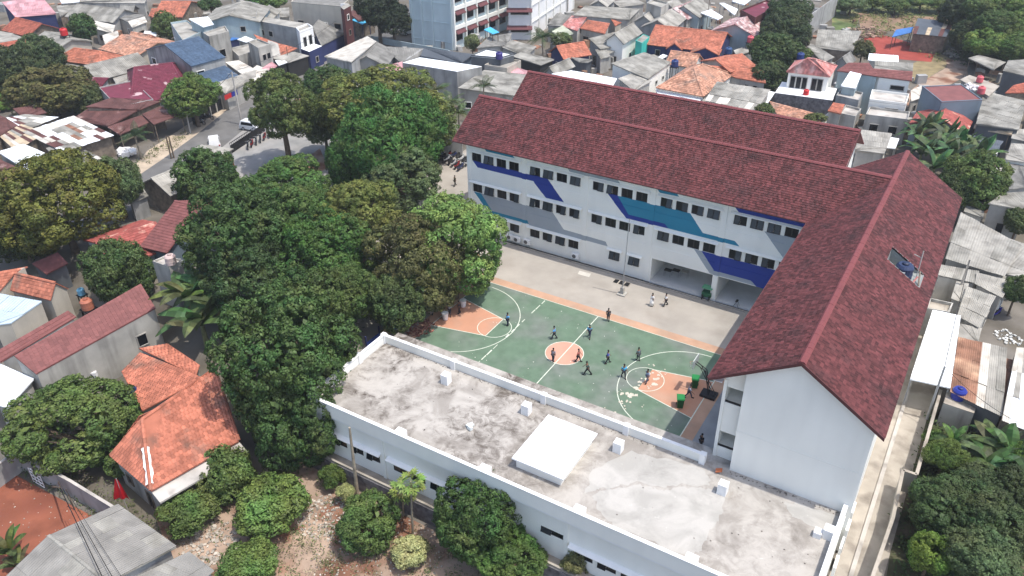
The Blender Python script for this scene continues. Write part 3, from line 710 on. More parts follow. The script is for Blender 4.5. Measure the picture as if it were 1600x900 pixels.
# walkway and retaining wall
mb = MB(); mb.box(-13, -21.29, -1.9, 28, -20.55, -1.5); o = mb.build('walkway', CONC_LT); o['kind'] = 'structure'
rw = thing('retaining_wall', 'dark rough stone retaining wall below the flat roofed block', 'wall', (0, -21.4, -3.3))
mb = MB(); mb.box(-13, -21.56, -3.4, 28, -21.3, -1.52); mb.build('stonework', W_STONE, rw)
mb = MB(); mb.box(-13, -21.5, -1.52, 28, -21.32, -1.28); mb.build('kerb', CONC_LT, rw)
# ================================================================ HOUSES
RK = {}
_wr = random.Random(21)
def autowin(t, pts, ztop, base, wm):
    if wm in (W_WOOD, SHADEIN, BARK, GREYM, W_STONE): return
    n = len(pts); ctr = sum(np.array(p[:2]) for p in pts) / n
    for i in range(n):
        a, b = np.array(pts[i][:2]), np.array(pts[(i + 1) % n][:2]); d = b - a; L = np.hypot(*d)
        if L < 2.2: continue
        nn = np.array([d[1], -d[0]]) / L; mid = (a + b) / 2
        if nn @ (mid - ctr) < 0: nn = -nn
        if nn @ (CAM[:2] - mid) < 0: continue
        hgt = ztop - base; k = min(4, int(L / 2.6))
        for f in range(max(1, int(hgt / 2.9))):
            for j in range(k):
                if _wr.random() < .45: continue
                door = f == 0 and _wr.random() < .3
                win_on(t, a, b, (j + .5) / k + _wr.uniform(-.04, .04), base + f * 2.9 + (1.0 if door else 1.45), .85 if door else _wr.choice([.8, 1.1, 1.4]), 1.9 if door else 1.05, frame=_wr.choice([W_OFF, W_WOOD, W_WHITE]))
for q in (T_ORANGE, T_LIGHTOR, T_DKORANGE, T_BROWN, T_MAROON, T_RED, T_PINK, T_MOTTLED, T_BLUE): RK[q.name] = 'tile'
for q in (S_GREY, S_DKGREY, S_LTGREY, S_SLATE, S_WHITE, S_CREAM, S_RUST, S_BROWN, S_PINK, S_TAN, S_GREEN, S_LTBLUE): RK[q.name] = 'sheet'
def win_on(par, a, b, t, z, w=.9, h=1.1, glass=None, frame=W_OFF):
    a = np.array(a[:2], float); b = np.array(b[:2], float); d = b - a; L = np.hypot(*d); d /= L; n = np.array([d[1], -d[0]])
    if ((np.array(CAM[:2]) - a) @ n) < 0: n = -n
    c = a + d * (L * t)
    mb = MB(); u = np.array([*d, 0]); v = np.array([*n, 0]); c3 = np.array([c[0], c[1], z])
    for s in (-1, 1): mb.obox(c3 + u * s * (w / 2) + v * .03, u * .05, v * .06, (0, 0, h / 2 + .05))
    for s in (-1, 1): mb.obox(c3 + np.array([0, 0, s * h / 2]) + v * .03, u * (w / 2 - .052), v * .058, (0, 0, .05))
    o = mb.build('window', frame, par)
    mb = MB(); mb.obox(c3 + v * .012, u * (w / 2 - .04), v * .012, (0, 0, h / 2 - .04)); mb.build('pane', glass or GLASS, o)
def roofpart(par, planes, m, th=.12, kind=None, caps=()):
    mb = MB(); cv = MB(); k = kind or RK.get(m.name, 'plain')
    for P in planes:
        mb.slab(P, th)
        if k != 'plain': cover(cv, P, k)
    r = mb.build('roof', m, par)
    if k != 'plain': cv.build('roof_tiles' if k in ('tile', 'pan') else 'roof_sheets', m, r, stuff=True, recalc=False)
    if caps:
        for a, b in caps:
            mb = MB(); cap(mb, a, b, .17, .07); mb.build('ridge_cap', m, r)
    return r
CCW = lambda P: P if sum((P[i][0] * P[(i + 1) % len(P)][1] - P[(i + 1) % len(P)][0] * P[i][1]) for i in range(len(P))) > 0 else P[::-1]
def gable(label, rm, wm, A, B, C, zr, ze, name='house', cat='house', over=.35, hip=0, group=None, kind=None, ext=0.0, win=()):
    a, b, c = PG(*A, zr), PG(*B, zr), PG(*C, ze)
    base = hz(a[0], a[1]); zr_, ze_ = (a[2] + b[2]) / 2, c[2]
    d = (b - a)[:2]; L = np.hypot(*d); d /= L; n = np.array([-d[1], d[0]])
    hw = (c - a)[:2] @ n
    if hw < 0: n = -n; hw = -hw
    hw = max(hw, 1.2); a2 = a[:2] - d * ext; b2 = b[:2] + d * ext
    W = lambda p, z: (p[0], p[1], z)
    e = [a2 - n * -hw, b2 + n * hw, b2 - n * hw, a2 - n * hw]
    ha, hb = (hip if hip > 0 else 0), (hip if hip != 0 else 0); hb = abs(hip) if hip != 0 else 0
    if hip:
        ea, eb = a2 - d * ha, b2 + d * hb
        e = [ea + n * hw, eb + n * hw, eb - n * hw, ea - n * hw]
    ra, rb = a2, b2
    planes = [[W(ra, zr_), W(rb, zr_), W(e[1], ze_), W(e[0], ze_)], [W(ra, zr_), W(rb, zr_), W(e[2], ze_), W(e[3], ze_)]]
    caps = [(W(ra, zr_ + .03), W(rb, zr_ + .03))]
    if hip:
        if ha: planes.append([W(e[0], ze_), W(e[3], ze_), W(ra, zr_)]); caps += [(W(ra, zr_ + .03), W(e[0], ze_ + .05)), (W(ra, zr_ + .03), W(e[3], ze_ + .05))]
        planes.append([W(e[1], ze_), W(e[2], ze_), W(rb, zr_)]); caps += [(W(rb, zr_ + .03), W(e[1], ze_ + .05)), (W(rb, zr_ + .03), W(e[2], ze_ + .05))]
    ctr = (e[0] + e[1] + e[2] + e[3]) / 4
    t = thing(name, label, cat, (ctr[0], ctr[1], base), group)
    wa, wb = (ra if not ha else ra - d * ha) + d * over, (rb if not hip else rb + d * hb) - d * over
    w2 = max(.6, hw - over); zs = ze_ + over * (zr_ - ze_) / hw - .14; top = zr_ - .16
    c4 = [wa + n * w2, wb + n * w2, wb - n * w2, wa - n * w2]
    mb = MB()
    if hip and ha: mb.prism(CCW(c4), base - .4, zs - .05)
    else:
        for s in (1, -1):
            if hip: mb.prism([tuple(wa), tuple(wb), tuple(wb + s * n * w2), tuple(wa + s * n * w2)], base - .4, zs - .05)
            else: mb.prism([tuple(wa), tuple(wb), tuple(wb + s * n * w2), tuple(wa + s * n * w2)], base - .4, [top, top, zs, zs])
        if hip: mb.prism([tuple(wa), tuple(wa + d * .3), tuple(wa + d * .3 + n * w2), tuple(wa + n * w2)], base - .4, [top, top, zs, zs]); mb.prism([tuple(wa), tuple(wa + d * .3), tuple(wa + d * .3 - n * w2), tuple(wa - n * w2)], base - .4, [top, top, zs, zs])
    mb.build('wall', wm, t)
    roofpart(t, planes, rm, kind=kind, caps=caps if RK.get(rm.name) == 'tile' or kind else caps[:1])
    if not win: autowin(t, c4, zs, base, wm)
    for (k, tt, z, w, h) in win: win_on(t, c4[k], c4[(k + 1) % 4], tt, base + z, w, h)
    return t
def hiproof(label, rm, wm, E, A, B, zr, ze, name='house', cat='house', over=.4, kind=None, win=()):
    e = [PG(*q, ze) for q in E]
    if len(e) == 3: e.append(e[0] + e[2] - e[1])
    a, b = PG(*A, zr), PG(*B, zr)
    z = e[0][2]; e = [np.array([q[0], q[1], z]) for q in e]; b[2] = a[2]
    ctr = sum(e) / 4; base = hz(ctr[0], ctr[1])
    t = thing(name, label, cat, (ctr[0], ctr[1], base))
    wv = [q + (ctr - q) * (over / max(1, np.linalg.norm(ctr - q))) for q in e]
    mb = MB(); mb.prism(CCW([tuple(q[:2]) for q in wv]), base - .4, z - .1); mb.build('wall', wm, t)
    planes = [[e[0], e[1], a], [e[1], e[2], b, a], [e[2], e[3], b], [e[3], e[0], a, b]]
    up = np.array([0, 0, .05])
    roofpart(t, planes, rm, kind=kind, caps=[(a + up, b + up), (a + up, e[0] + up), (a + up, e[1] + up), (b + up, e[2] + up), (b + up, e[3] + up)])
    if not win: autowin(t, wv, z, base, wm)
    for (k, tt, zz, w, h) in win: win_on(t, wv[k], wv[(k + 1) % 4], tt, base + zz, w, h)
    return t
def shed(label, rm, wm, px, z, name='house', cat='house', over=.3, kind=None, open_=False, group=None, win=(), panels_=None):
    zs = z if hasattr(z, '__len__') else [z] * len(px)
    P = [PG(x, y, zz) for (x, y), zz in zip(px, zs)]
    ctr = sum(P) / len(P); base = hz(ctr[0], ctr[1])
    t = thing(name, label, cat, (ctr[0], ctr[1], base), group)
    wv = [q + (ctr - q) * (over / max(.8, np.linalg.norm((ctr - q)[:2]))) for q in P]
    flip = sum((wv[i][0] * wv[(i + 1) % len(wv)][1] - wv[(i + 1) % len(wv)][0] * wv[i][1]) for i in range(len(wv))) < 0
    order = list(range(len(P)))[::-1] if flip else list(range(len(P)))
    mb = MB()
    if open_:
        for q in wv:
            mb = MB(); mb.tube((q[0], q[1], base - .1), (q[0], q[1], q[2] - .1), .07, n=6); mb.build('post', wm, t)
    else:
        mb.prism([tuple(wv[i][:2]) for i in order], base - .4, [wv[i][2] - .13 for i in order]); mb.build('wall', wm, t)
    if panels_: panels(t, P, *panels_)
    elif len(P) == 4: roofpart2(t, P, rm, kind)
    else: roofpart(t, [[tuple(P[i]) for i in order]], rm, kind=kind or 'plain')
    if not win and not open_: autowin(t, wv, min(q[2] for q in wv), base, wm)
    for (k, tt, zz, w, h) in win: win_on(t, wv[k], wv[(k + 1) % len(wv)], tt, base + zz, w, h)
    return t
def roofpart2(par, P, m, kind=None):   # 4-corner roof, possibly slightly twisted: two flat halves of cover follow it
    k = kind or RK.get(m.name, 'plain'); P = [np.array(p) for p in P]
    # best-fit plane so the covering stays on the slab
    c = sum(P) / 4; n = np.cross(P[2] - P[0], P[3] - P[1]); n /= np.linalg.norm(n)
    if n[2] < 0: n = -n
    Q = [np.array([p[0], p[1], c[2] - (n[0] * (p[0] - c[0]) + n[1] * (p[1] - c[1])) / n[2]]) for p in P]
    order = list(Q)
    if max(q[2] for q in Q) - min(q[2] for q in Q) > .2:       # start the courses on the highest edge
        i = max(range(4), key=lambda i: Q[i][2] + Q[(i + 1) % 4][2]); order = [Q[(i + j) % 4] for j in range(4)]
    roofpart(par, [[tuple(q) for q in order]], m, kind=k)
def panels(par, P, nu, nv, mats, weights, name='roof_panel', lift=.06):
    P = [np.array(p, float) for p in P]
    f = lambda a, b: (P[0] * (1 - a) + P[1] * a) * (1 - b) + (P[3] * (1 - a) + P[2] * a) * b
    for j in range(nv):
        for i in range(nu):
            a0, a1, b0, b1 = i / nu, (i + 1) / nu, j / nv - .01, (j + 1) / nv + .015
            q = [f(a0, b0), f(a1, b0), f(a1, b1), f(a0, b1)]; dz = random.uniform(0, lift) + (.02 if j % 2 else 0)
            vs = []; K = 9
            for s in (0, 1):
                for k in range(K):
                    t = k / (K - 1); p = (q[0] * (1 - t) + q[1] * t) if s == 0 else (q[3] * (1 - t) + q[2] * t)
                    vs.append(p + np.array([random.uniform(-.02, .02) if k in (0, K - 1) else 0, 0, dz + (.035 if k % 2 else 0) + .03 * s]))
            mb = MB(); mb.add(vs, [(k, k + 1, K + k + 1, K + k) for k in range(K - 1)])
            mb.build(name, random.choices(mats, weights)[0] if weights else mats[(i + (j % 2 and random.random() < .2)) % len(mats)], par, recalc=False)
def block(label, wm, px, z, name='house', cat='house', rm=None, parapet=.35, win=(), group=None, depth_px=None):
    P = [PG(x, y, z) for x, y in px]
    if len(P) == 3: P.append(P[0] + P[2] - P[1])
    P = CCW([tuple(p) for p in P]); ctr = sum(np.array(p) for p in P) / len(P); base = hz(ctr[0], ctr[1])
    t = thing(name, label, cat, (ctr[0], ctr[1], base), group)
    mb = MB(); pl = [p[:2] for p in P]; mb.prism(pl, base - .4, P[0][2] - .02); mb.build('wall', wm, t)
    mb = MB(); mb.prism(pl, P[0][2] - .019, P[0][2] + .03); mb.build('roof', rm or S_LTGREY, t)
    if parapet:
        mb = MB(); inn = [tuple(np.array(p[:2]) + (ctr[:2] - np.array(p[:2])) * (.18 / max(.6, np.hypot(*(ctr[:2] - np.array(p[:2])))))) for p in P]; n = len(pl); z0, z1 = P[0][2] + .031, P[0][2] + parapet
        for i in range(n):
            j = (i + 1) % n; mb.prism([pl[i], pl[j], inn[j], inn[i]], z0, z1)
        mb.build('parapet', wm, t)
    if not win: autowin(t, pl, P[0][2], base, wm)
    for (k, tt, zz, w, h) in win: win_on(t, pl[k], pl[(k + 1) % len(pl)], tt, base + zz, w, h)
    return t
# ---- top left quarter
H = gable; S = shed; F = block
S('faded pink striped sheet roof on a blue-gabled shed, top left corner', S_PINK, W_BLUE, [(3, 3), (66, -4), (88, 21), (24, 27)], [5.6, 5.6, 3.8, 3.8])
H('dark orange tiled house below the pink striped roof', T_DKORANGE, W_WOOD, (24, 27), (65, 37), (48, 59), 4.8, 3.0)
S('low grey sheet lean-to in front of the dark orange tiled house at the left edge', S_LTGREY, W_GREY, [(-8, 48), (20, 52), (43, 62), (-8, 67)], [3.4, 3.4, 3.1, 3.1])
H('small orange tiled roof at the left edge above the dark tree', T_DKORANGE, W_OFF, (-10, 70), (41, 61), (30, 82), 4.4, 3.2)
H('grey sheet gable roof beside the raised red water tank', S_GREY, W_BEIGE, (70, 49), (113, 62), (91, 81), 4.2, 3.0)
H('wide grey sheet roof near the top left, behind a leafy dark tree', S_GREY, W_GREY, (120, 6), (195, 15), (163, 34), 5.0, 3.2)
S('dark sheet roof beside the wide grey roof at the top left', S_DKGREY, W_BEIGE, [(180, 26), (192, 20), (228, 24), (203, 36)], [3.6, 3.6, 3.4, 3.4])
S('long grey sheet roof along the top edge, left of the orange tiled house', S_LTGREY, W_OFF, [(120, -6), (230, -4), (226, 5), (125, 4)], [4.6, 4.6, 4.0, 4.0])
H('dark gabled grey roof between the wide grey roof and the orange house', S_DKGREY, W_WOOD, (188, 8), (211, 8), (205, 20), 4.8, 3.6)
H('orange hip roofed house with pale wall, right of the big leafy tree', T_ORANGE, W_OFF, (116, 75), (156, 80), (132, 100), 4.6, 3.0, hip=2.4)
H('pale peach tiled roof left of the blue tiled house', T_LIGHTOR, W_BEIGE, (190, 54), (246, 67), (180, 83), 4.6, 3.2)
H('small peach tiled roof behind the larger peach roof', T_LIGHTOR, W_BEIGE, (205, 50), (238, 55), (230, 63), 4.2, 3.3)
S('small white flat roof between the peach roofs and the dark bushy tree', S_WHITE, W_OFF, [(226, 49), (245, 50), (244, 57), (223, 55)], 3.7)
S('cream boarded hut with slanting grey roof behind the peach roofs', S_CREAM, W_OFF, [(200, 34), (226, 26), (230, 34), (206, 43)], [3.6, 3.6, 3.3, 3.3])
H('bright orange tiled house near the top, with stepped left eave', T_ORANGE, W_WOOD, (252, 2), (299, 2), (280, 27), 5.0, 3.2)
S('lower orange tiled wing left of the bright orange house', T_ORANGE, W_WOOD, [(237, 13), (255, 13), (250, 26), (232, 25)], [3.8, 3.8, 3.2, 3.2])
H('plain grey sheet roof with dark left gable, above the maroon tiled house', S_GREY, W_WOOD, (131, 103), (216, 83), (172, 121), 5.0, 3.3)
S('small maroon tiled roof with white scuffs beside the grey gable', T_MAROON, W_GREY, [(134, 119), (170, 122), (155, 138), (131, 133)], [3.9, 3.9, 3.0, 3.0])
H('maroon tiled house with patches of peeled white paint by the street tree', T_MAROON, W_GREY, (210, 105), (268, 98), (252, 156), 6.4, 3.4, hip=1.6)
t = F('stained grey side wall block left of the maroon tiled house', W_GREY, [(155, 138), (208, 127), (240, 157)], 4.2, rm=T_MAROON, parapet=.2)
H('blue tiled upper roof with white rake trim and stained gable wall', T_BLUE, W_GREY, (257, 70), (311, 57), (293, 105), 8.2, 6.0, over=.15)
S('lower blue tiled roof between the blue upper roof and the road', T_BLUE, W_OFF, [(295, 107), (341, 95), (378, 121), (331, 131)], [5.0, 5.0, 3.6, 3.6])
F('pale blue two storey house block behind the blue tiled roof', W_PALEBLUE, [(267, 38), (292, 34), (316, 52), (286, 66)], 7.0)
S('small white rooftop canopy on the pale blue house', S_WHITE, W_PALEBLUE, [(295, 30), (325, 26), (334, 38), (317, 42)], [9.0, 9.0, 8.4, 8.4])
F('pale balcony tower of the pale house, with a curved white ledge', W_OFF, [(318, 54), (352, 43), (358, 52), (327, 60)], 7.6, win=[(0, .5, 4.5, 1.2, 1.4)])
H('two storey house with corrugated grey roof and blue-grey front near the top', S_GREY, W_PALEBLUE, (358, 24), (379, 1), (331, 20), 8.2, 6.8, win=[(3, .3, 5.5, 1, 1), (3, .7, 5.5, 1, 1)])
F('grey two storey building with shaded shop windows right of the corrugated house', W_GREY, [(362, 28), (385, 4), (405, 8), (400, 30)], 7.0, win=[(0, .3, 5, 1.8, 1.2)])
S('small blue roof wedged beside the pale balcony tower', TARP_BLUE, W_BLUE, [(358, 63), (369, 49), (383, 53), (373, 61)], [3.9, 4.2, 4.0, 3.7])
S('bright white awning roof by the blue roof', S_WHITE, W_OFF, [(371, 62), (384, 57), (398, 62), (384, 66)], 4.2)
F('small white box house with grey door beside the lower blue roof', W_OFF, [(360, 78), (395, 70), (400, 82), (373, 90)], 4.2, win=[(0, .35, 1.4, .8, 1.8), (0, .7, 1.4, .8, 1.8)])
S('grey shop roof above red and blue signs along the road', S_LTGREY, W_OFF, [(332, 133), (400, 108), (400, 122), (352, 146)], [3.8, 3.8, 3.0, 3.0], name='shop', cat='shop')
t = thing('shop_sign', 'red and blue shop banner hanging from the grey shop roof by the road', 'sign', PG(362, 150, 2.6))
a, b = PG(351, 153, 2.6), PG(371, 144, 2.6); mb = MB(); mb.obox(a * .7 + b * .3, (b - a) * .29, (0, -.03, 0), (0, 0, .4)); mb.build('red_panel', mat('sign_red', (.5, .03, .03), .6, .05), t); mb = MB(); mb.obox(a * .25 + b * .75, (b - a) * .24, (0, -.03, 0), (0, 0, .4)); mb.build('blue_panel', mat('sign_blue', (.03, .04, .25), .6, .05), t)
S('cream lean-to shop roof right of the lower blue tiled roof', S_CREAM, W_OFF, [(352, 98), (373, 94), (404, 112), (384, 120)], [4.4, 4.4, 3.4, 3.4], name='shop', cat='shop')
S('dark brown rusty market roof, upper sheet by the stained grey wall', S_BROWN, W_WOOD, [(134, 167), (174, 153), (252, 158), (217, 172)], [4.6, 4.6, 4.2, 4.2], name='market_stall', cat='market roof')
S('dark brown rusty market roof, lower broad slope with rusted edge', S_BROWN, W_WOOD, [(112, 187), (142, 167), (217, 172), (170, 197)], [3.4, 4.1, 4.1, 3.4], name='market_stall', cat='market roof', open_=True)
S('narrow brown awning roof above the small palm by the road', S_BROWN, W_WOOD, [(168, 199), (221, 180), (239, 189), (186, 210)], [3.4, 3.4, 2.8, 2.8], name='market_stall', cat='market roof', open_=True)
S('brown awning roof with hanging goods in front of the leafy street tree', S_BROWN, W_WOOD, [(222, 179), (252, 166), (286, 178), (240, 194)], [3.5, 3.7, 3.1, 3.0], name='market_stall', cat='market roof', open_=True)
S('small dark brown roof left of the white patchwork roof', S_BROWN, W_WOOD, [(20, 170), (58, 164), (73, 176), (36, 184)], [3.9, 3.9, 3.5, 3.5], name='market_stall', cat='market roof')
MW = [S_WHITE, S_CREAM, S_LTGREY, S_BROWN, S_RUST, S_GREY]
S('white, rusty and grey patchwork market roof by the small palm', S_WHITE, W_WOOD, [(36, 207), (116, 181), (178, 212), (98, 238)], [3.5, 3.7, 3.2, 3.0], name='market_stall', cat='market roof', panels_=(11, 5, MW, [9, 5, 3, 6, 1, 2]), over=.5)
S('pale patchwork roof behind the white market roof at the left edge', S_CREAM, W_WOOD, [(0, 186), (40, 179), (92, 183), (36, 206)], [3.6, 3.6, 3.4, 3.4], name='market_stall', cat='market roof', panels_=(6, 3, MW, [6, 6, 4, 1, 0, 2]))
S('tan plank-striped market roof at the left edge', S_TAN, W_WOOD, [(0, 214), (34, 194), (74, 208), (24, 236)], [3.4, 3.6, 3.3, 3.1], name='market_stall', cat='market roof', panels_=(9, 2, [S_TAN, S_CREAM, S_BROWN, S_GREY], [5, 3, 2, 2]))
S('dark red sheet roof cut by the left edge', S_BROWN, W_WOOD, [(-12, 178), (10, 184), (28, 196), (-12, 218)], [3.9, 3.9, 3.6, 3.6], name='market_stall', cat='market roof')
S('blinding white sheet roof by the big leafy tree at the left edge', S_WHITE, W_OFF, [(-3, 238), (37, 225), (70, 239), (44, 267)], [3.5, 3.6, 3.4, 3.3], name='market_stall', cat='market roof')
S('brown sheet roof below the blinding white roof at the left edge', S_BROWN, W_WOOD, [(-10, 246), (27, 261), (34, 274), (-10, 292)], [3.2, 3.2, 2.8, 2.8], name='market_stall', cat='market roof')
S('small grey shack roof between the patchwork roof and the leafy tree', S_GREY, W_WOOD, [(108, 246), (134, 235), (160, 248), (128, 262)], [3.0, 3.0, 2.7, 2.7], name='shack', cat='shack', panels_=(5, 3, [S_LTGREY, S_GREY, S_CREAM, S_TAN], [3, 3, 2, 2]))
# ---- top middle
H('white gabled house with grey roof left of the beige windowless building', S_GREY, W_WHITE, (398, 29), (421, 8), (441, 15), 6.4, 5.2)
F('long grey boarded two storey house with a thin light roof', W_GREY, [(398, 32), (414, 27), (481, 37), (464, 44)], 6.4, rm=S_LTGREY, parapet=0)
F('white bay-windowed shop tower at the end of the grey boarded house', W_PURE, [(463, 46), (481, 39), (489, 44), (468, 52)], 6.2, name='shop', cat='shop', win=[(0, .3, 4.2, .9, 2.0), (0, .7, 4.2, .9, 2.0), (1, .5, 4.2, .8, 2.0)])
F('tall beige windowless building near the top centre', W_BEIGE, [(455, 4), (463, -8), (545, 1), (533, 11)], 8.2, rm=S_DKGREY, parapet=.2)
S('grey striped shop roof sloping to the road below the beige building', S_DKGREY, W_BLUE, [(488, 42), (498, 31), (539, 52), (502, 72)], [5.6, 6.0, 3.4, 3.2], name='shop', cat='shop')
S('orange tiled roof below the grey boarded house', T_ORANGE, W_OFF, [(397, 57), (424, 61), (465, 79), (427, 89)], [5.2, 5.2, 3.4, 3.4])
F('two storey shop with upper windows and balcony left of the orange tiled roof', W_OFF, [(388, 68), (402, 63), (423, 71), (404, 78)], 6.2, name='shop', cat='shop', win=[(0, .35, 4.6, .9, 1.1), (0, .7, 4.6, .9, 1.1), (1, .5, 4.4, .9, 1.1)])
S('grey roofed open shopfront below the orange tiled roof', S_LTGREY, SHADEIN, [(425, 91), (460, 81), (483, 87), (449, 98)], [3.6, 3.6, 3.1, 3.1], name='shop', cat='shop')
S('white awning shopfront between the grey shop roof and the pink shop roof', S_WHITE, SHADEIN, [(430, 95), (440, 92), (449, 97), (435, 102)], 3.3, name='shop', cat='shop')
S('faded pink awning shopfront at the roadside bend', S_PINK, SHADEIN, [(409, 107), (425, 97), (433, 103), (420, 110)], [3.4, 3.4, 3.0, 3.0], name='shop', cat='shop')
S('cream roofed shopfront at the roadside bend', S_CREAM, SHADEIN, [(385, 115), (402, 102), (421, 110), (398, 127)], [3.6, 3.6, 3.0, 3.0], name='shop', cat='shop')
F('blue fronted kiosk with white slab roof by the road', W_BLUE, [(470, 76), (489, 68), (503, 72), (483, 81)], 3.4, rm=S_WHITE, parapet=0, name='shop', cat='shop')
t = F('narrow brown signboard building with white sign faces', W_MAROON, [(532, 11), (543, 5), (548, 9), (537, 15)], 9.0, parapet=0, name='shop', cat='shop')
a, b = PG(533, 15, 7.6), PG(547, 9, 7.6)
for dz, mm, h in ((0, W_PURE, 1.0), (-3.9, W_PURE, .9), (-2.0, S_BROWN, .7)):
    mb = MB(); p = PG(533, 12, 8.0); q = PG(546, 12, 8.0); c = (p + q) / 2; dr = (q - p) / 2; nn = np.array([dr[1], -dr[0], 0]); nn /= np.linalg.norm(nn); mb.obox(c + nn * .9 + np.array([0, 0, dz]), dr * .8, nn * .05, (0, 0, h)); mb.build('sign_face', mm, t)
S('brown canopy behind the signboard building', S_BROWN, W_WOOD, [(545, 20), (556, 14), (586, 25), (560, 33)], [4.2, 4.2, 3.5, 3.5], name='shop', cat='shop')
S('cyan tarpaulin stall cover by the dark tree at the top', TARP_CYAN, W_BLUE, [(550, 31), (561, 25), (579, 31), (566, 38)], [3.6, 3.6, 3.0, 3.0], name='market_stall', cat='market stall', open_=True)
S('grey roof with dark eave left of the dark tree at the top', S_GREY, W_WOOD, [(556, 3), (578, -4), (590, 8), (575, 11)], [4.6, 4.6, 3.8, 3.8])
S('large pale metal roof barn with grey block walls by the road', S_CREAM, W_GREY, [(507, 87), (574, 58), (588, 63), (549, 99)], [5.0, 5.0, 6.4, 6.4])
H('grey fibre roofed building joined to the pale metal barn', S_DKGREY, W_GREY, (572, 88), (590, 66), (602, 107), 6.3, 4.6)
S('broad brownish grey roof right of the pale metal barn', S_DKGREY, W_GREY, [(597, 75), (664, 74), (654, 92), (628, 98)], [5.4, 5.6, 4.2, 4.0])
S('small faded red roof wedged beside the white-topped concrete block', S_PINK, W_GREY, [(602, 108), (621, 96), (629, 98), (629, 119)], [4.6, 4.8, 4.2, 4.0])
F('long concrete block with dazzling white roof behind the trees', W_GREY, [(629, 98), (656, 90), (753, 104), (714, 112)], 5.6, rm=S_WHITE, parapet=0)
S('dark slate metal roof in front of the tall pale blue building', S_SLATE, W_SLATE, [(662, 74), (740, 86), (722, 98), (657, 88)], [5.8, 5.4, 4.4, 4.6])
F('white flat roof with a purple tank beside the slate roof', W_DARKGREY, [(736, 88), (760, 78), (803, 86), (782, 92)], 5.6, rm=S_WHITE, parapet=.25)
F('cream walled flat house below the white flat roof', W_BEIGE, [(757, 104), (782, 92), (814, 97), (792, 109)], 4.4, rm=S_LTGREY)
S('grey fibre roof behind the left end of the red school roof', S_GREY, W_OFF, [(716, 138), (757, 109), (832, 118), (822, 152)], [4.2, 4.2, 3.6, 3.6])
S('tan grey roof patch left of the tall blue building pole tarpaulin', S_DKGREY, W_OFF, [(745, 76), (765, 56), (800, 52), (792, 70)], [4.4, 4.6, 4.0, 4.0])
S('cyan tarpaulin on poles in front of the tall blue building', TARP_CYAN, BARK, [(756, 46), (766, 42), (780, 50), (770, 53)], [6.0, 6.2, 6.0, 5.8], name='tarpaulin', cat='tarpaulin', open_=True)
# tall pale blue building
W_TALL = mat('tall_pale_blue', (.50, .60, .63), .8, .06, .4, streak=.08); AWN = mat('awning_maroon', (.125, .045, .05), .7, .15, .8)
tb = thing('tall_building', 'tall pale blue four storey building with maroon awnings, top centre', 'building', (-61, 77, 0))
a = G(646, 70); b = G(709, 79); c = G(793, 45); bd = (b - a) / np.linalg.norm(b - a); cd = c - b; d4 = a + cd
mb = MB(); mb.prism([tuple(q[:2]) for q in (a, b, c, d4)], -.3, 20); mb.build('wall', W_TALL, tb)
out = np.array([bd[1], -bd[0], 0.0]); out = out if (CAM - a) @ out > 0 else -out
mb = MB()
for t_ in (.01, .26, .52, .97):
    p = a + (b - a) * t_; mb.obox(p + out * .12 + np.array([0, 0, 10]), bd * .22, out * .14, (0, 0, 9.98))
for z in (1.5, 5.2, 8.9, 12.6): mb.obox((a + b) / 2 + out * .05 + np.array([0, 0, z]), (b - a) * .5, out * .06, (0, 0, .06))
mb.build('pilaster', W_TALL, tb)
e = cd / np.linalg.norm(cd); L = np.linalg.norm(cd); o2 = np.array([e[1], -e[0], 0]); o2 = o2 if o2 @ bd > 0 else -o2
for k in range(6):
    p = b + e * (L * (k / 5.0) * .98 + .15); mb = MB(); mb.obox(p + o2 * .25 + np.array([0, 0, 10]), e * .18, o2 * .26, (0, 0, 9.95)); mb.build('pilaster', W_WHITE, tb)
for f in range(4):
    z = 1.4 + f * 3.7
    mb = MB(); mb.obox(b + cd * .5 + o2 * .2 + np.array([0, 0, z + 2.9]), cd * .49, o2 * .22, (0, 0, .35)); mb.build('floor_band', W_WHITE, tb)
    for k in range(5):
        p = b + e * (L * (k + .5) / 5.0)
        win_on(tb, (p - e * 1.6 + o2 * .02)[:2], (p + e * 1.6 + o2 * .02)[:2], .5, z + .9, 2.2, 1.4)
        mb = MB(); q = p + np.array([0, 0, z + 2.2]); mb.add([q - e * 1.5 + o2 * .05 + np.array([0, 0, .35]), q + e * 1.5 + o2 * .05 + np.array([0, 0, .35]), q + e * 1.5 + o2 * .95 - np.array([0, 0, .35]), q - e * 1.5 + o2 * .95 - np.array([0, 0, .35])] , [(0, 1, 2, 3)])
        mb.slab([tuple(q - e * 1.5 + o2 * .05 + np.array([0, 0, .3])), tuple(q + e * 1.5 + o2 * .05 + np.array([0, 0, .3])), tuple(q + e * 1.5 + o2 * .93 - np.array([0, 0, .4])), tuple(q - e * 1.5 + o2 * .93 - np.array([0, 0, .4]))], .08); mb.build('awning', AWN, tb)
tb2 = thing('white_building', 'white gridded wing beside the tall pale blue building', 'building', G(835, 55))
a = G(795, 62); b = G(829, 62); c = G(895, 14); cd = c - b
mb = MB(); mb.prism([tuple(q[:2]) for q in (a, b, c, a + cd)], -.3, 13); mb.build('wall', W_PURE, tb2)
e = cd / np.linalg.norm(cd); L = np.linalg.norm(cd); bd = (b - a) / np.linalg.norm(b - a); o2 = np.array([e[1], -e[0], 0]); o2 = o2 if o2 @ bd > 0 else -o2
for k in range(7):
    mb = MB(); p = b + e * (L * k / 6.0); mb.obox(p + o2 * .12 + np.array([0, 0, 6.4]), e * .15, o2 * .15, (0, 0, 6.4)); mb.build('pilaster', W_WHITE, tb2)
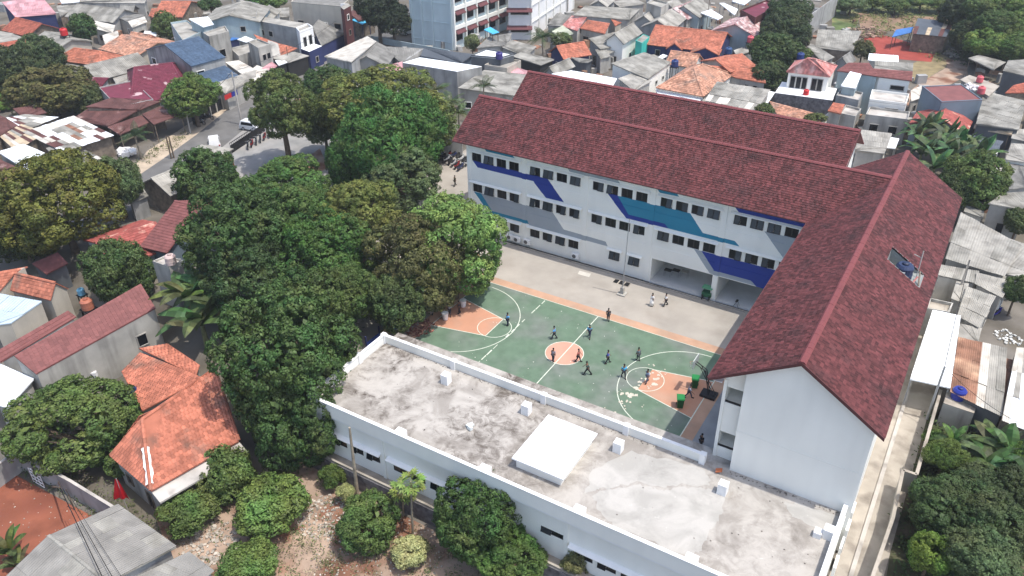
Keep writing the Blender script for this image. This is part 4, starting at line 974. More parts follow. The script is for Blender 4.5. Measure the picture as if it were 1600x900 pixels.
for z in (3.4, 6.8, 10.2):
    mb = MB(); mb.obox(b + cd * .5 + o2 * .08 + np.array([0, 0, z]), cd * .5, o2 * .1, (0, 0, .15)); mb.build('floor_band', W_WHITE, tb2)
of = np.array([bd[1], -bd[0], 0]); of = of if of @ (CAM - a) > 0 else -of
for f in range(3):
    win_on(tb2, a[:2], b[:2], .5, 2.2 + f * 3.5, 3.6, 1.3)
    mb = MB(); q = (a + b) / 2 + np.array([0, 0, 1.0 + f * 3.5 + 2.9 - 1.0]); mb.slab([tuple(q - bd * 2.6 + of * .05), tuple(q + bd * 2.6 + of * .05), tuple(q + bd * 2.6 + of * 1.0 - np.array([0, 0, .6])), tuple(q - bd * 2.6 + of * 1.0 - np.array([0, 0, .6]))], .1); mb.build('awning', AWN, tb2)
# ---- top right of centre
S('very wide grey fibre roof above the pink and orange tiled roofs', S_GREY, W_OFF, [(896, 24), (915, 9), (1000, 14), (983, 31)], [4.8, 5.0, 4.2, 4.0])
H('grey gable with pale front at the top edge, behind the very wide grey roof', S_LTGREY, W_GREY, (935, 1), (950, -12), (952, 8), 5.0, 3.8)
S('grey sheet roof with a white panel beside the white gridded wing', S_DKGREY, W_OFF, [(855, 39), (870, 21), (892, 24), (878, 41)], [3.5, 4.3, 4.3, 3.5])
S('pinkish tiled roof between grey sheets and the orange tiled roof', T_PINK, W_OFF, [(878, 41), (893, 24), (917, 27), (902, 48)], [3.5, 4.4, 4.4, 3.5])
S('mottled orange tiled roof in shade of the very wide grey roof', T_ORANGE, W_OFF, [(906, 44), (918, 31), (953, 36), (945, 53)], [3.4, 4.0, 4.0, 3.2])
S('tiny orange tiled roof at the corner of the mottled orange roof', T_ORANGE, W_BEIGE, [(955, 31), (966, 28), (974, 34), (961, 40)], [4.0, 4.0, 3.4, 3.4])
S('pale green sheet roof beside the palm', S_GREEN, W_OFF, [(862, 49), (880, 40), (896, 52), (874, 60)], [4.0, 4.0, 3.4, 3.4])
S('grey fibre roof right of the orange roof with the blue gable', S_GREY, W_OFF, [(920, 60), (960, 51), (976, 70), (938, 77)], [4.8, 4.8, 3.6, 3.6])
S('lower grey fibre roof at the side of the orange roof with the blue gable', S_GREY, W_OFF, [(930, 78), (946, 75), (954, 88), (938, 92)], [3.4, 3.4, 2.9, 2.9])
H('orange tiled house with navy gable wall above the red school ridge', T_ORANGE, W_BLUE, (869, 72), (913, 65), (886, 92), 4.9, 3.2)
H('grey gabled house with white wall beside the turquoise house', S_GREY, W_WHITE, (960, 53), (990, 36), (978, 67), 6.2, 4.6)
F('bright turquoise walled house with a dark pole in front', W_TURQ, [(993, 64), (1005, 54), (1015, 58), (1003, 68)], 4.4, rm=S_GREY, parapet=.1)
H('left of two grey gables facing the camera, above the turquoise house', S_LTGREY, W_GREY, (1006, 25), (1026, 10), (1030, 33), 5.8, 4.3)
H('right of two grey gables, behind the long orange tiled house', S_LTGREY, W_GREY, (1027, 32), (1050, 14), (1062, 38), 5.8, 4.2)
F('small cream house with two dark windows at the top edge', W_OFF, [(1010, 7), (1020, 1), (1045, 7), (1033, 14)], 7.0, win=[(1, .3, 5.8, .8, 1.4), (1, .7, 5.8, .8, 1.4)])
H('pinkish worn roof at the top, behind the white utility sheds', T_MOTTLED, W_OFF, (1052, 14), (1083, 1), (1076, 30), 5.6, 4.0)
H('grey and pink gable roof left of the white tarpaulin roof', S_GREY, W_PALEBLUE, (1068, 10), (1092, -3), (1096, 26), 6.0, 4.2)
S('white sheet roof like a folded wing behind the long orange house', S_WHITE, W_OFF, [(1095, 20), (1111, 15), (1130, 26), (1121, 31)], [4.8, 5.0, 4.8, 4.6], open_=True)
S('slanted bright white awning near the dark red building', S_WHITE, W_OFF, [(1124, 6), (1131, 4), (1153, 15), (1148, 23)], [5.6, 5.8, 5.0, 4.8], open_=True)
S('white roof at the top edge left of the dark red building', S_WHITE, W_OFF, [(1144, 2), (1155, -4), (1173, 0), (1162, 8)], [5.4, 5.4, 5.0, 5.0], open_=True)
F('dark red walled building at the top, left of the big dark tree', W_MAROON, [(1157, 18), (1198, 2), (1216, 10), (1180, 30)], 6.0, rm=T_MAROON)
H('mottled pink and white tiled house with pale blue gable wall', T_MOTTLED, W_PALEBLUE, (1148, 38), (1177, 20), (1200, 46), 5.8, 4.0)
H('long orange tiled house with navy walls', T_ORANGE, W_BLUE, (1024, 39), (1137, 51), (1015, 70), 5.6, 3.4, win=[(0, .15, 2.0, .9, 1.1), (0, .38, 1.6, .9, 1.6), (0, .8, 1.8, 1.6, 1.1)])
H('left porch gable of the long orange navy house', T_ORANGE, W_BLUE, (1054, 68), (1058, 60), (1066, 78), 4.3, 3.2, name='porch', cat='porch', over=.2)
H('right porch gable of the long orange navy house', T_ORANGE, W_BLUE, (1102, 75), (1107, 66), (1124, 86), 4.3, 3.2, name='porch', cat='porch', over=.2)
H('orange tiled house with white gable end beside the blue tank', T_LIGHTOR, W_WHITE, (1048, 79), (1094, 85), (1040, 100), 4.8, 3.2)
S('small white awning under the long orange navy house', S_WHITE, W_OFF, [(1024, 92), (1036, 85), (1043, 87), (1030, 94)], [2.8, 2.8, 2.5, 2.5], open_=True)
S('large grey fibre roof with long white side wall, behind the school ridge', S_GREY, W_WHITE, [(955, 100), (1007, 81), (1049, 98), (1013, 123)], [5.6, 5.6, 4.4, 4.4], win=[(2, .3, 2.6, .7, .6), (2, .6, 2.6, .7, .6)])
S('lower grey fibre roof with worn patches, next to the school ridge', S_LTGREY, W_OFF, [(966, 123), (1000, 110), (1018, 127), (990, 142)], [4.6, 4.6, 4.0, 4.0])
S('white metal roof tucked behind the school ridge', S_WHITE, W_DARKGREY, [(862, 116), (893, 110), (964, 123), (956, 137)], [4.6, 4.6, 4.2, 4.2])
H('grey gable roof between the palm and the white metal roof', S_GREY, W_GREY, (858, 105), (890, 91), (872, 114), 4.8, 3.6)
S('grey roof with small dark shed wall right of the orange navy-gabled house', S_GREY, W_DARKGREY, [(892, 90), (926, 93), (919, 98), (905, 97)], [3.8, 3.8, 3.3, 3.3])
S('grey roof with a white front sheltering a dark open bay', S_GREY, SHADEIN, [(800, 88), (816, 81), (866, 93), (845, 102)], [4.2, 4.2, 3.5, 3.5])
hiproof('large salmon orange pyramid roof beside the grey corrugated roof', T_LIGHTOR, W_WHITE, [(1025, 137), (1099, 151), (1147, 116)], (1084, 107), (1098, 100), 5.8, 3.4)
S('white awning strip under the salmon pyramid roof', S_WHITE, W_OFF, [(1024, 139), (1097, 154), (1092, 160), (1027, 146)], [2.9, 2.9, 2.6, 2.6], open_=True, name='awning', cat='awning')
S('long mottled orange roof above a white wall, left of the dark tree', T_ORANGE, W_OFF, [(1107, 101), (1194, 110), (1197, 129), (1148, 122)], [4.4, 4.4, 3.2, 3.2], win=[(2, .3, 2.2, .7, .4), (2, .6, 2.2, .7, .4)])
H('small orange gabled roof behind the long mottled orange roof', T_ORANGE, W_OFF, (1118, 93), (1160, 84), (1172, 106), 5.2, 4.0)
S('grey corrugated roof with torn white patches behind the school ridge', S_LTGREY, W_OFF, [(1120, 128), (1204, 141), (1180, 174), (1101, 157)], [4.6, 4.6, 3.8, 3.8], panels_=(9, 3, [S_GREY, S_LTGREY, S_CREAM, S_WHITE], [6, 6, 1, 1]))
# ---- top right
S('wide grey fibre roofed hall by the red earth lot', S_GREY, W_WOOD, [(1278, 46), (1346, 49), (1332, 80), (1273, 75)], [4.8, 4.8, 3.4, 3.4])
S('grey slanted roof left of the small grey pyramid roof', S_GREY, W_OFF, [(1261, 73), (1270, 69), (1304, 89), (1286, 98)], [3.8, 3.8, 3.4, 3.4])
H('small grey pyramid roof behind the maroon ribbed roof', S_DKGREY, W_GREY, (1316, 90), (1329, 81), (1302, 103), 5.0, 3.8)
hiproof('white house with pink hipped tile roof and a row of tall windows', T_PINK, W_WHITE, [(1229, 112), (1297, 120), (1308, 103)], (1262, 91), (1273, 92), 8.6, 6.2, win=[(0, .14, 4.6, .8, 1.9), (0, .29, 4.6, .8, 1.9), (0, .44, 4.6, .8, 1.9), (0, .68, 4.6, .8, 1.9), (0, .83, 4.6, .8, 1.9)])
F('rough dark stone terrace with white railings below the pink hipped house', W_STONE, [(1211, 145), (1301, 157), (1308, 138), (1222, 128)], 3.6, rm=W_PURE, parapet=.0, name='terrace', cat='terrace')
S('maroon ribbed roof right of the pink hipped house', T_BROWN, W_PALEBLUE, [(1307, 111), (1326, 97), (1358, 99), (1373, 119)], [6.4, 7.4, 7.4, 6.4])
S('long maroon ribbed roof over a white wall with one slit window', T_BROWN, W_WHITE, [(1359, 106), (1426, 112), (1425, 126), (1371, 120)], [7.0, 7.0, 6.2, 6.2], win=[(2, .35, 4.8, 2.0, .7)])
S('bright white rooftop awning between the maroon ribbed roofs', S_WHITE, W_PALEBLUE, [(1328, 112), (1346, 116), (1337, 138), (1314, 134)], [6.6, 6.6, 5.6, 5.6], name='awning', cat='awning')
F('grey concrete stair block below the bright white rooftop awning', W_GREY, [(1306, 152), (1341, 160), (1348, 148), (1314, 140)], 4.2, rm=CONC)
F('pale concrete flat block with two slot windows, right of the stair block', W_OFF, [(1352, 182), (1418, 190), (1421, 178), (1358, 170)], 3.6, rm=CONC, win=[(0, .25, 2.0, 1.2, 1.2), (0, .7, 2.0, 1.2, 1.2)])
F('white balcony block behind the pale concrete flat block', W_WHITE, [(1358, 158), (1415, 165), (1420, 150), (1362, 143)], 4.6, rm=CONC, win=[(0, .2, 3.4, .8, .8), (0, .65, 3.2, 1.8, 1.4)])
S('small flat orange rooftop with white edge near the school ridge', T_ORANGE, W_OFF, [(1302, 160), (1320, 163), (1314, 178), (1293, 173)], [4.2, 4.2, 4.0, 4.0])
S('pale awning below the small flat orange rooftop', S_CREAM, W_OFF, [(1294, 176), (1312, 180), (1306, 188), (1286, 183)], [3.0, 3.0, 2.6, 2.6], open_=True, name='awning', cat='awning')
S('peach orange roof strip along the foot of the stone terrace', T_LIGHTOR, W_OFF, [(1202, 158), (1291, 181), (1280, 193), (1214, 178)], [3.2, 3.2, 2.8, 2.8])
S('white curved canopy left of the stone terrace', S_WHITE, W_OFF, [(1190, 141), (1211, 144), (1200, 161), (1188, 166)], [3.4, 3.4, 2.8, 2.8], open_=True, name='awning', cat='awning')
S('white sheet roof beside the red earth lot', S_WHITE, W_OFF, [(1358, 84), (1404, 87), (1404, 97), (1356, 94)], [4.6, 4.6, 4.2, 4.2])
S('grey sheet roof between the white sheet roof and the maroon ribbed roof', S_GREY, W_OFF, [(1367, 95), (1427, 99), (1426, 113), (1366, 108)], [5.2, 5.2, 4.6, 4.6])
S('dark slate shed with brown plank roof end by the forest', S_SLATE, W_WOOD, [(1434, 29), (1490, 35), (1479, 58), (1425, 53)], [4.4, 4.4, 3.4, 3.4], name='shed', cat='shed', panels_=(8, 2, [S_SLATE, S_SLATE, S_BROWN, S_TAN], [3, 3, 1, 2]))
S('blue tarpaulin shelter beside the dark slate shed', TARP_BLUE, BARK, [(1394, 57), (1400, 47), (1428, 41), (1424, 51)], [2.6, 3.0, 3.2, 2.6], name='tarpaulin', cat='tarpaulin', open_=True)
F('slate blue house with maroon roof edge and dark windows', W_SLATE, [(1441, 136), (1502, 133), (1535, 157)], 6.2, rm=T_BROWN, parapet=.15, win=[(0, .62, 2.6, 1.4, 1.6), (1, .3, 2.6, .9, 1.8), (1, .8, 2.6, 1.2, 2.2)])
S('pale roof terrace with two red drums behind the slate blue house', CONC_LT, W_OFF, [(1500, 124), (1515, 117), (1562, 134), (1545, 150)], 5.6)
H('red tiled house with one peeled pink slope behind the banana plants', T_RED, W_PALEBLUE, (1469, 184), (1481, 164), (1418, 197), 5.2, 3.4)
S('broad grey fibre roof with tan awning at the right edge', S_GREY, W_DARKGREY, [(1537, 143), (1604, 158), (1592, 203), (1525, 194)], [5.2, 5.2, 4.2, 4.2])
S('tan awning strip below the broad grey roof at the right edge', S_TAN, W_WOOD, [(1523, 194), (1583, 205), (1580, 211), (1521, 200)], [3.8, 3.8, 3.4, 3.4], open_=True, name='awning', cat='awning')
S('grey carport roof on posts by the dirt track', S_GREY, W_WOOD, [(1513, 91), (1530, 86), (1572, 97), (1552, 109)], [3.6, 3.6, 3.2, 3.2], open_=True, name='shed', cat='shed')
S('grey roof at the right edge behind the carport', S_GREY, W_DARKGREY, [(1567, 110), (1575, 95), (1606, 93), (1606, 120)], [4.2, 4.4, 4.4, 4.0])
S('dark orange and blue roof cut by the right edge', T_DKORANGE, W_WOOD, [(1570, 146), (1584, 132), (1608, 128), (1608, 144)], [3.4, 4.2, 4.2, 3.4])
S('greenish slate flat roof behind the banana plants', S_SLATE, W_SLATE, [(1503, 209), (1568, 221), (1548, 246), (1506, 236)], [3.2, 3.2, 3.0, 3.0])
S('light grey roof at the right edge below the broad grey roof', S_LTGREY, W_WHITE, [(1571, 249), (1580, 224), (1606, 226), (1606, 254)], [3.6, 3.8, 3.8, 3.6])
S('dark grey yard roof at the right edge', S_DKGREY, W_GREY, [(1560, 300), (1572, 256), (1606, 258), (1606, 292)], [3.0, 3.0, 3.0, 3.0])
S('ribbed grey roof over a pale wall, right of the round leafy tree', S_GREY, W_OFF, [(1544, 318), (1566, 302), (1606, 300), (1606, 330)], [4.2, 4.4, 4.4, 4.0])
MG = [S_LTGREY, S_LTGREY, S_GREY, S_GREY]
S('large pale sheeted roof beside the right eave of the school', S_LTGREY, W_OFF, [(1501, 332), (1596, 384), (1570, 432), (1477, 404)], [3.8, 3.6, 3.2, 3.4], panels_=(6, 3, MG, [5, 5, 2, 2]))
S('rubble-strewn pale roof by the tall pole', S_CREAM, W_OFF, [(1470, 414), (1530, 424), (1526, 444), (1462, 430)], [3.2, 3.2, 3.0, 3.0], panels_=(5, 2, MG, [2, 4, 5, 1]))
S('grey roof sloping down right of the tall pole', S_GREY, W_OFF, [(1526, 426), (1582, 440), (1566, 466), (1522, 444)], [3.4, 3.2, 2.8, 3.0], panels_=(5, 2, MG, [5, 3, 1, 2]))
S('grey flat roof with a torn white sheet near the blue motorbike yard', S_GREY, W_OFF, [(1510, 448), (1556, 464), (1530, 512), (1495, 494)], [3.2, 3.2, 3.0, 3.0], panels_=(4, 3, MG, [6, 3, 1, 2]))
S('white metal carport roof beside the alley', S_WHITE, GREYM, [(1457, 485), (1501, 494), (1485, 606), (1422, 592)], [3.4, 3.4, 3.1, 3.1], open_=True, name='carport', cat='carport')
S('patchwork roof with rusty red sheets by the blue tank', S_RUST, W_DARKGREY, [(1497, 528), (1574, 545), (1566, 651), (1484, 612)], [3.4, 3.4, 3.0, 3.0], panels_=(6, 3, [S_RUST, S_RUST, S_RUST, S_CREAM, S_LTGREY, S_GREY], None))
S('white ribbed roof cut by the right edge', S_WHITE, W_WOOD, [(1588, 544), (1612, 546), (1612, 675), (1565, 656)], [3.8, 3.8, 3.4, 3.4], panels_=(4, 3, [S_CREAM, S_LTGREY, S_WHITE], [3, 2, 3]))
F('white walled lean-to between the school eave and the white carport', W_OFF, [(1452, 470), (1488, 478), (1482, 492), (1446, 486)], 2.9, rm=CONC_LT, name='shed', cat='shed')
F('pale concrete slab under the blue water tank', W_OFF, [(1480, 612), (1528, 628), (1522, 646), (1474, 630)], 2.4, rm=CONC_LT, parapet=0, name='shed', cat='shed')
# ---- left, behind the big trees
H('grey fibre roofed house between the road and the dark round tree', S_LTGREY, W_WOOD, (236, 279), (330, 240), (274, 303), 4.6, 3.0)
S('grey roof beside the iron gate railing', S_LTGREY, W_OFF, [(281, 243), (316, 226), (365, 232), (336, 248)], [3.6, 3.8, 3.4, 3.2])
H('bright red tiled house with a sun-bleached slope under the leafy trees', T_RED, W_PALEBLUE, (150, 384), (243, 343), (234, 399), 4.8, 3.2)
H('red brown gridded tile roof beside the dark trees', T_BROWN, W_SLATE, (273, 314), (315, 323), (221, 386), 6.4, 3.8)
S('small red tiled roof left of the leafy tree and the white tank tower', T_BROWN, W_DARKGREY, [(50, 412), (90, 394), (106, 411), (72, 428)], [3.6, 3.6, 3.0, 3.0])
H('orange tiled house with beige end wall at the left edge', T_ORANGE, W_BEIGE, (24, 428), (86, 440), (68, 463), 5.6, 4.3, over=.15)
S('orange tiled wing cut by the left edge', T_ORANGE, W_BEIGE, [(-14, 430), (42, 413), (25, 429), (-14, 466)], [5.2, 5.2, 4.8, 4.4])
S('light blue metal roof with cream wall at the left edge', S_LTBLUE, W_BEIGE, [(-10, 458), (65, 471), (17, 505), (-10, 508)], [4.8, 4.6, 4.2, 4.2], over=.05)
S('narrow brown tiled roof left of the long brown tiled roof', T_BROWN, W_GREY, [(-6, 549), (106, 485), (119, 495), (0, 566)], [4.5, 4.6, 4.1, 4.0])
lb = S('long brown tiled roof house with a pale stained side wall', T_BROWN, W_OFF, [(22, 556), (220, 443), (243, 481), (56, 584)], [5.6, 5.6, 4.4, 4.4], over=.1, win=[(2, .17, 2.9, 1.0, 1.3)])
S('plain white roof at the left edge below the brown tiled roofs', S_WHITE, W_OFF, [(-8, 566), (53, 592), (12, 637), (-8, 632)], [3.6, 3.5, 3.2, 3.2])
F('white concrete tank tower between the trees', W_OFF, [(239, 411), (265, 420), (286, 404), (258, 397)], 5.0, rm=CONC, parapet=.25, name='tank_tower', cat='tower')
oh = hiproof('large orange tiled house with a white-sealed hip, lower left', T_ORANGE, W_OFF, [(172, 712), (236, 767), (373, 689)], (222, 655), (335, 575), 5.7, 3.3, kind='pan')
e1, e2 = PG(236, 767, 3.15), PG(373, 689, 3.15); dd = e2 - e1; nn = np.array([dd[1], -dd[0], 0]); nn /= np.linalg.norm(nn); nn = nn if nn @ (CAM - e1) > 0 else -nn
mb = MB(); mb.slab([tuple(e1 + [0, 0, -.1]), tuple(e2 + [0, 0, -.1]), tuple(e2 + nn * 1.3 + [0, 0, -.35]), tuple(e1 + nn * 1.3 + [0, 0, -.35])], .16); mb.build('concrete_canopy', CONC, oh)
ap, ep = PG(222, 655, 5.7), PG(236, 767, 3.3); mb = MB()
for s in (-1, 1):
    d = (ep - ap); sx = np.cross(d, [0, 0, 1]); sx /= np.linalg.norm(sx); P = []
    for k in range(9):
        t_ = .42 + .5 * k / 8; p = ap + d * t_ + np.array([0, 0, .16]); P.append((p + sx * s * .13, p + sx * s * (.11 + random.uniform(.08, .26)) - np.array([0, 0, .1])))
    for k in range(8): mb.quad(P[k][0], P[k + 1][0], P[k + 1][1], P[k][1])
mb.build('white_sealant', W_PURE, oh, recalc=False)
S('orange tiled back roof with a sunken gutter, beside the long pale wall', T_ORANGE, W_OFF, [(190, 582), (218, 549), (318, 592), (222, 640)], [3.6, 4.2, 4.2, 3.6], kind='pan')
S('worn orange tiled roof under the banana plants', T_ORANGE, W_OFF, [(217, 544), (262, 537), (312, 570), (306, 588)], [4.3, 4.2, 4.0, 3.9], kind='pan')
gt = gable('grey fibre sheet roofed hall, bottom left corner', S_GREY, W_GREY, (76, 837), (168, 911), (197, 799), 4.4, 3.0, kind='plain', over=.3)
a, b, c = PG(76, 837, 4.4), PG(168, 911, 4.4), PG(197, 799, 3.0); d = (b - a) / np.linalg.norm(b - a); hw = (c - a) - d * ((c - a) @ d)
hw[2] = c[2] - a[2]
for s in (1, -1):
    h2 = np.array([hw[0] * s, hw[1] * s, hw[2]]); L = np.linalg.norm(b - a)
    panels(gt, [a + [0, 0, .03], a + d * L + [0, 0, .03], a + d * L + h2 + [0, 0, .03], a + h2 + [0, 0, .03]], 9, 4, [mat('near_fibre_sheet', (.25, .24, .22), .92, .2, .6, streak=.2, bump=.25, bscale=6), S_GREY], [5, 1], 'fibre_sheet', .015)
S('lower grey fibre lean-to roof at the bottom edge', S_GREY, W_GREY, [(200, 908), (296, 862), (335, 892), (290, 930)], [2.9, 2.9, 2.4, 2.4], panels_=(5, 3, [MATS['near_fibre_sheet'], S_GREY], [4, 1], 'fibre_sheet', .015))

# ---- further low roofs filling the gaps
S('grey fibre roof seen between the ends of the two red school roofs', S_LTGREY, W_OFF, [(1346, 203), (1394, 209), (1382, 240), (1336, 234)], [3.6, 3.6, 3.2, 3.2])
S('small white sheet beside the grey roof between the red school roofs', S_WHITE, W_OFF, [(1386, 214), (1405, 217), (1399, 232), (1380, 230)], [3.0, 3.0, 2.7, 2.7], open_=True, name='awning', cat='awning')
F('narrow pale stair house left of the white balcony block', W_OFF, [(1311, 180), (1336, 185), (1345, 173), (1321, 167)], 3.4, rm=CONC)
S('narrow white shack left of the slate blue house', S_CREAM, W_OFF, [(1423, 142), (1440, 134), (1441, 152), (1424, 158)], [3.4, 3.4, 3.0, 3.0], name='shack', cat='shack')
S('grey roof left of the spiky palm by the white gridded wing', S_GREY, W_OFF, [(783, 73), (800, 63), (838, 73), (822, 89)], [3.8, 4.2, 4.2, 3.6])
S('faded red and grey roof at the left end of the rear school ridge', S_PINK, W_OFF, [(775, 109), (800, 103), (828, 112), (812, 122)], [3.6, 3.8, 3.6, 3.4])
S('pale grey roof at the top edge right of the white gridded wing', S_LTGREY, W_OFF, [(958, 3), (992, -3), (1008, 6), (968, 11)], [4.0, 4.2, 4.0, 3.8])
S('cream roof strip right of the leafy dark tree by the red tank', S_CREAM, W_BEIGE, [(146, 32), (180, 40), (176, 52), (146, 44)], [3.6, 3.6, 3.2, 3.2])
S('beige walled house with cream roof left of the peach tiled roofs', S_CREAM, W_BEIGE, [(160, 56), (184, 48), (187, 62), (164, 70)], [3.8, 4.0, 3.4, 3.4])
S('grey roof between the pink striped roof and the wide grey roof, top left', S_GREY, W_WOOD, [(88, 10), (118, 2), (118, 14), (94, 26)], [3.8, 4.0, 3.6, 3.4])
S('white rooftop at the top edge right of the pink striped roof', S_WHITE, W_OFF, [(92, -3), (124, -6), (124, 3), (96, 5)], [4.6, 4.6, 4.4, 4.4])
S('grey roof right of the blue tank of the long orange navy house', S_LTGREY, W_GREY, [(1146, 79), (1174, 70), (1180, 78), (1150, 88)], [3.0, 3.2, 3.0, 2.8])
S('grey sheet roof behind the grey boarded two storey house', S_GREY, W_OFF, [(425, 14), (452, 12), (452, 26), (432, 27)], [4.4, 4.4, 4.0, 4.0])
S('low grey lean-to between the grey gable and the maroon tiled house', S_LTGREY, W_GREY, [(176, 122), (205, 114), (208, 124), (182, 132)], [3.0, 3.2, 2.8, 2.7])
S('rusty lean-to at the foot of the stained grey side wall', S_RUST, W_WOOD, [(120, 152), (150, 146), (156, 152), (132, 162)], [2.8, 2.8, 2.5, 2.5], name='shack', cat='shack')
S('grey roof between the orange hip house and the dark blue-green tree', S_GREY, W_OFF, [(92, 98), (125, 103), (118, 116), (96, 112)], [2.9, 2.9, 2.6, 2.6])
S('grey lean-to between the cyan tarpaulin on poles and the purple tank', S_DKGREY, W_OFF, [(800, 80), (818, 72), (832, 78), (815, 88)], [3.2, 3.4, 3.0, 3.0])
S('pale roof at the top edge between two grey gables and the small cream house', S_LTGREY, W_OFF, [(1040, 4), (1058, -2), (1066, 6), (1050, 12)], [4.6, 4.6, 4.2, 4.2])
S('grey utility roof in front of the dark red walled building', S_GREY, W_OFF, [(1128, 36), (1150, 28), (1158, 36), (1140, 46)], [3.4, 3.6, 3.2, 3.2])
S('rusty red roof behind the mottled pink tiled house', S_RUST, W_MAROON, [(1180, 16), (1206, 8), (1210, 22), (1196, 32)], [4.2, 4.4, 4.0, 3.8])
S('grey sheet roof beside the turquoise house, facing the palm', S_GREY, W_GREY, [(942, 70), (958, 64), (966, 78), (950, 84)], [3.2, 3.4, 3.0, 3.0])
S('grey garage roof at the right edge above the greenish slate roof', S_LTGREY, W_OFF, [(1584, 200), (1608, 204), (1608, 222), (1580, 216)], [3.6, 3.6, 3.4, 3.4])
S('pale concrete roof at the right edge beneath the light grey roof', CONC, W_GREY, [(1548, 262), (1570, 262), (1566, 282), (1546, 280)], 2.6)
S('grey roof under the right eave of the school, behind the round leafy tree', S_GREY, W_OFF, [(1512, 312), (1540, 318), (1536, 340), (1506, 330)], [3.0, 3.0, 2.8, 2.8])
S('sheet roof between the tall white pole and the torn grey flat roof', S_LTGREY, W_GREY, [(1494, 440), (1514, 444), (1506, 474), (1486, 466)], [2.9, 2.9, 2.7, 2.7])
S('low grey roof left of the red tiled house under the yellow green tree', S_GREY, W_GREY, [(196, 300), (222, 292), (232, 306), (204, 318)], [3.0, 3.2, 2.8, 2.7])
S('grey shack roof between the yellow green tree and the tan market roof', S_GREY, W_WOOD, [(72, 232), (92, 226), (112, 242), (90, 252)], [2.9, 2.9, 2.7, 2.7], name='shack', cat='shack')
S('grey roof at the right edge continuing the large pale sheeted roof', S_LTGREY, W_OFF, [(1578, 374), (1608, 384), (1608, 436), (1572, 428)], [3.4, 3.4, 3.1, 3.1])
S('low grey roof beneath the large pale sheeted roof, beside the rubble-strewn roof', S_GREY, W_OFF, [(1532, 404), (1574, 430), (1566, 442), (1528, 424)], [2.9, 2.9, 2.7, 2.7])
S('rusty roof strip between the patchwork roof and the white ribbed roof', S_RUST, W_WOOD, [(1570, 560), (1588, 564), (1570, 640), (1560, 634)], [2.8, 2.8, 2.6, 2.6])
S('grey lean-to roof above the patchwork roof by the torn grey flat roof', S_LTGREY, W_OFF, [(1500, 506), (1534, 514), (1528, 536), (1496, 528)], [2.8, 2.8, 2.7, 2.7])
# ================================================================ VEGETATION
rng = np.random.default_rng(5)
def unit(n):
    v = rng.normal(size=(n, 3)); return v / np.linalg.norm(v, axis=1)[:, None]
def leafmesh(name, C, Nn, ln, wd_, droop=0.0):
    k = len(C); t = np.cross(Nn, unit(k)); t /= np.linalg.norm(t, axis=1)[:, None] + 1e-9
    if droop: t[:, 2] -= droop; t /= np.linalg.norm(t, axis=1)[:, None]
    s = np.cross(Nn, t); s /= np.linalg.norm(s, axis=1)[:, None] + 1e-9
    L = (ln * rng.uniform(.65, 1.3, k))[:, None]; Wd = (wd_ * rng.uniform(.7, 1.25, k))[:, None]
    b = Nn * (L * .10)
    V = np.stack([C - t * L / 2 - b, C + s * Wd / 2 + b, C + t * L / 2 - b, C - s * Wd / 2 + b], 1).reshape(-1, 3)
    me = bpy.data.meshes.new(name); me.vertices.add(4 * k); me.vertices.foreach_set('co', V.astype(np.float32).ravel())
    me.loops.add(4 * k); me.loops.foreach_set('vertex_index', np.arange(4 * k, dtype=np.int32))
    me.polygons.add(k); me.polygons.foreach_set('loop_start', np.arange(0, 4 * k, 4, dtype=np.int32)); me.polygons.foreach_set('loop_total', np.full(k, 4, dtype=np.int32))
    me.update(calc_edges=True); me.materials.append(LEAF); return me
def crown(name, nl, lr, per_lobe, csz, per, ln, wd_, droop=0.0, tilt=.42, zmin=-.72):
    # lobes: sphere centres; small leaf clumps ride on the outer skin of the lobes, larger leaves fill the inside
    d = unit(nl * 5); d = d[d[:, 2] > zmin]; keep = []
    for q in d:                                     # spread the lobes
        if all(q @ k < .93 - .006 * nl * .5 for k in keep): keep.append(q)
        if len(keep) >= nl: break
    d = np.array(keep); n = len(d)
    lr_ = lr * rng.uniform(.66, 1.32, n); lc = d * (1.0 - lr_ * .9)[:, None] * rng.uniform(.76, 1.10, n)[:, None]
    C = []; NN = []; CI = []
    for i in range(n):
        o = unit(int(per_lobe * (lr_[i] / lr) ** 2)); o = o[(o @ d[i] > -.3)]
        cc = lc[i] + o * lr_[i] * rng.uniform(.88, 1.05, len(o))[:, None]
        for c, oo in zip(cc, o):
            if (np.linalg.norm(c - lc, axis=1) < lr_ * .75).any(): continue
            s = csz * rng.uniform(.75, 1.35); k = int(per * (s / csz) ** 1.6) + 3
            u = unit(k); out = oo + np.array([0, 0, .55]); out /= np.linalg.norm(out); mm = u @ out < 0; u[mm] = -u[mm]
            C.append(c + u * (s * rng.uniform(.7, 1.05, k))[:, None]); nn = u + out * .35 + unit(k) * tilt; NN.append(nn / np.linalg.norm(nn, axis=1)[:, None])
        for q in range(5):      # loose sprigs that break the outline
            w_ = d[i] + unit(1)[0] * .6; c = lc[i] + w_ / np.linalg.norm(w_) * lr_[i] * rng.uniform(.95, 1.12); k = int(per * .8); u = unit(k); C.append(c + u * (csz * rng.uniform(.5, 1.1, k))[:, None] * np.array([.8, .8, 1.2])); nn = u + unit(k) * .6 + np.array([0, 0, .4]); NN.append(nn / np.linalg.norm(nn, axis=1)[:, None])
        o = unit(70); C.append(lc[i] + o * lr_[i] * rng.uniform(.6, .86, 70)[:, None]); nn = o + unit(70) * .3; NN.append(nn / np.linalg.norm(nn, axis=1)[:, None]); CI.append(len(C) - 1)
    L = np.concatenate([np.full(len(c), 2.6 if i in CI else 1.0) for i, c in enumerate(C)])
    return leafmesh(name, np.concatenate(C), np.concatenate(NN), ln * L, wd_ * L, droop)
BIG = [crown('crown', 30, .36, 100, .072, 24, .052, .030) for _ in range(4)]
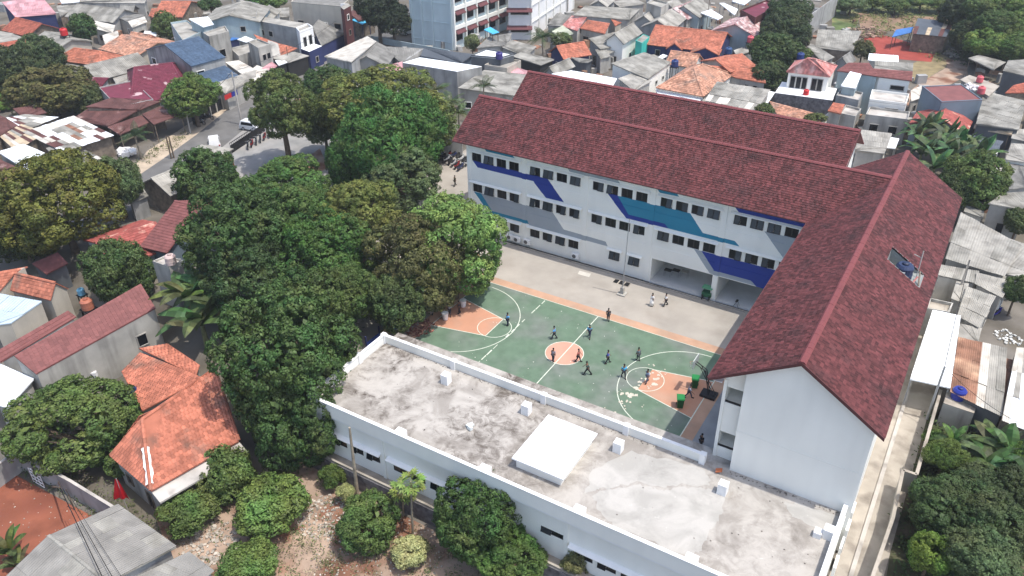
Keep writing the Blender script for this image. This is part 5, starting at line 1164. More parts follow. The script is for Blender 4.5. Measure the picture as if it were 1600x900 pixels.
MID = [crown('crown', 19, .42, 66, .10, 22, .072, .043) for _ in range(4)]
FINE = [crown('crown', 34, .34, 95, .075, 19, .075, .024, droop=.9) for _ in range(2)]
BUSH = [crown('crown', 13, .42, 34, .17, 20, .13, .062, zmin=-.35, tilt=.7) for _ in range(3)]
FAR = [crown('crown', 11, .48, 34, .16, 13, .14, .09) for _ in range(3)]
SETS = {'big': BIG, 'mid': MID, 'fine': FINE, 'bush': BUSH, 'far': FAR}
cnt = [0]
def tree(px, py, w, h, col, kind, label, name='tree', cat='tree', zc=None, bark=None, group=None, lean=(0, 0), trunk=True):
    if kind in ('big', 'mid', 'fine'): w *= 1.07; h *= 1.07
    g = PG(px, py, 4.0); D = depth(g); wm = w * D / FPX
    for _ in range(3):
        z = zc if zc is not None else max(1.2 if name == 'shrub' else 2.2, wm * (.75 if name == 'shrub' else 1.0) + (0 if name == 'shrub' else 1.6))
        g = PG(px, py, z); D = depth(g); wm = w * D / FPX
    dv = g - CAM; th = math.atan2(-dv[2], np.hypot(dv[0], dv[1])); hm = h * D / FPX
    rz = math.sqrt(max(hm * hm - (wm * math.sin(th)) ** 2, (.40 * wm) ** 2)) / math.cos(th)
    rz = min(max(rz, wm * (.62 if kind in ('big', 'mid', 'fine') else .4)), wm * 1.7)
    base = hz(g[0], g[1]); bx, by = g[0] + lean[0], g[1] + lean[1]
    t = thing(name, label, cat, (bx, by, base), group)
    S_ = SETS[kind]; cnt[0] += 1
    link('crown', S_[cnt[0] % len(S_)], t, (g[0] - bx, g[1] - by, g[2] - base), (0, 0, random.uniform(0, 6.28)), (wm, wm, rz), tuple(min(.45, (c * .94 + (col[0] + col[1] + col[2]) / 3 * .06) * k) for c, k in zip(col, (1.86, 1.78, 1.3))))
    if trunk:
        mb = MB(); r0 = max(.05, min(.42, wm * .075)); cz = g[2] - base; fork = np.array([(g[0] - bx) * .5, (g[1] - by) * .5, max(.25, cz - rz * .55)])
        p = np.array([0, 0, -.3]); k = 4
        for i in range(k):
            q = np.array([0, 0, -.3]) * (1 - (i + 1) / k) + fork * ((i + 1) / k) + np.array([random.uniform(-.1, .1), random.uniform(-.1, .1), 0]) * (wm * .12 if i < k - 1 else 0)
            mb.tube(p, q, r0 * (1.25 - .45 * i / k), r0 * (1.25 - .45 * (i + 1) / k), 9, caps=False); p = q
        for j in range(7):
            an = j * .9 + random.uniform(-.3, .3); e = np.array([g[0] - bx + wm * .6 * math.cos(an), g[1] - by + wm * .6 * math.sin(an), cz + rz * random.uniform(-.1, .55)])
            md = fork * .45 + e * .55 + np.array([0, 0, -.06 * wm]); mb.tube(fork, md, r0 * .55, r0 * .34, 6, caps=False); mb.tube(md, e, r0 * .34, r0 * .1, 5, caps=False)
        mb.build('trunk', bark or BARK, t, org=(0, 0, 0))
    return t
DK = (.034, .066, .024); MG_ = (.05, .10, .028); OL = (.085, .105, .032); OLB = (.09, .085, .034); BR = (.098, .170, .056); GY = (.065, .10, .052); YL = (.135, .165, .045); LG = (.08, .16, .04)
T = tree
# main mass in front of the school, back to front
T(600, 168, 92, 40, OL, 'big', 'olive yellow spreading tree above the drooping tree, left of the red school roof', zc=8)
T(665, 190, 48, 38, (.06, .085, .03), 'mid', 'olive tree closest to the back corner of the red school roof', zc=6)
T(512, 136, 38, 33, DK, 'mid', 'dark tree beside the pale metal barn by the road', zc=6.5)
T(506, 196, 30, 28, GY, 'mid', 'greyish tree with a forked trunk at the edge of the forecourt', zc=4.5)
T(438, 165, 54, 50, (.058, .085, .03), 'big', 'tall roadside tree with a bare dark trunk rising from the forecourt', zc=9.2)
T(610, 218, 92, 74, (.038, .092, .026), 'fine', 'large drooping fine-leaved tree in the middle of the tree mass', zc=8)
T(560, 255, 46, 50, (.036, .085, .026), 'fine', 'smaller drooping fine-leaved tree at the left of the large drooping tree', zc=5.5)
T(626, 278, 62, 46, GY, 'big', 'grey green tree just below the large drooping tree', zc=6)
T(455, 288, 62, 44, (.05, .10, .03), 'big', 'green tree on the near edge of the forecourt', zc=5.5)
T(320, 275, 48, 42, (.036, .068, .024), 'mid', 'dark round tree beside the grey roofed house by the road', zc=6)
T(395, 320, 45, 42, (.04, .08, .026), 'mid', 'small green crown between the forecourt tree and the large dark tree', zc=6)
T(368, 362, 78, 76, DK, 'big', 'large dark tree beside the red brown gridded tile roof', zc=7.5)
T(560, 332, 66, 50, OL, 'big', 'olive crowned tree in the middle, left of the bright green round tree', zc=7)
T(470, 335, 52, 46, (.042, .085, .026), 'big', 'mid green tree left of the olive crowned tree', zc=6.5)
T(505, 402, 74, 68, (.036, .082, .022), 'big', 'fresh green tree in the centre of the tree mass', zc=6)
T(395, 432, 66, 58, (.026, .050, .021), 'big', 'very dark shaded tree left of the fresh green tree', zc=5)
T(645, 415, 76, 74, (.062, .066, .030), 'big', 'brownish thin-leaved tree beside the bright green round tree', zc=6)
T(706, 386, 79, 74, BR, 'big', 'bright green round dense tree touching the paved yard', zc=6.2)
T(536, 460, 54, 52, (.048, .082, .028), 'big', 'tree shading the corner of the flat roof parapet', zc=5)
T(622, 475, 44, 46, (.045, .072, .030), 'mid', 'small shaded tree next to the left basketball hoop', zc=4.5)
T(478, 470, 52, 48, (.034, .065, .022), 'mid', 'dark tree wedged behind the huge foreground tree', zc=4.5)
T(446, 562, 102, 104, (.038, .074, .026), 'big', 'huge dark green tree in front of the flat roofed block', zc=7.5)
T(462, 655, 70, 76, (.034, .066, .024), 'big', 'lower crown hanging beside the orange tiled house, under the huge tree', zc=4.5, name='tree')
# left
T(90, 310, 92, 74, (.078, .088, .022), 'big', 'very wide yellow green tree at the left, below the white market roofs', zc=7)
T(30, 355, 52, 52, (.04, .06, .024), 'mid', 'dark tree at the left edge under the wide yellow green tree', zc=4.5)
T(182, 285, 34, 40, GY, 'mid', 'grey green slim tree right of the wide yellow green tree', zc=5)
T(184, 424, 48, 50, (.042, .072, .028), 'mid', 'feathery green tree left of the white tank tower', zc=4.5)
T(60, 92, 38, 34, (.036, .06, .03), 'mid', 'dark blue-green tree below the dark orange tiled house', zc=5)
T(22, 118, 42, 42, (.03, .045, .022), 'mid', 'dark shaded tree at the left edge above the market roofs', zc=4.5)
T(78, 142, 58, 38, (.075, .075, .032), 'mid', 'olive brown broad tree above the patchwork market roofs', zc=4.5)
T(128, 152, 30, 26, (.045, .06, .03), 'mid', 'small dark green tree right of the olive brown tree', zc=3.2)
T(6, 160, 16, 14, LG, 'bush', 'bright green shrub at the left edge by the dark red sheet roof', name='shrub', cat='shrub')
T(300, 150, 40, 30, (.065, .11, .03), 'mid', 'leafy street tree in front of the maroon tiled house', zc=5)
T(127, 42, 20, 20, DK, 'far', 'leafy dark tree beside the red water tank', zc=5)
T(128, 62, 14, 14, (.025, .04, .02), 'far', 'lower dark crown below the tree by the red water tank', zc=2.6)
T(262, 42, 22, 22, (.05, .08, .028), 'far', 'dark bushy tree left of the pale blue two storey block', zc=4.5)
T(328, 8, 17, 11, DK, 'far', 'small dark tree at the top behind the orange tiled house', zc=4.5)
T(418, 1, 30, 8, MG_, 'far', 'row of green treetops along the top edge beyond the white gabled house', zc=4)
T(590, 14, 34, 28, (.018, .030, .020), 'mid', 'big nearly black tree left of the tall pale blue building', zc=7)
T(614, 30, 26, 24, (.018, .030, .020), 'mid', 'second nearly black tree against the tall pale blue building', zc=5)
T(738, 66, 12, 12, (.11, .14, .08), 'far', 'pale green small tree in front of the maroon awnings', zc=3.6)
T(875, 62, 17, 11, (.05, .075, .03), 'far', 'low dark bush right of the palm by the white gridded wing', zc=2.6)
# right
T(1232, 22, 34, 26, (.032, .055, .025), 'mid', 'dark tree at the top, left of the boundary wall', zc=6.5)
T(1226, 52, 38, 32, (.028, .046, .023), 'mid', 'very dark tree right of the dark red building', zc=5)
T(1212, 84, 40, 30, (.034, .06, .024), 'mid', 'dark green tree right of the small orange gabled roof', zc=4.5)
T(1200, 118, 30, 24, (.028, .05, .022), 'mid', 'shaded tree behind the long mottled orange roof', zc=3.2)
T(1250, 88, 18, 16, (.045, .075, .028), 'far', 'small tree behind the pink hipped house', zc=3.4)
T(1348, 78, 16, 15, (.06, .07, .035), 'far', 'scrubby bush beside the wide grey hall', zc=3)
T(1112, 84, 13, 9, (.06, .09, .03), 'far', 'green bush in front of the right porch gable', zc=2, name='shrub', cat='shrub')
T(1194, 172, 14, 11, (.05, .07, .03), 'far', 'dark bush behind the school ridge by the white curved canopy', zc=4, name='shrub', cat='shrub')
T(1276, 186, 17, 8, (.06, .075, .03), 'far', 'olive bush behind the school ridge by the pale awning', zc=4, name='shrub', cat='shrub')
for i, (x, y, w, h, c, l) in enumerate([
    (1506, 22, 34, 28, (.022, .036, .02), 'nearly black tree at the left edge of the forest'), (1512, 58, 26, 24, (.024, .04, .02), 'dark tree at the forest edge beside the slate shed'),
    (1545, 15, 36, 22, (.05, .085, .03), 'mid green tree at the top of the forest'), (1585, 10, 34, 22, (.075, .125, .035), 'light green tree in the top right corner'),
    (1560, 40, 32, 22, (.045, .08, .028), 'arching green tree in the middle of the forest'), (1594, 42, 26, 22, (.07, .12, .035), 'light green tree at the right edge of the forest'),
    (1540, 66, 30, 20, (.08, .135, .035), 'bright yellow green tree at the lower left of the forest'), (1580, 70, 32, 20, (.055, .10, .03), 'fresh green tree at the lower right of the forest'),
    (1530, 84, 22, 10, (.03, .05, .022), 'dark low growth at the foot of the forest'), (1575, 90, 26, 10, (.028, .048, .022), 'low shaded growth above the carport roof')]):
    T(x, y, w, h, c, 'mid', l, group='trees of the far forest', zc=[6, 4, 8, 9, 7, 7, 5, 5, 2, 2][i])
for i, (x, y, w, h, c) in enumerate([(1330, 8, 22, 12, GY), (1365, 2, 20, 8, (.07, .11, .03)), (1400, 8, 20, 8, (.05, .085, .025)), (1440, 2, 22, 9, MG_), (1470, 6, 20, 10, (.07, .11, .03))]):
    T(x, y, w, h, c, 'bush', ['dry grey green bush by the boundary wall at the top', 'yellow green bush beside the dark shed at the top edge', 'low green bush above the brown field', 'mid green bush near the top edge beyond the brown field', 'yellow green bush beside the forest at the top'][i], name='shrub', cat='shrub', group='bushes beyond the field')
T(1524, 282, 46, 44, (.05, .085, .028), 'mid', 'round leafy tree behind the right eave of the school', zc=5)
T(1490, 300, 26, 30, (.034, .055, .024), 'mid', 'dark tree tucked against the far corner of the school roof', zc=4)
T(1592, 345, 20, 18, (.045, .065, .03), 'mid', 'small dark tree at the right edge below the ribbed roof', zc=3)
T(1590, 452, 20, 22, (.036, .06, .025), 'mid', 'dark tree at the right edge by the blue motorbike', zc=3.2)
T(1494, 792, 66, 50, (.030, .056, .024), 'big', 'dark bushy tree by the alley wall, lower right', zc=3.6)
T(1545, 815, 62, 52, (.034, .052, .024), 'big', 'broad dark tree at the lower right edge', zc=3.8)
T(1535, 868, 48, 40, (.055, .085, .045), 'mid', 'pale leaved tree in the bottom right corner', zc=4)
T(1456, 864, 30, 32, (.075, .14, .03), 'mid', 'bright green young tree at the bottom beside the alley', zc=3)
T(1530, 752, 34, 26, (.045, .07, .035), 'mid', 'grey green shrub between the banana clump and the dark bushy tree', zc=2.4, name='shrub', cat='shrub')
T(1478, 712, 32, 26, (.06, .10, .03), 'fine', 'feathery light green shrub by the alley wall', zc=2.4, name='shrub', cat='shrub')
# foreground left
T(112, 662, 96, 74, (.060, .095, .030), 'big', 'wide glossy green tree beside the orange tiled house, lower left', zc=3.6)
T(200, 720, 32, 22, (.05, .08, .028), 'bush', 'low shrub in the shade behind the red flag', name='shrub', cat='shrub')
T(425, 786, 54, 30, (.070, .115, .035), 'bush', 'wide leafy shrub in the dusty yard', name='shrub', cat='shrub')
T(295, 800, 42, 28, (.060, .10, .032), 'bush', 'leafy shrub below the concrete canopy of the orange house', name='shrub', cat='shrub')
T(352, 745, 44, 42, (.055, .09, .03), 'bush', 'taller shrub between the orange house and the huge tree', name='shrub', cat='shrub')
T(576, 815, 46, 42, (.055, .095, .032), 'mid', 'rounded shrub beside the heap of pale rubble', name='shrub', cat='shrub', zc=2.2)
T(519, 745, 19, 19, (.065, .11, .032), 'bush', 'small round shrub against the stone retaining wall', name='shrub', cat='shrub')
T(388, 880, 44, 22, (.062, .105, .032), 'bush', 'broad shrub at the bottom edge left of the rubble', name='shrub', cat='shrub')
T(640, 862, 28, 24, (.30, .33, .15), 'bush', 'pale yellow green shrub near the bottom centre', name='shrub', cat='shrub')
T(540, 770, 14, 14, (.2, .22, .12), 'bush', 'pale spotted plant at the foot of the bare trunk', name='shrub', cat='shrub')
T(755, 812, 70, 72, (.036, .072, .024), 'big', 'dense dark mango tree in front of the flat roofed block, bottom centre', zc=3.6)
T(800, 872, 56, 40, (.045, .09, .026), 'big', 'lower mango tree at the bottom edge right of the dense mango tree', zc=2.4)
T(900, 880, 22, 22, (.10, .11, .06), 'bush', 'thin reddish twigged shrub at the bottom by the awning windows', name='shrub', cat='shrub')
# bare trunk rising in front of the flat block
bt = thing('dead_tree', 'pale bare slender dead tree rising in front of the flat roofed block', 'dead tree', PG(559, 775))
b0 = PG(559, 775); b1 = CAM + ray(546, 668) * ((b0[1] - CAM[1]) / ray(546, 668)[1]); mb = MB()
for i in range(7): mb.tube(b0 + (b1 - b0) * i / 7, b0 + (b1 - b0) * (i + 1) / 7, .17 - i * .012, .158 - i * .012, 8)
mb.build('trunk', PALEBARK, bt)
# ---------------------------------------------------------------- palms, bananas, papaya
def frond_mesh(L=2.6, arch=1.0, nl=17, lw=.55, col=None):
    mb = MB(); pts = []
    for i in range(nl + 1):
        t = i / nl; pts.append(np.array([L * (t * .95), 0, L * (.42 * t - .72 * arch * t * t)]))
    for i in range(nl):
        p, q = pts[i], pts[i + 1]; t = (i + .5) / nl; w = lw * math.sin(math.pi * min(1, .12 + t * .9)) + .06; d = q - p
        for s in (-1, 1):
            mb.add([p, p + d * .55, p + d * 1.6 + np.array([0, s * w, -.30 * w]), p + d * 1.1 + np.array([0, s * w * .9, -.34 * w])], [(0, 1, 2, 3)])
        mb.tube(p, q, .03 * (1 - t) + .008, .03 * (1 - t) + .006, 4, caps=False)
    me = mb.mesh('frond'); me.materials.append(LEAF); return me
FR = [frond_mesh(2.7, .9), frond_mesh(2.7, 1.3), frond_mesh(2.7, .45)]
def palm(px, py, h, s, label, col=(.06, .10, .03), n=13, group=None, zc=None):
    g = PG(px, py, h); base = hz(g[0], g[1]); t = thing('palm_tree', label, 'palm tree', (g[0], g[1], base), group)
    mb = MB(); k = 6; hh = g[2] - base
    for i in range(k): mb.tube((.08 * math.sin(i), 0, -.2 + (hh + .2) * i / k), (.08 * math.sin(i + 1), 0, -.2 + (hh + .2) * (i + 1) / k), .17 - .01 * i, .16 - .01 * i, 8)
    mb.build('trunk', PALEBARK, t, org=(0, 0, 0))
    for i in range(n):
        link('frond', FR[i % 3], t, (0, 0, hh), (random.uniform(-.2, .2), random.uniform(-.75, .25), i * 2.4 + random.uniform(-.2, .2)), (s, s, s), tuple(c * random.uniform(.8, 1.25) for c in col))
def blade_mesh(L=2.2, w=.34, arch=.9):
    mb = MB(); n = 9; P = []
    for i in range(n + 1):
        t = i / n; ww_ = w * (math.sin(math.pi * min(1, .06 + .94 * t)) ** .6) * (1 if t < .98 else .3); z = L * (.75 * t - .85 * arch * t * t)
        P.append((np.array([L * t * .85, -ww_, z - .1 * ww_]), np.array([L * t * .85, 0, z + .06]), np.array([L * t * .85, ww_, z - .1 * ww_])))
    for i in range(n):
        for s in (0, 1):
            a, b, c, d = P[i][s], P[i][s + 1], P[i + 1][s + 1], P[i + 1][s]
            mb.quad(a, b, c, d)
    me = mb.mesh('leaf_blade'); me.materials.append(LEAF); return me
BL = [blade_mesh(2.2, .36, .6), blade_mesh(2.4, .34, 1.05), blade_mesh(1.9, .30, .2)]
def banana(px, py, s, label, col=(.07, .13, .03), n=8, h=2.2, group='banana plants'):
    g = PG(px, py, h); base = hz(g[0], g[1]); t = thing('banana_plant', label, 'banana plant', (g[0], g[1], base), group)
    mb = MB(); mb.tube((0, 0, -.2), (0, 0, h), .16 * s, .09 * s, 8); mb.build('stem', mat('banana_stem', (.16, .17, .08), .8, .25, 3), t, org=(0, 0, 0))
    for i in range(n):
        link('leaf_blade', BL[i % 3], t, (0, 0, h - .1), (random.uniform(-.25, .25), random.uniform(-.7, .1), i * 2.4 + random.uniform(-.3, .3)), (s, s, s), tuple(c * random.uniform(.75, 1.35) for c in col))
palm(848, 58, 4.2, 1.25, 'spiky palm beside the white gridded wing, top centre', (.05, .09, .03), 16)
palm(211, 212, 3.6, .95, 'small palm at the roadside in front of the brown awning roof', (.05, .085, .035), 15)
palm(756, 134, 6.5, .95, 'grey green palm behind the left end of the red school roof', (.08, .10, .055), 12)
palm(520, 148, 7.0, 1.1, 'yellowish coconut palm standing above the dark roadside trees', (.13, .15, .05), 12, 'coconut palms in the tree mass')
palm(680, 140, 6.5, 1.0, 'coconut palm in front of the concrete block with white roof', (.09, .13, .045), 12, 'coconut palms in the tree mass')
palm(702, 160, 6.0, 1.1, 'coconut palm close to the left eave of the red school roof', (.085, .12, .045), 13, 'coconut palms in the tree mass')
palm(717, 176, 4.6, 1.0, 'lower coconut palm right beside the red school roof corner', (.08, .12, .04), 11, 'coconut palms in the tree mass')
for x, y, s, l in [(296, 470, 1.5, 'tall banana plant by the end of the long brown tiled roof'), (322, 452, 1.3, 'banana plant beneath the dark trees left of the huge tree'), (315, 505, 1.6, 'banana plant with wide drooping leaves beside the orange back roof'), (340, 478, 1.3, 'banana plant hidden behind the huge tree')]:
    banana(x, y, s * 1.35, l, (.075, .12, .04), n=11, h=3.2)
for x, y, s, l in [(1450, 205, 1.35, 'dark banana plant in front of the red tiled house'), (1476, 218, 1.4, 'banana plant with light ribs left of the slate flat roof'), (1462, 238, 1.5, 'banana plant beside the far corner of the school roof'), (1500, 228, 1.3, 'light green banana plant on the slate flat roof side'), (1532, 240, 1.3, 'banana plant right of the slate flat roof, above the round tree'), (1440, 240, 1.2, 'banana plant behind the ridge end of the school'), (1486, 246, 1.4, 'banana plant in the middle of the clump beside the school roof'), (1514, 252, 1.3, 'banana plant just above the round leafy tree'), (1460, 262, 1.3, 'lowest banana plant at the edge of the school roof'), (1432, 212, 1.1, 'slim banana plant under the red tiled house eave')]:
    banana(x, y, s * 1.3, l, (.06, .105, .04), n=10, h=3.4)
for x, y, s, l in [(1556, 700, 1.5, 'banana plant in the right clump, nearest the ribbed white roof'), (1578, 715, 1.6, 'banana plant at the right edge below the white ribbed roof'), (1540, 722, 1.4, 'leftmost banana plant of the lower right clump'), (1490, 690, 1.0, 'small banana plant by the alley wall')]:
    banana(x, y, s * .9, l, (.06, .10, .035), n=11, h=2.0)
banana(14, 862, 1.1, 'banana plant at the bottom left corner by the grey hall', (.075, .125, .03), h=1.6)
banana(30, 885, .9, 'second banana plant at the bottom left corner, partly browned', (.11, .11, .04), h=1.2)
def papaya(px, py, top, label):
    b = PG(px, py); d = ray(*top); q = CAM + d * ((b[1] - CAM[1]) / d[1]); t = thing('papaya_tree', label, 'papaya tree', b)
    h = q[2] - b[2]; mb = MB(); mb.tube((0, 0, -.1), (q[0] - b[0], 0, h), .10, .06, 8); mb.build('trunk', PALEBARK, t, org=(0, 0, 0))
    mb = MB(); n = 7; L = .55
    for k in range(n):
        a = -1.9 + 3.8 * k / (n - 1); ll = L * (1 - .35 * abs(a) / 1.9); dx, dy = math.cos(a), math.sin(a)
        mb.add([(0, 0, 0), (dx * ll * .5 - dy * .09, dy * ll * .5 + dx * .09, .03), (dx * ll, dy * ll, -.08), (dx * ll * .5 + dy * .09, dy * ll * .5 - dx * .09, .03)], [(0, 1, 2, 3)])
    mb2 = MB(); 
    for v, f in ((mb.v, mb.f),): mb2.add([(x + .75, y, z + .1) for x, y, z in v], f)
    mb2.tube((0, 0, 0), (.75, 0, .1), .015, n=4); me = mb2.mesh('leaf'); me.materials.append(LEAF)
    for i in range(22): link('leaf', me, t, (q[0] - b[0], 0, h - .02 * i), (random.uniform(-.3, .3), random.uniform(-.5, .6), i * 2.4), (1, 1, 1), (.20 * random.uniform(.8, 1.2), .27 * random.uniform(.8, 1.2), .07))
# dense garden by the alley
for i, (x, y, w, h, c, k) in enumerate([(1450, 775, 22, 26, (.04, .07, .026), 'bush'), (1466, 818, 32, 32, (.028, .05, .022), 'mid'), (1500, 735, 26, 24, (.05, .085, .03), 'bush'), (1580, 765, 34, 34, (.03, .05, .024), 'mid'), (1500, 775, 30, 22, (.045, .075, .03), 'bush'), (1580, 840, 36, 40, (.032, .05, .024), 'mid'), (1490, 870, 40, 36, (.034, .06, .026), 'mid'), (1590, 720, 20, 34, (.07, .12, .035), 'bush'), (1460, 690, 18, 18, (.06, .10, .03), 'bush')]):
    T(x, y, w, h, c, k, ['low bush hugging the outer face of the alley wall', 'shaded dark bush at the foot of the alley wall', 'small bush between the feathery shrub and the banana clump', 'shaded dark tree at the right edge below the banana clump', 'bush in front of the broad dark tree, lower right', 'dark foliage at the right edge above the pale leaved tree', 'dark bush between the bright green young tree and the pale leaved tree', 'light green growth at the right edge under the white ribbed roof', 'small bush at the bend of the alley wall'][i], name='shrub', cat='shrub', zc=[1.2, 2, 1.4, 2.2, 1.6, 2.4, 2, 1.8, 1.0][i], group='shrubs of the alley garden')
papaya(645, 836, (642, 752), 'slender papaya tree with a pale leafy crown by the retaining wall')
papaya(630, 806, (629, 765), 'second thinner papaya tree behind the pale-crowned papaya')

def weeds(label, px, n, col, size=.3, h=.35, cat='weeds'):
    P = [PG(x, y) for x, y in px]; rnd = random.Random(len(label)); C = []; NN = []
    x0, x1 = min(p[0] for p in P), max(p[0] for p in P); y0, y1 = min(p[1] for p in P), max(p[1] for p in P); k = 0
    while k < n:
        x, y = rnd.uniform(x0, x1), rnd.uniform(y0, y1)
        if not inpoly(x, y, P): k += .2; continue
        k += 1; z = hz(x, y)
        if -13.2 < x < 28 and -21.6 < y < 60: continue
        s = size * rnd.uniform(.5, 1.6)
        for q in range(rnd.randint(5, 12)): C.append((x + rnd.gauss(0, s), y + rnd.gauss(0, s), z + rnd.uniform(.03, h) * s / size)); NN.append((rnd.gauss(0, .6), rnd.gauss(0, .6), 1))
    if not C: print('NO WEEDS', label, [tuple(np.round(p, 1)) for p in P]); return
    C = np.array(C); NN = np.array(NN); NN /= np.linalg.norm(NN, axis=1)[:, None]
    o = link('weeds', leafmesh('weeds', C, NN, size * .95, size * .42), col=col); tag(o, label, cat, kind='stuff')
weeds('scruffy weeds between the shrubs and rubble of the dusty yard', [(240, 790), (470, 715), (620, 800), (720, 850), (800, 940), (300, 960)], 420, (.11, .14, .05), .22, .4)
weeds('dry pale weeds along the bottom of the dusty yard', [(440, 830), (700, 850), (800, 930), (430, 930)], 300, (.30, .27, .16), .18, .3)
weeds('weeds along the grey wall beside the red soil lot', [(20, 690), (120, 730), (240, 810), (230, 850), (170, 820), (30, 740)], 160, (.10, .13, .045), .24, .5)
weeds('overgrown low plants in the garden by the alley', [(1460, 650), (1610, 650), (1620, 920), (1400, 920), (1420, 760)], 900, (.075, .115, .04), .32, .7)
weeds('grass and weeds around the brown field, top right', [(1300, -10), (1490, -10), (1500, 60), (1470, 100), (1400, 60), (1340, 60)], 500, (.16, .18, .06), .6, .8)
weeds('low undergrowth along the foot of the forest', [(1490, 60), (1620, 60), (1620, 110), (1500, 100)], 500, (.07, .12, .035), .6, 1.2)
weeds('weeds along the roadside verge', [(176, 300), (230, 236), (300, 200), (310, 206), (250, 246), (200, 282)], 90, (.12, .14, .05), .3, .4)
weeds('leafy ground plants under the big trees left of the court', [(330, 560), (420, 420), (560, 300), (640, 430), (560, 520), (400, 660)], 500, (.06, .09, .035), .35, .6)
# ================================================================ PEOPLE
def skinned(nodes, edges, sub=1):
    me = bpy.data.meshes.new('skin_tmp'); me.from_pydata([n[:3] for n in nodes], edges, []); ob = bpy.data.objects.new('skin_tmp', me); COL.objects.link(ob)
    md = ob.modifiers.new('s', 'SKIN'); md.use_smooth_shade = True
    if sub:
        sb = ob.modifiers.new('d', 'SUBSURF'); sb.levels = sub; sb.render_levels = sub
    sv = me.skin_vertices[0].data
    for i, n in enumerate(nodes): sv[i].radius = (n[3], n[4] if len(n) > 4 else n[3]); sv[i].use_root = (i == 0)
    bpy.context.view_layer.update(); dg = bpy.context.evaluated_depsgraph_get()
    out = bpy.data.meshes.new_from_object(ob.evaluated_get(dg)); bpy.data.objects.remove(ob); return out
def pose(sw, arm, bend=0.0, sit=False):
    # sw: stride half length, arm: swing; facing +x, height 1.6
    hp = .86 if not sit else .42; n = [(0, 0, hp, .12, .15)]; e = []
    def add(p, parent, *r): n.append((*p, *r)); e.append((parent, len(n) - 1)); return len(n) - 1
    c1 = add((.02 + bend * .2, 0, hp + .20), 0, .11, .14); c2 = add((.03 + bend * .5, 0, hp + .40), c1, .12, .17); nk = add((.03 + bend * .65, 0, hp + .52), c2, .055, .055)
    hd0 = add((.05 + bend * .75, 0, hp + .60), nk, .075, .07); hd1 = add((.05 + bend * .8, 0, hp + .70), hd0, .085, .078); hd2 = add((.04 + bend * .8, 0, hp + .77), hd1, .055, .055)
    nose = add((.145 + bend * .8, 0, hp + .655), hd1, .016, .014)
    hands = []
    for s, a in ((1, arm), (-1, -arm)):
        sh = add((.03 + bend * .5, s * .185, hp + .42), c2, .055, .055); el = add((.03 + bend * .5 + a * .14, s * .24, hp + .19), sh, .040, .040)
        wr = add((.10 + bend * .5 + a * .30, s * .23, hp - .01), el, .027, .027); pa = add((.12 + bend * .5 + a * .33, s * .225, hp - .07), wr, .030, .018)
        for k in range(4):
            f1 = add((.13 + bend * .5 + a * .35 + (k - 1.5) * .014, s * .22, hp - .115 - .006 * (1.5 - abs(k - 1.5))), pa, .010, .010); add((.135 + bend * .5 + a * .36 + (k - 1.5) * .016, s * .212, hp - .155 - .010 * (1.5 - abs(k - 1.5))), f1, .008, .008)
        th = add((.15 + bend * .5 + a * .33, s * .205, hp - .075), pa, .010, .010); add((.165 + bend * .5 + a * .34, s * .20, hp - .105), th, .008, .008)
    legs = []
    for s, a in ((1, sw), (-1, -sw)):
        if sit:
            h_ = add((.06, s * .09, hp - .02), 0, .09, .09); k_ = add((.42, s * .12, hp - .02), h_, .065, .065); an = add((.42, s * .12, .07), k_, .042, .042)
        else:
            h_ = add((0, s * .085, hp - .06), 0, .09, .09); k_ = add((a * .48 + .05, s * .09, .46), h_, .062, .062); an = add((a * .95 - (.06 if a < 0 else 0), s * .09, .075 + (.05 if a < -.1 else 0)), k_, .040, .040)
        z_ = n[an][2]; toe = add((n[an][0] + .13, s * .10, max(.03, z_ - .04)), an, .038, .030); legs.append((h_, k_, an, toe))
    return n, e, legs, (c1, c2, nk), hd1
def subset(n, e, keep, scale, lift=0.0):
    idx = {k: i for i, k in enumerate(keep)}
    return [(n[k][0], n[k][1], n[k][2], n[k][3] * scale + .012, (n[k][4] if len(n[k]) > 4 else n[k][3]) * scale + .012) for k in keep], [(idx[a], idx[b]) for a, b in e if a in idx and b in idx]
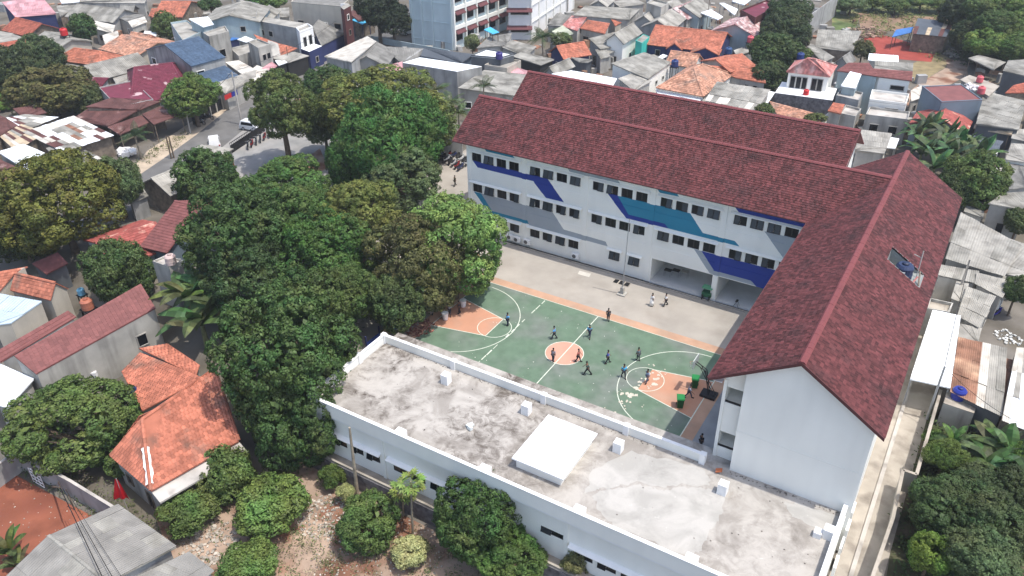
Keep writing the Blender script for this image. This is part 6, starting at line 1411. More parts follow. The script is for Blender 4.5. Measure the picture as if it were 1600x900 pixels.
def person_proto(args):
    n, e, legs, tor, hd = pose(*args); out = []
    b = skinned(n, e); b.materials.clear(); b.materials.append(SKIN); out.append(('body', b))
    arms = [a for a in range(len(n)) if n[a][3] in (.055, .040) and abs(n[a][1]) > .17]
    keep = [0, tor[0], tor[1]] + [i for i in range(len(n)) if abs(n[i][1]) > .17 and n[i][3] in (.055, .04) and n[i][2] > n[0][2] + .1]
    m_ = skinned(*subset(n, e, keep, 1.07)); m_.materials.clear(); m_.materials.append(CLOTH); out.append(('shirt', m_))
    keep = [0] + [j for l in legs for j in l[:3]]
    m_ = skinned(*subset(n, e, keep, 1.08)); m_.materials.clear(); m_.materials.append(CLOTH); out.append(('trousers', m_))
    h = n[hd]; mb = MB(); prof = [(.092, -.02), (.098, .02), (.094, .06), (.07, .10), (.03, .118)]; mb.lathe((h[0] - .022, h[1], h[2]), prof, 10); m_ = mb.mesh('hair', smooth=True); m_.materials.append(HAIR); out.append(('hair', m_))
    for l in legs:
        a, t = n[l[2]], n[l[3]]; mb = MB(); mb.obox(((a[0] + t[0]) / 2 + .01, t[1], max(.045, (a[2] + t[2]) / 2 - .03)), (.12, 0, (t[2] - a[2]) * .3), (0, .045, 0), (0, 0, .04)); m_ = mb.mesh('shoe'); m_.materials.append(BLACKM); out.append(('shoe', m_))
    mb = MB()
    for s in (-1, 1): mb.lathe((h[0] + .078, s * .032, h[2] - .012), [(.004, -.008), (.011, 0), (.004, .008)], 6)
    m_ = mb.mesh('eyes'); m_.materials.append(HAIR); out.append(('eyes', m_))
    mb = MB()
    for s in (-1, 1): mb.lathe((h[0] - .005, s * .085, h[2] - .035), [(.008, -.02), (.018, 0), (.008, .025)], 6)
    m_ = mb.mesh('ears'); m_.materials.append(SKIN); out.append(('ears', m_))
    return out
PP = {'stand': person_proto((.06, .1)), 'walk': person_proto((.26, .8)), 'stride': person_proto((.36, -1.0, .12)), 'sit': person_proto((.1, .3, .15, True))}
def person(px, py, pz, face, shirt, pants, label, s=.93, skirt=None, z=0.0, group=None):
    p = G(px, py, z); t = thing('person', label, 'person', (p[0], p[1], z + .04), group, face)
    for nm, me in PP[pz]:
        o = link(nm, me, t, sc=(s, s, s))
        if nm == 'shirt': o.color = (*[min(.85, c * 1.35) for c in shirt], 1)
        if nm == 'trousers': o.color = (*pants, 1)
    if skirt:
        mb = MB(); mb.lathe((0, 0, 0), [(.27 * s, .10 * s), (.24 * s, .45 * s), (.17 * s, .88 * s)], 12); me = mb.mesh('robe', smooth=True); me.materials.append(CLOTH); o = link('robe', me, t, col=skirt)
    return t
BLU = (.09, .30, .58); DKB = (.03, .035, .05); NAV = (.02, .025, .06)
person(950, 502, 'stand', 2.0, (.02, .02, .025), (.03, .03, .035), 'person in black top standing on the orange court border')
person(866, 530, 'walk', 3.6, BLU, DKB, 'person in blue shirt above the pink centre circle')
person(921, 527, 'stride', 5.0, (.07, .24, .40), NAV, 'striding person in blue on the centre line')
person(864, 565, 'stand', 1.5, (.22, .20, .24), (.06, .06, .08), 'person in grey shirt on the left edge of the pink centre circle')
person(903, 566, 'walk', .3, (.35, .10, .09), (.04, .03, .04), 'person in dark red shirt on the right edge of the pink centre circle')
person(918, 586, 'stride', 3.4, (.03, .05, .045), (.015, .015, .02), 'person in black clothes striding below the centre circle')
person(949, 568, 'walk', .8, (.08, .11, .34), DKB, 'person in violet blue shirt right of the centre circle')
person(997, 564, 'stand', 2.6, (.10, .13, .15), (.05, .06, .07), 'person in grey green shirt at the top of the three point arc')
person(974, 590, 'walk', 5.5, (.05, .33, .58), DKB, 'person in bright cyan blue shirt beside the right free throw circle')
person(1011, 598, 'walk', 4.4, (.20, .25, .36), (.12, .14, .2), 'person in pale blue grey on the worn white paint')
person(1075, 622, 'stride', .2, (.22, .26, .34), (.05, .06, .1), 'running person in grey blue between the two green bins')
person(793, 509, 'stand', 1.2, BLU, NAV, 'person in blue shirt near the left free throw circle')
person(1018, 478, 'stand', 1.0, (.75, .74, .72), (.7, .69, .66), 'person in long white robe walking on the paved yard', skirt=(.75, .74, .71))
person(1040, 478, 'walk', 4.0, (.78, .78, .76), (.03, .03, .035), 'person in white shirt and black trousers on the paved yard')
person(711, 291, 'walk', 1.4, (.07, .075, .05), (.05, .05, .04), 'person in olive clothes crossing the side yard near the parked motorbikes')
person(703, 493, 'walk', 5.2, (.30, .31, .34), DKB, 'person in grey shirt in the tree shade under the left hoop')
person(718, 490, 'stand', 3.9, (.02, .02, .03), (.02, .02, .03), 'person in black in the tree shade beside a white bucket')
person(668, 492, 'sit', .5, (.50, .10, .10), (.40, .30, .26), 'person in red sitting at the edge of the court under the trees')
person(692, 482, 'stand', 5.6, (.03, .035, .05), (.02, .02, .03), 'dark clothed person deep in the shade under the left hoop')
person(1094, 700, 'stand', 1.0, (.015, .015, .02), (.015, .015, .02), 'dark clothed person in the shade beside the gable wall')
# ================================================================ COURT FURNITURE
def hoop(px, py, face, label):
    p = G(px, py); t = thing('basketball_hoop', label, 'basketball hoop', (p[0], p[1], .03), 'basketball hoops of the court', face)
    mb = MB(); mb.box(-.9, -.55, 0, .5, .55, .22); mb.build('base', BLACKM, t, org=(0, 0, 0))
    mb = MB()
    for y in (-.16, .16): mb.tube((-.2, y, .2), (.35, y, 2.6), .05, n=8); mb.tube((.35, y, 2.6), (1.35, y, 3.1), .045, n=8); mb.tube((-.75, y, .2), (.9, y, 2.9), .03, n=6)
    mb.build('post', BLACKM, t, org=(0, 0, 0))
    mb = MB(); mb.box(1.35, -.7, 2.8, 1.39, .7, 3.65); mb.build('backboard', mat('clear_board', (.42, .47, .46), .3, .03), t, org=(0, 0, 0))
    mb = MB()
    for b in ((-.72, 2.77, .72, 2.82), (-.72, 3.63, .72, 3.68), (-.72, 2.82, -.67, 3.63), (.67, 2.82, .72, 3.63), (-.3, 2.9, .3, 2.94), (-.3, 3.32, .3, 3.36), (-.3, 2.94, -.26, 3.32), (.26, 2.94, .3, 3.32)): mb.box(1.392, b[0], b[1], 1.41, b[2], b[3])
    mb.build('board_frame', W_PURE, t, org=(0, 0, 0))
    mb = MB()
    for i in range(14):
        a0, a1 = i * math.pi / 7, (i + 1) * math.pi / 7; mb.tube((1.65 + .23 * math.cos(a0), .23 * math.sin(a0), 2.95), (1.65 + .23 * math.cos(a1), .23 * math.sin(a1), 2.95), .012, n=5)
    mb.build('rim', mat('rim_red', (.4, .08, .03), .5), t, org=(0, 0, 0))
    mb = MB()
    for i in range(10):
        a0 = i * math.pi / 5; mb.tube((1.65 + .22 * math.cos(a0), .22 * math.sin(a0), 2.94), (1.65 + .13 * math.cos(a0 + .4), .13 * math.sin(a0 + .4), 2.5), .006, n=3)
    mb.build('net', W_PURE, t, org=(0, 0, 0)); return t
hp = hoop(1104, 617, math.pi, 'black basketball hoop beside the school gable, right end of the court')
hp2 = hoop(679, 478, 0.0, 'basketball hoop in the tree shade, left end of the court')
def bin_(px, py, label, rz):
    p = G(px, py); t = thing('wheelie_bin', label, 'bin', (p[0], p[1], .032), 'green wheelie bins on the court', rz); GB = mat('bin_green', (.012, .10, .028), .5, .1)
    mb = MB(); mb.prism([(-.30, -.36), (.30, -.36), (.30, .36), (-.30, .36)], .08, 1.0); 
    mb = MB(); vs = [(x * .8, y * .78, .08) for x, y in ((-.3, -.36), (.3, -.36), (.3, .36), (-.3, .36))] + [(x, y, 1.02) for x, y in ((-.3, -.36), (.3, -.36), (.3, .36), (-.3, .36))]
    mb.add(vs, [(3, 2, 1, 0), (4, 5, 6, 7), (0, 1, 5, 4), (1, 2, 6, 5), (2, 3, 7, 6), (3, 0, 4, 7)]); mb.build('body', GB, t, org=(0, 0, 0))
    mb = MB(); mb.box(-.34, -.40, 1.02, .34, .42, 1.09); mb.box(-.28, -.32, 1.09, .28, .34, 1.13); mb.tube((-.3, .45, 1.05), (.3, .45, 1.05), .025, n=6); mb.build('lid', mat('bin_lid_green', (.025, .22, .06), .45, .1), t, org=(0, 0, 0))
    for x in (-.3, .3):
        mb = MB(); mb.tube((x - .03, .3, .12), (x + .03, .3, .12), .12, n=12); mb.build('wheel', BLACKM, t, org=(0, 0, 0))
bin_(1062, 636, 'green wheelie bin nearer the parapet, at the right end of the court', .4)
bin_(1085, 605, 'green wheelie bin beside the right hoop, farther from the parapet', .3)
t = thing('cart', 'small green cart parked by the column of the open hall', 'cart', G(1104, 466)); p = G(1104, 466)
mb = MB(); mb.box(-.5, -.35, .35, .5, .35, .85); mb.build('body', mat('cart_green', (.03, .14, .07), .6, .2), t, org=(0, 0, 0))
mb = MB(); mb.box(-.55, -.4, 1.35, .55, .4, 1.42); mb.build('canopy', mat('cart_canopy', (.12, .36, .2), .6, .1), t, org=(0, 0, 0))
mb = MB()
for x in (-.48, .48):
    for y in (-.33, .33): mb.tube((x, y, .85), (x, y, 1.35), .02, n=5)
mb.build('post', GREYM, t, org=(0, 0, 0))
for x in (-.35, .35):
    mb = MB(); mb.tube((x - .04, -.38, .3), (x + .04, -.38, .3), .3, n=14); me = mb.build('wheel', BLACKM, t, org=(0, 0, 0))
for px, py, l in [(696, 499, 'white bucket at the near edge of the tree shade on the court'), (724, 479, 'white bucket at the far edge of the tree shade on the court')]:
    t = thing('bucket', l, 'bucket', (*G(px, py)[:2], .035), 'white buckets on the court'); mb = MB(); mb.lathe((0, 0, 0), [(.26, 0), (.34, .75), (.36, .78)], 14); mb.build('body', W_PURE, t, org=(0, 0, 0)); mb = MB(); mb.lathe((0, 0, .70), [(.31, 0), (.30, .03)], 14); mb.build('contents', MURAL_GREY, t, org=(0, 0, 0))
# flag pole
fp = G(972, 460); t = thing('flagpole', 'tall grey flagpole on a white base in front of the mural', 'flagpole', (fp[0], fp[1], .012))
mb = MB(); mb.box(-.45, -.45, 0, .45, .45, .16); mb.box(-.18, -.18, .16, .18, .18, .9); mb.build('base', W_OFF, t, org=(0, 0, 0))
mb = MB(); mb.tube((0, 0, .9), (.12, 0, 5), .06, .05, 8); mb.tube((.12, 0, 5), (.2, 0, 9.0), .05, .035, 8); mb.build('pole', GREYM, t, org=(0, 0, 0))
mb = MB(); mb.tube((-.02, -.06, .95), (.17, -.05, 8.9), .008, n=4); mb.lathe((.2, 0, 9.0), [(.03, 0), (.07, .06), (.03, .12)], 8); mb.build('halyard', W_OFF, t, org=(0, 0, 0))
# A-frame stand by the hall
t = thing('floor_stand', 'small black stand on the paving in front of the open hall', 'stand', (*G(1150, 480)[:2], .012)); mb = MB()
for y in (-.2, .2): mb.tube((-.3, y, 0), (0, y, .8), .02, n=5); mb.tube((.3, y, 0), (0, y, .8), .02, n=5)
mb.box(-.12, -.24, .76, .12, .24, .82); mb.build('frame', BLACKM, t, org=(0, 0, 0))
# air conditioners on the facade foot
for i, (x, z) in enumerate([(-15.75, .5), (-14.8, .45), (-13.45, .5), (-7.1, .45)]):
    t = thing('air_conditioner', ['white outdoor air conditioner nearest the bright green tree', 'white outdoor air conditioner, second from the bright green tree', 'white outdoor air conditioner at the pilaster, third from the tree', 'lone white outdoor air conditioner farthest from the tree'][i], 'air conditioner', (x, YF - .25, z), 'outdoor air conditioners on the school wall')
    mb = MB(); mb.box(-.42, -.17, 0, .42, .15, .62); mb.build('body', W_PURE, t, org=(0, 0, 0))
    mb = MB(); c = np.array([-.1, -.175, .31]); mb.tube(c, c + np.array([0, -.02, 0]), .24, n=16); mb.build('fan_grille', mat('fan_grey', (.12, .12, .12), .6), t, org=(0, 0, 0))
    mb = MB()
    for q in (-.3, .3): mb.box(q - .03, -.15, -.08, q + .03, .25, 0)
    mb.build('bracket', GREYM, t, org=(0, 0, 0))
# furniture in the hall
for i, (x, y) in enumerate([(3.2, 18.2), (4.0, 18.6), (4.9, 18.9)]):
    t = thing('table', ['dark stacked table nearest the opening in the open hall', 'dark stacked table in the middle of the open hall', 'pale topped table deeper in the open hall'][i], 'table', (x, y, .15), 'tables in the open hall')
    mb = MB(); mb.box(-.4, -.3, .68, .4, .3, .73); mb.build('top', [BLACKM, BLACKM, W_OFF][i], t, org=(0, 0, 0))
    for a in (-.36, .36):
        for b in (-.26, .26):
            mb = MB(); mb.tube((a, b, 0), (a, b, .68), .02, n=5); mb.build('leg', GREYM, t, org=(0, 0, 0))
# fence at the left end of the court
ft = thing('court_fence', 'blue and yellow painted fence under the trees at the left end of the court', 'fence', (-16.5, 0, 0))
for k in range(10):
    y = -9.5 + k * 2.0; mb = MB(); mb.box(-16.55, y + .06, .1, -16.45, y + 1.94, 1.1); mb.build('panel', mat('fence_blue', (.03, .07, .3), .7, .1) if k % 2 == 0 else mat('fence_ochre', (.30, .22, .10), .8, .2), ft)
    mb = MB(); mb.box(-16.58, y - .05, 0, -16.42, y + .05, 1.9); mb.build('post', W_BLUE, ft)
# ================================================================ WATER TANKS
RED = (.55, .03, .035); PNK = (.62, .12, .14)
def tower(label, p, h, cat='stand', w=.6):
    t = thing('tank_stand', label, 'tank stand', (p[0], p[1], p[2] - h)); mb = MB()
    for a in (-w, w):
        for b in (-w, w): mb.tube((a, b, 0), (a * .9, b * .9, h - .08), .06, n=5)
    mb.box(-w - .1, -w - .1, h - .08, w + .1, w + .1, h - .005); mb.build('frame', BLACKM, t, org=(0, 0, 0))
for px, py, h, col, s, l, st in [
    (101, 55, 4.6, RED, 1.25, 'bright red water tank raised on a stand above grey roofs, top left', 1), (207, 620, 2.9, (.012, .03, .13), 1.0, 'blue water tank beside the orange back roof, lower left', 1),
    (138, 482, 3.4, (.45, .16, .10), 1.1, 'terracotta water tank behind the long brown tiled roof', 1), (128, 460, 3.0, (.16, .38, .52), .7, 'small light blue tank on a frame near the terracotta tank', 1),
    (1496, 622, 2.42, (.02, .035, .26), 1.0, 'dark blue water tank on the slab beside the rusty roof', 0), (1172, 66, 4.2, PNK, 1.1, 'pink red water tank in front of the mottled pink roof', 1),
    (1054, 104, 4.2, (.02, .04, .15), 1.1, 'navy water tank beside the large grey fibre roof', 1), (780, 92, 5.65, (.05, .04, .18), 1.1, 'purple water tank on the white flat roof', 0),
    (1138, 84, 3.0, (.04, .09, .22), 1.1, 'blue tank at the right end of the long orange navy house', 1), (1250, 93, 5.0, (.02, .045, .18), 1.1, 'blue tank behind the pink hipped house', 1),
    (1259, 148, 3.64, RED, .8, 'small red tank on the stone terrace', 0), (1530, 128, 5.75, PNK, .9, 'pink red drum farther back on the roof terrace', 0), (1532, 146, 5.65, PNK, 1.0, 'pink red drum nearer the front of the roof terrace', 0),
    (268, 412, 5.1, (.62, .48, .45), 1.0, 'pale pink water tank on the white concrete tower', 0)]:
    p = PG(px, py, h); tank(l, (p[0], p[1], p[2]), col, s)
    if st: tower('black frame holding up the ' + ' '.join(l.split()[:10]), p, p[2] - hz(p[0], p[1]), w=.5 * s)
# ================================================================ MOTORBIKES AND CARS
def moto_meshes():
    L = []
    def w(x):
        mb = MB(); 
        for i in range(14):
            a0, a1 = i * math.pi / 7, (i + 1) * math.pi / 7; mb.tube((x + .24 * math.cos(a0), 0, .28 + .24 * math.sin(a0)), (x + .24 * math.cos(a1), 0, .28 + .24 * math.sin(a1)), .05, n=6, caps=False)
        mb.tube((x, -.05, .28), (x, .05, .28), .10, n=8); return mb
    for x in (-.62, .62): L.append(('wheel', w(x), BLACKM))
    mb = MB(); mb.obox((0, 0, .52), (.45, 0, 0), (0, .12, 0), (.0, 0, .12)); mb.obox((-.55, 0, .62), (.28, 0, .06), (0, .11, 0), (0, 0, .1)); mb.obox((.42, 0, .68), (.10, 0, .22), (0, .14, 0), (.06, 0, .02)); mb.obox((.64, 0, .60), (.2, 0, -.02), (0, .07, 0), (0, 0, .03)); L.append(('body', mb, PLASTIC))
    mb = MB(); mb.obox((-.30, 0, .78), (.42, 0, .04), (0, .12, 0), (0, 0, .05)); L.append(('seat', mb, BLACKM))
    mb = MB(); mb.tube((.42, 0, .85), (.36, 0, 1.0), .03, n=6); mb.tube((.32, -.34, 1.04), (.36, 0, 1.0), .02, n=6); mb.tube((.32, .34, 1.04), (.36, 0, 1.0), .02, n=6); mb.tube((.62, -.06, .28), (.46, -.06, .85), .025, n=6); mb.tube((.62, .06, .28), (.46, .06, .85), .025, n=6); L.append(('handlebar', mb, GREYM))
    mb = MB(); mb.lathe((.54, 0, .86), [(.03, -.07), (.09, 0), (.03, .07)], 8); L.append(('headlight', mb, W_PURE))
    out = []
    for nm, mb, m_ in L:
        me = mb.mesh(nm); me.materials.append(m_); out.append((nm, me))
    return out
MOTO = moto_meshes()
def moto(p, rz, col, label, group):
    t = thing('motorbike', label, 'motorbike', p, group, rz)
    for nm, me in MOTO:
        o = link(nm, me, t)
        if nm == 'body': o.color = (*col, 1)
cols = [(.02, .02, .02), (.5, .5, .5), (.25, .02, .02), (.02, .03, .1), (.03, .03, .03), (.6, .6, .58)]
g0, g1 = G(692, 240), G(728, 262); k = 0
for r in range(2):
    for i in range(8):
        p = g0 + (g1 - g0) * (i / 7.0) + np.array([-.2, 1.9 * (1 - r) - 1.0, 0]) * 1.0
        moto((p[0], p[1], .02), 1.75 + random.uniform(-.15, .15), cols[k % 6], 'parked motorbike in the packed double row behind the left end of the school', 'motorbikes parked behind the school'); k += 1
for px, py, rz, c, l in [(313, 196, .7, 0, 'motorbike at the kerb nearest the brown awning roof'), (326, 188, .8, 4, 'motorbike at the kerb beside the dark fence'), (357, 166, .7, 0, 'motorbike parked under the red and blue shop banner'), (381, 150, .7, 5, 'pale motorbike by the shops at the bend')]:
    p = G(px, py); moto((p[0], p[1], .02), rz, cols[c], l, 'motorbikes at the roadside')
for i in range(7):
    p = G(388 + i * 6.5, 232 - i * 3.6); moto((p[0], p[1], .02), 2.2 + random.uniform(-.2, .2), cols[(i * 2) % 6], 'dark motorbike in the shaded row along the iron railing of the forecourt', 'motorbikes along the iron railing')
p = G(1556, 494); moto((p[0], p[1], .02), 1.2, (.03, .03, .25), 'blue motorbike in the yard at the right edge', None)
def car(px, py, rz, col, label, van=False):
    p = G(px, py); t = thing('car', label, 'van' if van else 'car', (p[0], p[1], .02), None, rz)
    L, W2, hb = 2.0, .82, .78; ht = 1.95 if van else 1.48
    prof = [(-L, .30), (-L, hb), (-L + .12, hb + .06), (L - 1.15, hb + .10), (L - .1, hb - .06), (L, .55), (L, .30)]
    def ext(mb, pr, w, mi=0):
        n = len(pr); vs = [(x, -w, z) for x, z in pr] + [(x, w, z) for x, z in pr]; mb.add(vs, [tuple(range(n)), tuple(range(n, 2 * n))[::-1]] + [(i, n + i, n + (i + 1) % n, (i + 1) % n) for i in range(n)], mi)
    mb = MB(); ext(mb, prof, W2); cb = [(-L + .05, hb + .05), (-L + .3, ht), (.55 if not van else 1.3, ht), (L - 1.1 if not van else 1.75, hb + .08)]; n = 4
    vs = [(x, -W2 * (.97 if z < 1 else .82), z) for x, z in cb] + [(x, W2 * (.97 if z < 1 else .82), z) for x, z in cb]
    mb.add(vs, [(0, 1, 2, 3), (7, 6, 5, 4), (0, 4, 5, 1), (1, 5, 6, 2), (2, 6, 7, 3)])
    b = mb.build('body', PLASTIC, t, org=(0, 0, 0)); b.color = (*col, 1)
    mb = MB()
    for s in (-1, 1):
        y0, y1 = s * W2 * .965 , s * W2 * .845
        q = [(-L + .35, hb + .14), (-L + .5, ht - .12), (.5 if not van else 1.25, ht - .12), (L - 1.35 if not van else 1.6, hb + .16)]
        mb.add([(x, (y0 if z < 1.1 else y1) + s * .012, z) for x, z in q], [(0, 1, 2, 3)])
    x2, x3 = cb[2][0], cb[3][0]; mb.add([(x3 - .02, -W2 * .85, hb + .16), (x3 - .02, W2 * .85, hb + .16), (x2 + .07, W2 * .72, ht - .06), (x2 + .07, -W2 * .72, ht - .06)], [(0, 1, 2, 3)])
    mb.build('windows', GLASS, t, org=(0, 0, 0), recalc=False)
    for x in (-1.25, 1.25):
        for s in (-1, 1):
            mb = MB(); mb.tube((x, s * (W2 - .16), .30), (x, s * (W2 + .02), .30), .30, n=16); w_ = mb.build('wheel', BLACKM, t, org=(0, 0, 0)); mb = MB(); mb.tube((x, s * (W2 + .021), .30), (x, s * (W2 + .035), .30), .17, n=12); mb.build('rim', GREYM, w_, org=(0, 0, 0))
    for s in (-1, 1):
        mb = MB(); mb.obox((L - .02, s * .6, .66), (.03, 0, 0), (0, .16, 0), (0, 0, .07)); mb.build('headlight', W_PURE, t, org=(0, 0, 0)); mb = MB(); mb.obox((-L, s * .66, .75), (.025, 0, 0), (0, .1, 0), (0, 0, .1)); mb.build('tail_light', mat('tail_red', (.4, .02, .02), .4), t, org=(0, 0, 0))
car(396, 203, .15, (.62, .64, .66), 'silver white hatchback parked beside the tall roadside tree')
car(336, 228, 2.47, (.70, .70, .69), 'white car behind the grey roof by the gate railing')
car(640, 53, 1.2, (.66, .66, .64), 'white minivan against the tall pale blue building', True)
# ================================================================ POLES, WIRES, WALLS
def pole(px, py, top, label, r=.12, m=CONC, arms=0, cat='utility pole', name='utility_pole', base=0.0):
    b = PG(px, py, base); d = ray(*top); tt = ((b[:2] - CAM[:2]) @ d[:2]) / (d[:2] @ d[:2]); h = (CAM + d * tt)[2] - b[2]
    t = thing(name, label, cat, b); mb = MB(); mb.tube((0, 0, -.2), (0, 0, h), r, r * .7, 8); mb.build('pole', m, t, org=(0, 0, 0))
    for k in range(arms):
        mb = MB(); mb.obox((0, 0, h - .3 - k * .5), (.6, .35, 0), (-.03, .05, 0), (0, 0, .05)); mb.build('crossarm', GREYM, t, org=(0, 0, 0))
    return b + np.array([0, 0, h])
q1 = pole(268, 248, (262, 212), 'dark pole at the roadside, left of a pair by the brown soil verge', .13, BARK)
q2 = pole(272, 247, (266, 212), 'dark pole at the roadside, right of a pair by the brown soil verge', .13, BARK)
q3 = pole(378, 195, (366, 112), 'tall concrete pole beside the road near the silver hatchback', .15, CONC, 2)
q4 = pole(298, 208, (292, 165), 'pale pole in front of the leafy street tree', .14, W_OFF, 1)
q5 = pole(454, 116, (452, 72), 'thin dark pole in front of the open grey shopfront', .08, BARK)
q6 = pole(536, 70, (533, 28), 'dark pole by the signboard building', .1, BARK, 1)
q7 = pole(570, 58, (566, 26), 'dark pole beside the cyan tarpaulin stall', .1, BARK)
q8 = pole(615, 62, (612, 18), 'thin pole with a small board left of the tall blue building', .08, BARK)
q9 = pole(887, 22, (887, -8), 'thin utility pole right of the white gridded wing', .1, BARK, 1)
q10 = pole(994, 86, (993, 45), 'dark pole in front of the turquoise house', .12, BARK)
q11 = pole(1103, 50, (1103, -4), 'thin pole beside the white folded sheet roof', .08, BARK)
q12 = pole(1448, 655, (1473, 572), 'leaning grey pole over the alley and the white carport', .12, GREYM)
q13 = pole(1490, 482, (1501, 402), 'tall white topped pole right of the school eave', .14, CONC)
q14 = pole(921, 105, (921, 92), 'short thin mast by the school ridge above the orange gable house', .05, BARK)
q15 = pole(1069, 152, (1069, 130), 'thin rusty mast in front of the salmon pyramid roof', .06, BARK)
def wire(name, label, pts, r=.02, sag=.6, group=None):
    t = MB()
    for a, b in zip(pts[:-1], pts[1:]):
        n = 10; pr = None
        for i in range(n + 1):
            s = i / n; p = a * (1 - s) + b * s - np.array([0, 0, sag * 4 * s * (1 - s)])
            if pr is not None: t.tube(pr, p, r, n=4, caps=False)
            pr = p
    o = t.build(name, BLACKM); return tag(o, label, 'cable', group)
wire('power_cable', 'black cable from the leaning alley pole to the tall white topped pole', [q12, q13], .03, .5)
wire('power_cable', 'sagging cable crossing the patchwork roof from the leaning alley pole', [q12, PG(1590, 660, 4.5)], .025, .4)
wire('power_cable', 'cable along the road between the concrete pole and the pale pole', [q3, q4], .03, .8)
wire('power_cable', 'cable from the concrete pole toward the signboard building', [q3, q6], .03, 1.0)
pw = [pole(103, 782, (101, 748), 'short leaning post of the pair in the red soil lot, left', .05, BARK, cat='post', name='post'), pole(117, 797, (113, 760), 'short leaning post of the pair in the red soil lot, right', .05, BARK, cat='post', name='post')]
ca, cb_ = PG(94, 762, 4.6), PG(165, 912, 5.6)
pa_ = thing('utility_pole', 'dark pole leaning by the grey wall of the red soil lot', 'utility pole', PG(80, 760)); mb = MB(); b = PG(80, 760); mb.tube(b, ca, .09, .06, 7); mb.build('pole', BARK, pa_)
for i in range(3):
    o = np.array([.15 * i, .1 * i, -.1 * i]); wire('power_cable', ['thickest black cable crossing the grey hall roof, bottom left', 'middle black cable crossing the grey hall roof', 'thin black cable crossing the grey hall roof on the right'][i], [ca + o, cb_ + o * 4], .032 - .008 * i, .3)
def wallrun(name, label, px, h, m, thick=.16, base=0.0, coping=None, cat='wall'):
    P = [PG(x, y, base + h) for x, y in px]; t = thing(name, label, cat, (P[0][0], P[0][1], P[0][2] - h))
    for a, b in zip(P[:-1], P[1:]):
        d = (b - a)[:2]; L = np.hypot(*d); n = np.array([-d[1], d[0]]) / L * thick / 2
        mb = MB(); z0 = min(hz(a[0], a[1]), hz(b[0], b[1])) - .3
        mb.prism([tuple(a[:2] - n), tuple(b[:2] - n), tuple(b[:2] + n), tuple(a[:2] + n)], z0, [a[2], b[2], b[2], a[2]]); mb.build('wall_section', m, t)
        if coping:
            mb = MB(); n2 = n * 1.5; mb.prism([tuple(a[:2] - n2), tuple(b[:2] - n2), tuple(b[:2] + n2), tuple(a[:2] + n2)], [a[2] + .002, b[2] + .002] * 1 + [b[2] + .002, a[2] + .002], [a[2] + .08, b[2] + .08, b[2] + .08, a[2] + .08]); mb.build('coping', coping, t)
    return t
gw = wallrun('boundary_wall', 'weathered grey wall around the red soil lot, bottom left', [(-30, 745), (25, 706), (110, 752), (192, 802)], 2.1, W_GREY, coping=CONC)
wallrun('boundary_wall', 'pale alley wall with jogged pale coping, lower right', [(1470, 610), (1432, 742), (1411, 735), (1395, 810), (1362, 905)], 2.0, W_OFF, coping=CONC_LT)
wallrun('boundary_wall', 'grey block wall behind the parked motorbikes', [(672, 216), (722, 218)], 2.6, W_GREY)
wallrun('boundary_wall', 'tall pale concrete wall along the brown field, top right', [(1256, 30), (1310, -8)], 4.6, W_GREY)
wallrun('boundary_wall', 'pale green low wall in front of the tall blue building', [(580, 56), (700, 78), (712, 84)], 1.2, W_PALEBLUE)
# gate leaning on the grey wall
ga, gb = PG(53, 752, .1), PG(70, 762, .1); t = thing('metal_gate', 'white barred gate panel leaning on the grey wall of the red soil lot', 'gate', ga); d = gb - ga; up = np.array([0, 0, 1.6]); 
for i in range(4):
    mb = MB(); mb.tube(ga + d * i / 3, ga + d * i / 3 + up, .035, n=5); mb.build('bar', W_PURE, t)
for j in range(5):
    mb = MB(); mb.tube(ga + up * j / 4, gb + up * j / 4, .035, n=5); mb.build('rail', W_PURE, t)
# iron railing at the forecourt
ra, rb = G(362, 240), G(414, 205); t = thing('iron_railing', 'dark iron railing between the road and the forecourt', 'railing', ra); d = rb - ra
for i in range(22):
    mb = MB(); p = ra + d * i / 21; mb.tube(p, p + [0, 0, 1.7], .028, n=5); mb.build('bar', BLACKM, t)
for z in (.3, 1.6):
    mb = MB(); mb.tube(ra + [0, 0, z], rb + [0, 0, z], .05, n=5); mb.build('rail', BLACKM, t)
mb = MB(); q = np.array([d[1], -d[0], 0]) / np.linalg.norm(d) * .02; mb.add([ra - q, rb - q, rb + q, ra + q] + [p + np.array([0, 0, 1.25]) for p in (ra - q, rb - q, rb + q, ra + q)], [(0, 1, 5, 4), (1, 2, 6, 5), (2, 3, 7, 6), (3, 0, 4, 7), (4, 5, 6, 7)]); mb.build('mesh_panel', BLACKM, t)
ra, rb = G(302, 196), G(350, 170); t = thing('dark_fence', 'dark panelled fence beside the leafy street tree', 'fence', ra); d = rb - ra
for i in range(5):
    mb = MB(); p = ra + d * i / 5; q = ra + d * (i + .9) / 5; mb.prism([tuple(p[:2]), tuple(q[:2]), (q[0] - .1, q[1] + .1), (p[0] - .1, p[1] + .1)], .1, 1.9); mb.build('panel', BLACKM, t); mb = MB(); mb.tube(q, q + [0, 0, 2.2], .14, n=6); mb.build('post', W_OFF, t)
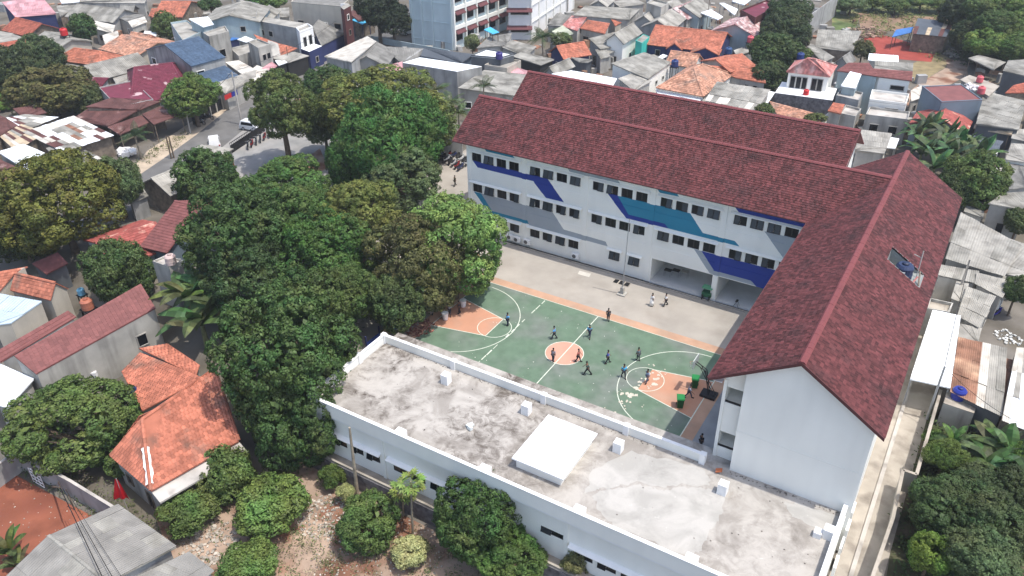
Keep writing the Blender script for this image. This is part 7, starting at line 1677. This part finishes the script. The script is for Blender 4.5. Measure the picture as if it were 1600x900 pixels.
# red flags
def flag(px, py, top, label, sz, m=mat('flag_red', (.42, .006, .012), .8, .15, 2)):
    b = PG(px, py); d = ray(*top); tt = ((b[:2] - CAM[:2]) @ d[:2]) / (d[:2] @ d[:2]); h = (CAM + d * tt)[2] - b[2]; t = thing('flag', label, 'flag', b)
    mb = MB(); mb.tube((0, 0, -.1), (0, 0, h), .035, n=6); mb.build('pole', W_OFF, t, org=(0, 0, 0))
    mb = MB(); n = 9; vs = []
    for j in range(n):
        s = j / (n - 1); wdt = sz * (.10 + .62 * s)
        for i in range(9):
            u = i / 8 - .62; vs.append((R_[0] * u * wdt + F_[0] * .05 * math.sin(i * 1.9 + j * .3) * s * sz, R_[1] * u * wdt + F_[1] * .05 * math.sin(i * 1.9 + j * .3) * s * sz, h - .05 - sz * 1.15 * s - .05 * math.sin(i * 1.7) * s))
    mb.add(vs, [(j * 9 + i, j * 9 + i + 1, j * 9 + i + 10, j * 9 + i + 9) for j in range(n - 1) for i in range(8)]); mb.build('cloth', m, t, org=(0, 0, 0))
flag(203, 806, (196, 742), 'large red flag drooping on a pole beside the orange tiled house', 1.9)
flag(366, 270, (365, 247), 'small red flag beside the gate of the forecourt', 1.3)
# rubble, debris
def heap(name, label, px, py, r, n, m, cat, sz=(.08, .3), seed=1, h=.0):
    rnd = random.Random(seed); p = PG(px, py, h); mb = MB()
    for i in range(n):
        a = rnd.uniform(0, 6.28); q = r * math.sqrt(rnd.random()); s = rnd.uniform(*sz); c = np.array([p[0] + q * math.cos(a), p[1] + q * math.sin(a), p[2] + s * .35])
        ax = Matrix.Rotation(rnd.uniform(0, 3), 3, 'Z') @ Matrix.Rotation(rnd.uniform(-.4, .4), 3, 'X')
        mb.obox(c, np.array(ax.col[0]) * s * .5, np.array(ax.col[1]) * s * rnd.uniform(.25, .5), np.array(ax.col[2]) * s * rnd.uniform(.12, .35))
    o = mb.build(name, m, org=p); tag(o, label, cat, kind='stuff'); return o
RUB = mat('rubble', (.38, .34, .29), .95, .25, 2, isl=.45)
heap('rubble', 'pale rubble heap in the dusty yard beside the rounded shrub', 512, 808, 2.4, 420, RUB, 'rubble', (.05, .22), 2)
heap('rubble', 'scattered stones near the leafy shrub in the yard', 330, 850, 2.2, 220, RUB, 'rubble', (.06, .32), 3)
heap('rubble', 'scattered pale chips along the bottom of the yard', 590, 880, 5.0, 600, RUB, 'rubble', (.04, .16), 4)
heap('rubble', 'white stones in the red soil lot', 60, 800, 4.5, 60, RUB, 'rubble', (.04, .11), 5)
heap('rubble', 'leaf litter and reddish stones under the court trees', 655, 512, 1.6, 260, mat('leaf_litter', (.28, .12, .09), .95, .2, 2, isl=.5), 'leaf litter', (.05, .2), 6)
heap('debris', 'bundle of white sacks beside the small roadside palm', 198, 240, 1.3, 26, mat('white_sacks', (.75, .74, .72), .8, .1, 2), 'sacks', (.5, 1.1), 7, .4)
heap('debris', 'white rubble on the roof terrace of the slate blue house', 1517, 138, 1.6, 40, mat('white_rubble', (.72, .69, .68), .9, .2, 2), 'rubble', (.2, .6), 8, 5.7)
heap('debris', 'dry branches and stones at the forest edge by the dirt track', 1500, 86, 3.0, 140, RUB, 'rubble', (.15, .6), 9)
heap('debris', 'jumbled planks and bricks in front of the wide grey hall', 1352, 52, 4.0, 120, mat('plank_debris', (.30, .20, .15), .95, .2, 1, isl=.4), 'debris', (.2, .9), 10)
heap('debris', 'clutter of pale scraps in the yard behind the rusty roof', 1574, 528, 1.3, 60, mat('white_scraps', (.6, .6, .57), .9, .2, 2, isl=.3), 'scraps', (.06, .28), 11)
heap('debris', 'dark gravel scraps along the parapet of the flat roof', 8, 8, .01, 1, RUB, 'gravel', (.01, .02), 12) if False else None
gm = MB(); rnd = random.Random(3)
for i in range(300):
    s = rnd.uniform(.03, .09); e = rnd.random()
    if e < .45: x, y = rnd.uniform(-12.4, 17), -11.3 - abs(rnd.gauss(0, .12))
    elif e < .8: x, y = rnd.uniform(19.6, 27.4), -11.0 - abs(rnd.gauss(0, .15))
    else: x, y = rnd.uniform(-12, 27), rnd.uniform(-20.5, -11.5)
    gm.obox((x, y, FZ + .02), (s * .5, s * .2, 0), (-s * .2, s * .4, 0), (0, 0, s * .2))
gm.build('roof_gravel', mat('roof_gravel', (.16, .145, .13), .95, .2, 2, isl=.5), flat, stuff=True)
heap('debris', 'small pile of broken white boards on the flat roof', 738, 722, .25, 5, mat('white_boards', (.66, .70, .68), .7, .1, 2), 'boards', (.2, .5), 13, 0).location.z = FZ + .05
t = thing('chair', 'small orange chair frame lying on the flat roof by the gable', 'chair', (18.9, -11.5, FZ)); mb = MB(); mb.obox((0, 0, .2), (.22, .08, .05), (-.05, .2, 0), (0, 0, .02)); mb.build('seat', mat('chair_orange', (.5, .15, .06), .6), t, org=(0, 0, 0)); mb = MB()
for a, b in ((.2, .2), (-.2, .2), (.2, -.2), (-.2, -.2)): mb.tube((a, b, .0), (a * .8, b * .8, .22), .02, n=5)
mb.build('leg', GREYM, t, org=(0, 0, 0))
# grey ac units and pipes on the long pale wall
for px, py, z, l in [(144, 585, 1.6, 'white air conditioner on the pale stained wall, lower of two'), (233, 492, 2.6, 'white air conditioner high on the pale stained wall near its right end')]:
    p = PG(px, py, z); t = thing('air_conditioner', l, 'air conditioner', p, 'air conditioners on the stained wall', .62); mb = MB(); mb.box(-.42, -.2, -.3, .42, .2, .3); mb.build('body', W_PURE, t, org=(0, 0, 0)); mb = MB(); mb.tube((-.1, -.205, 0), (-.1, -.23, 0), .22, n=14); mb.build('fan_grille', MATS['fan_grey'], t, org=(0, 0, 0))

# clutter between the houses
cm = [MB() for _ in range(3)]; rnd = random.Random(77)
for i in range(2600):
    px, py = rnd.uniform(-20, 1620), rnd.uniform(2, 330)
    if 700 < px < 1500 and py > 118 + (px - 820) * .17: continue
    if px < 1180 and py > 175: continue
    p = G(px, py)
    if -38 < p[0] < 29 and p[1] < 52: continue
    u, v = px, py; on = False
    for k in range(len(rl) - 1):
        if rl[k][0] <= u <= rl[k + 1][0] + 30:
            t_ = (u - rl[k][0]) / max(1, rl[k + 1][0] - rl[k][0]); yl = rl[k][1] + (rl[k + 1][1] - rl[k][1]) * t_
            if yl - 8 < v < yl + 45: on = True
    if on or 1335 < px < 1500 and py < 125: continue
    a = rnd.uniform(0, 3.14); s = rnd.uniform(.25, 1.0); hh = rnd.uniform(.15, .9) if rnd.random() < .8 else rnd.uniform(1.2, 2.4)
    cm[rnd.randrange(3)].obox((p[0], p[1], hh / 2), (math.cos(a) * s, math.sin(a) * s, 0), (-math.sin(a) * s * .6, math.cos(a) * s * .6, 0), (rnd.uniform(-.1, .1), 0, hh / 2))
for q, m_, l in zip(cm, (S_LTGREY, S_RUST, W_GREY), ('pale sheet scraps and low sheds scattered between the houses', 'brown scrap and crates scattered between the houses', 'grey blocks and bins scattered between the houses')):
    tag(q.build('house_clutter', m_), l, 'clutter', kind='stuff')
pxsheet('garden_soil', [(1455, 640), (1620, 640), (1620, 930), (1380, 930), (1412, 740)], mat('garden_soil', (.075, .075, .042), .97, .35, .6, col2=(.14, .11, .075), c2lo=.5, c2hi=.65, c2scale=.4, bump=.8, bscale=5), .015)

# thin sunlit dust haze over the town
hb = MB(); hb.box(-600, -140, -5, 450, 700, 52)
hz_ = bpy.data.materials.new('haze_air'); hz_.use_nodes = True; t_ = hz_.node_tree; t_.nodes.remove(t_.nodes['Principled BSDF'])
pv = N(t_, 'ShaderNodeVolumePrincipled'); pv.inputs['Color'].default_value = (.92, .95, 1, 1); pv.inputs['Density'].default_value = .0003; pv.inputs['Anisotropy'].default_value = .2
t_.links.new(pv.outputs[0], t_.nodes['Material Output'].inputs['Volume'])
ho = hb.build('haze', hz_); ho['kind'] = 'stuff'
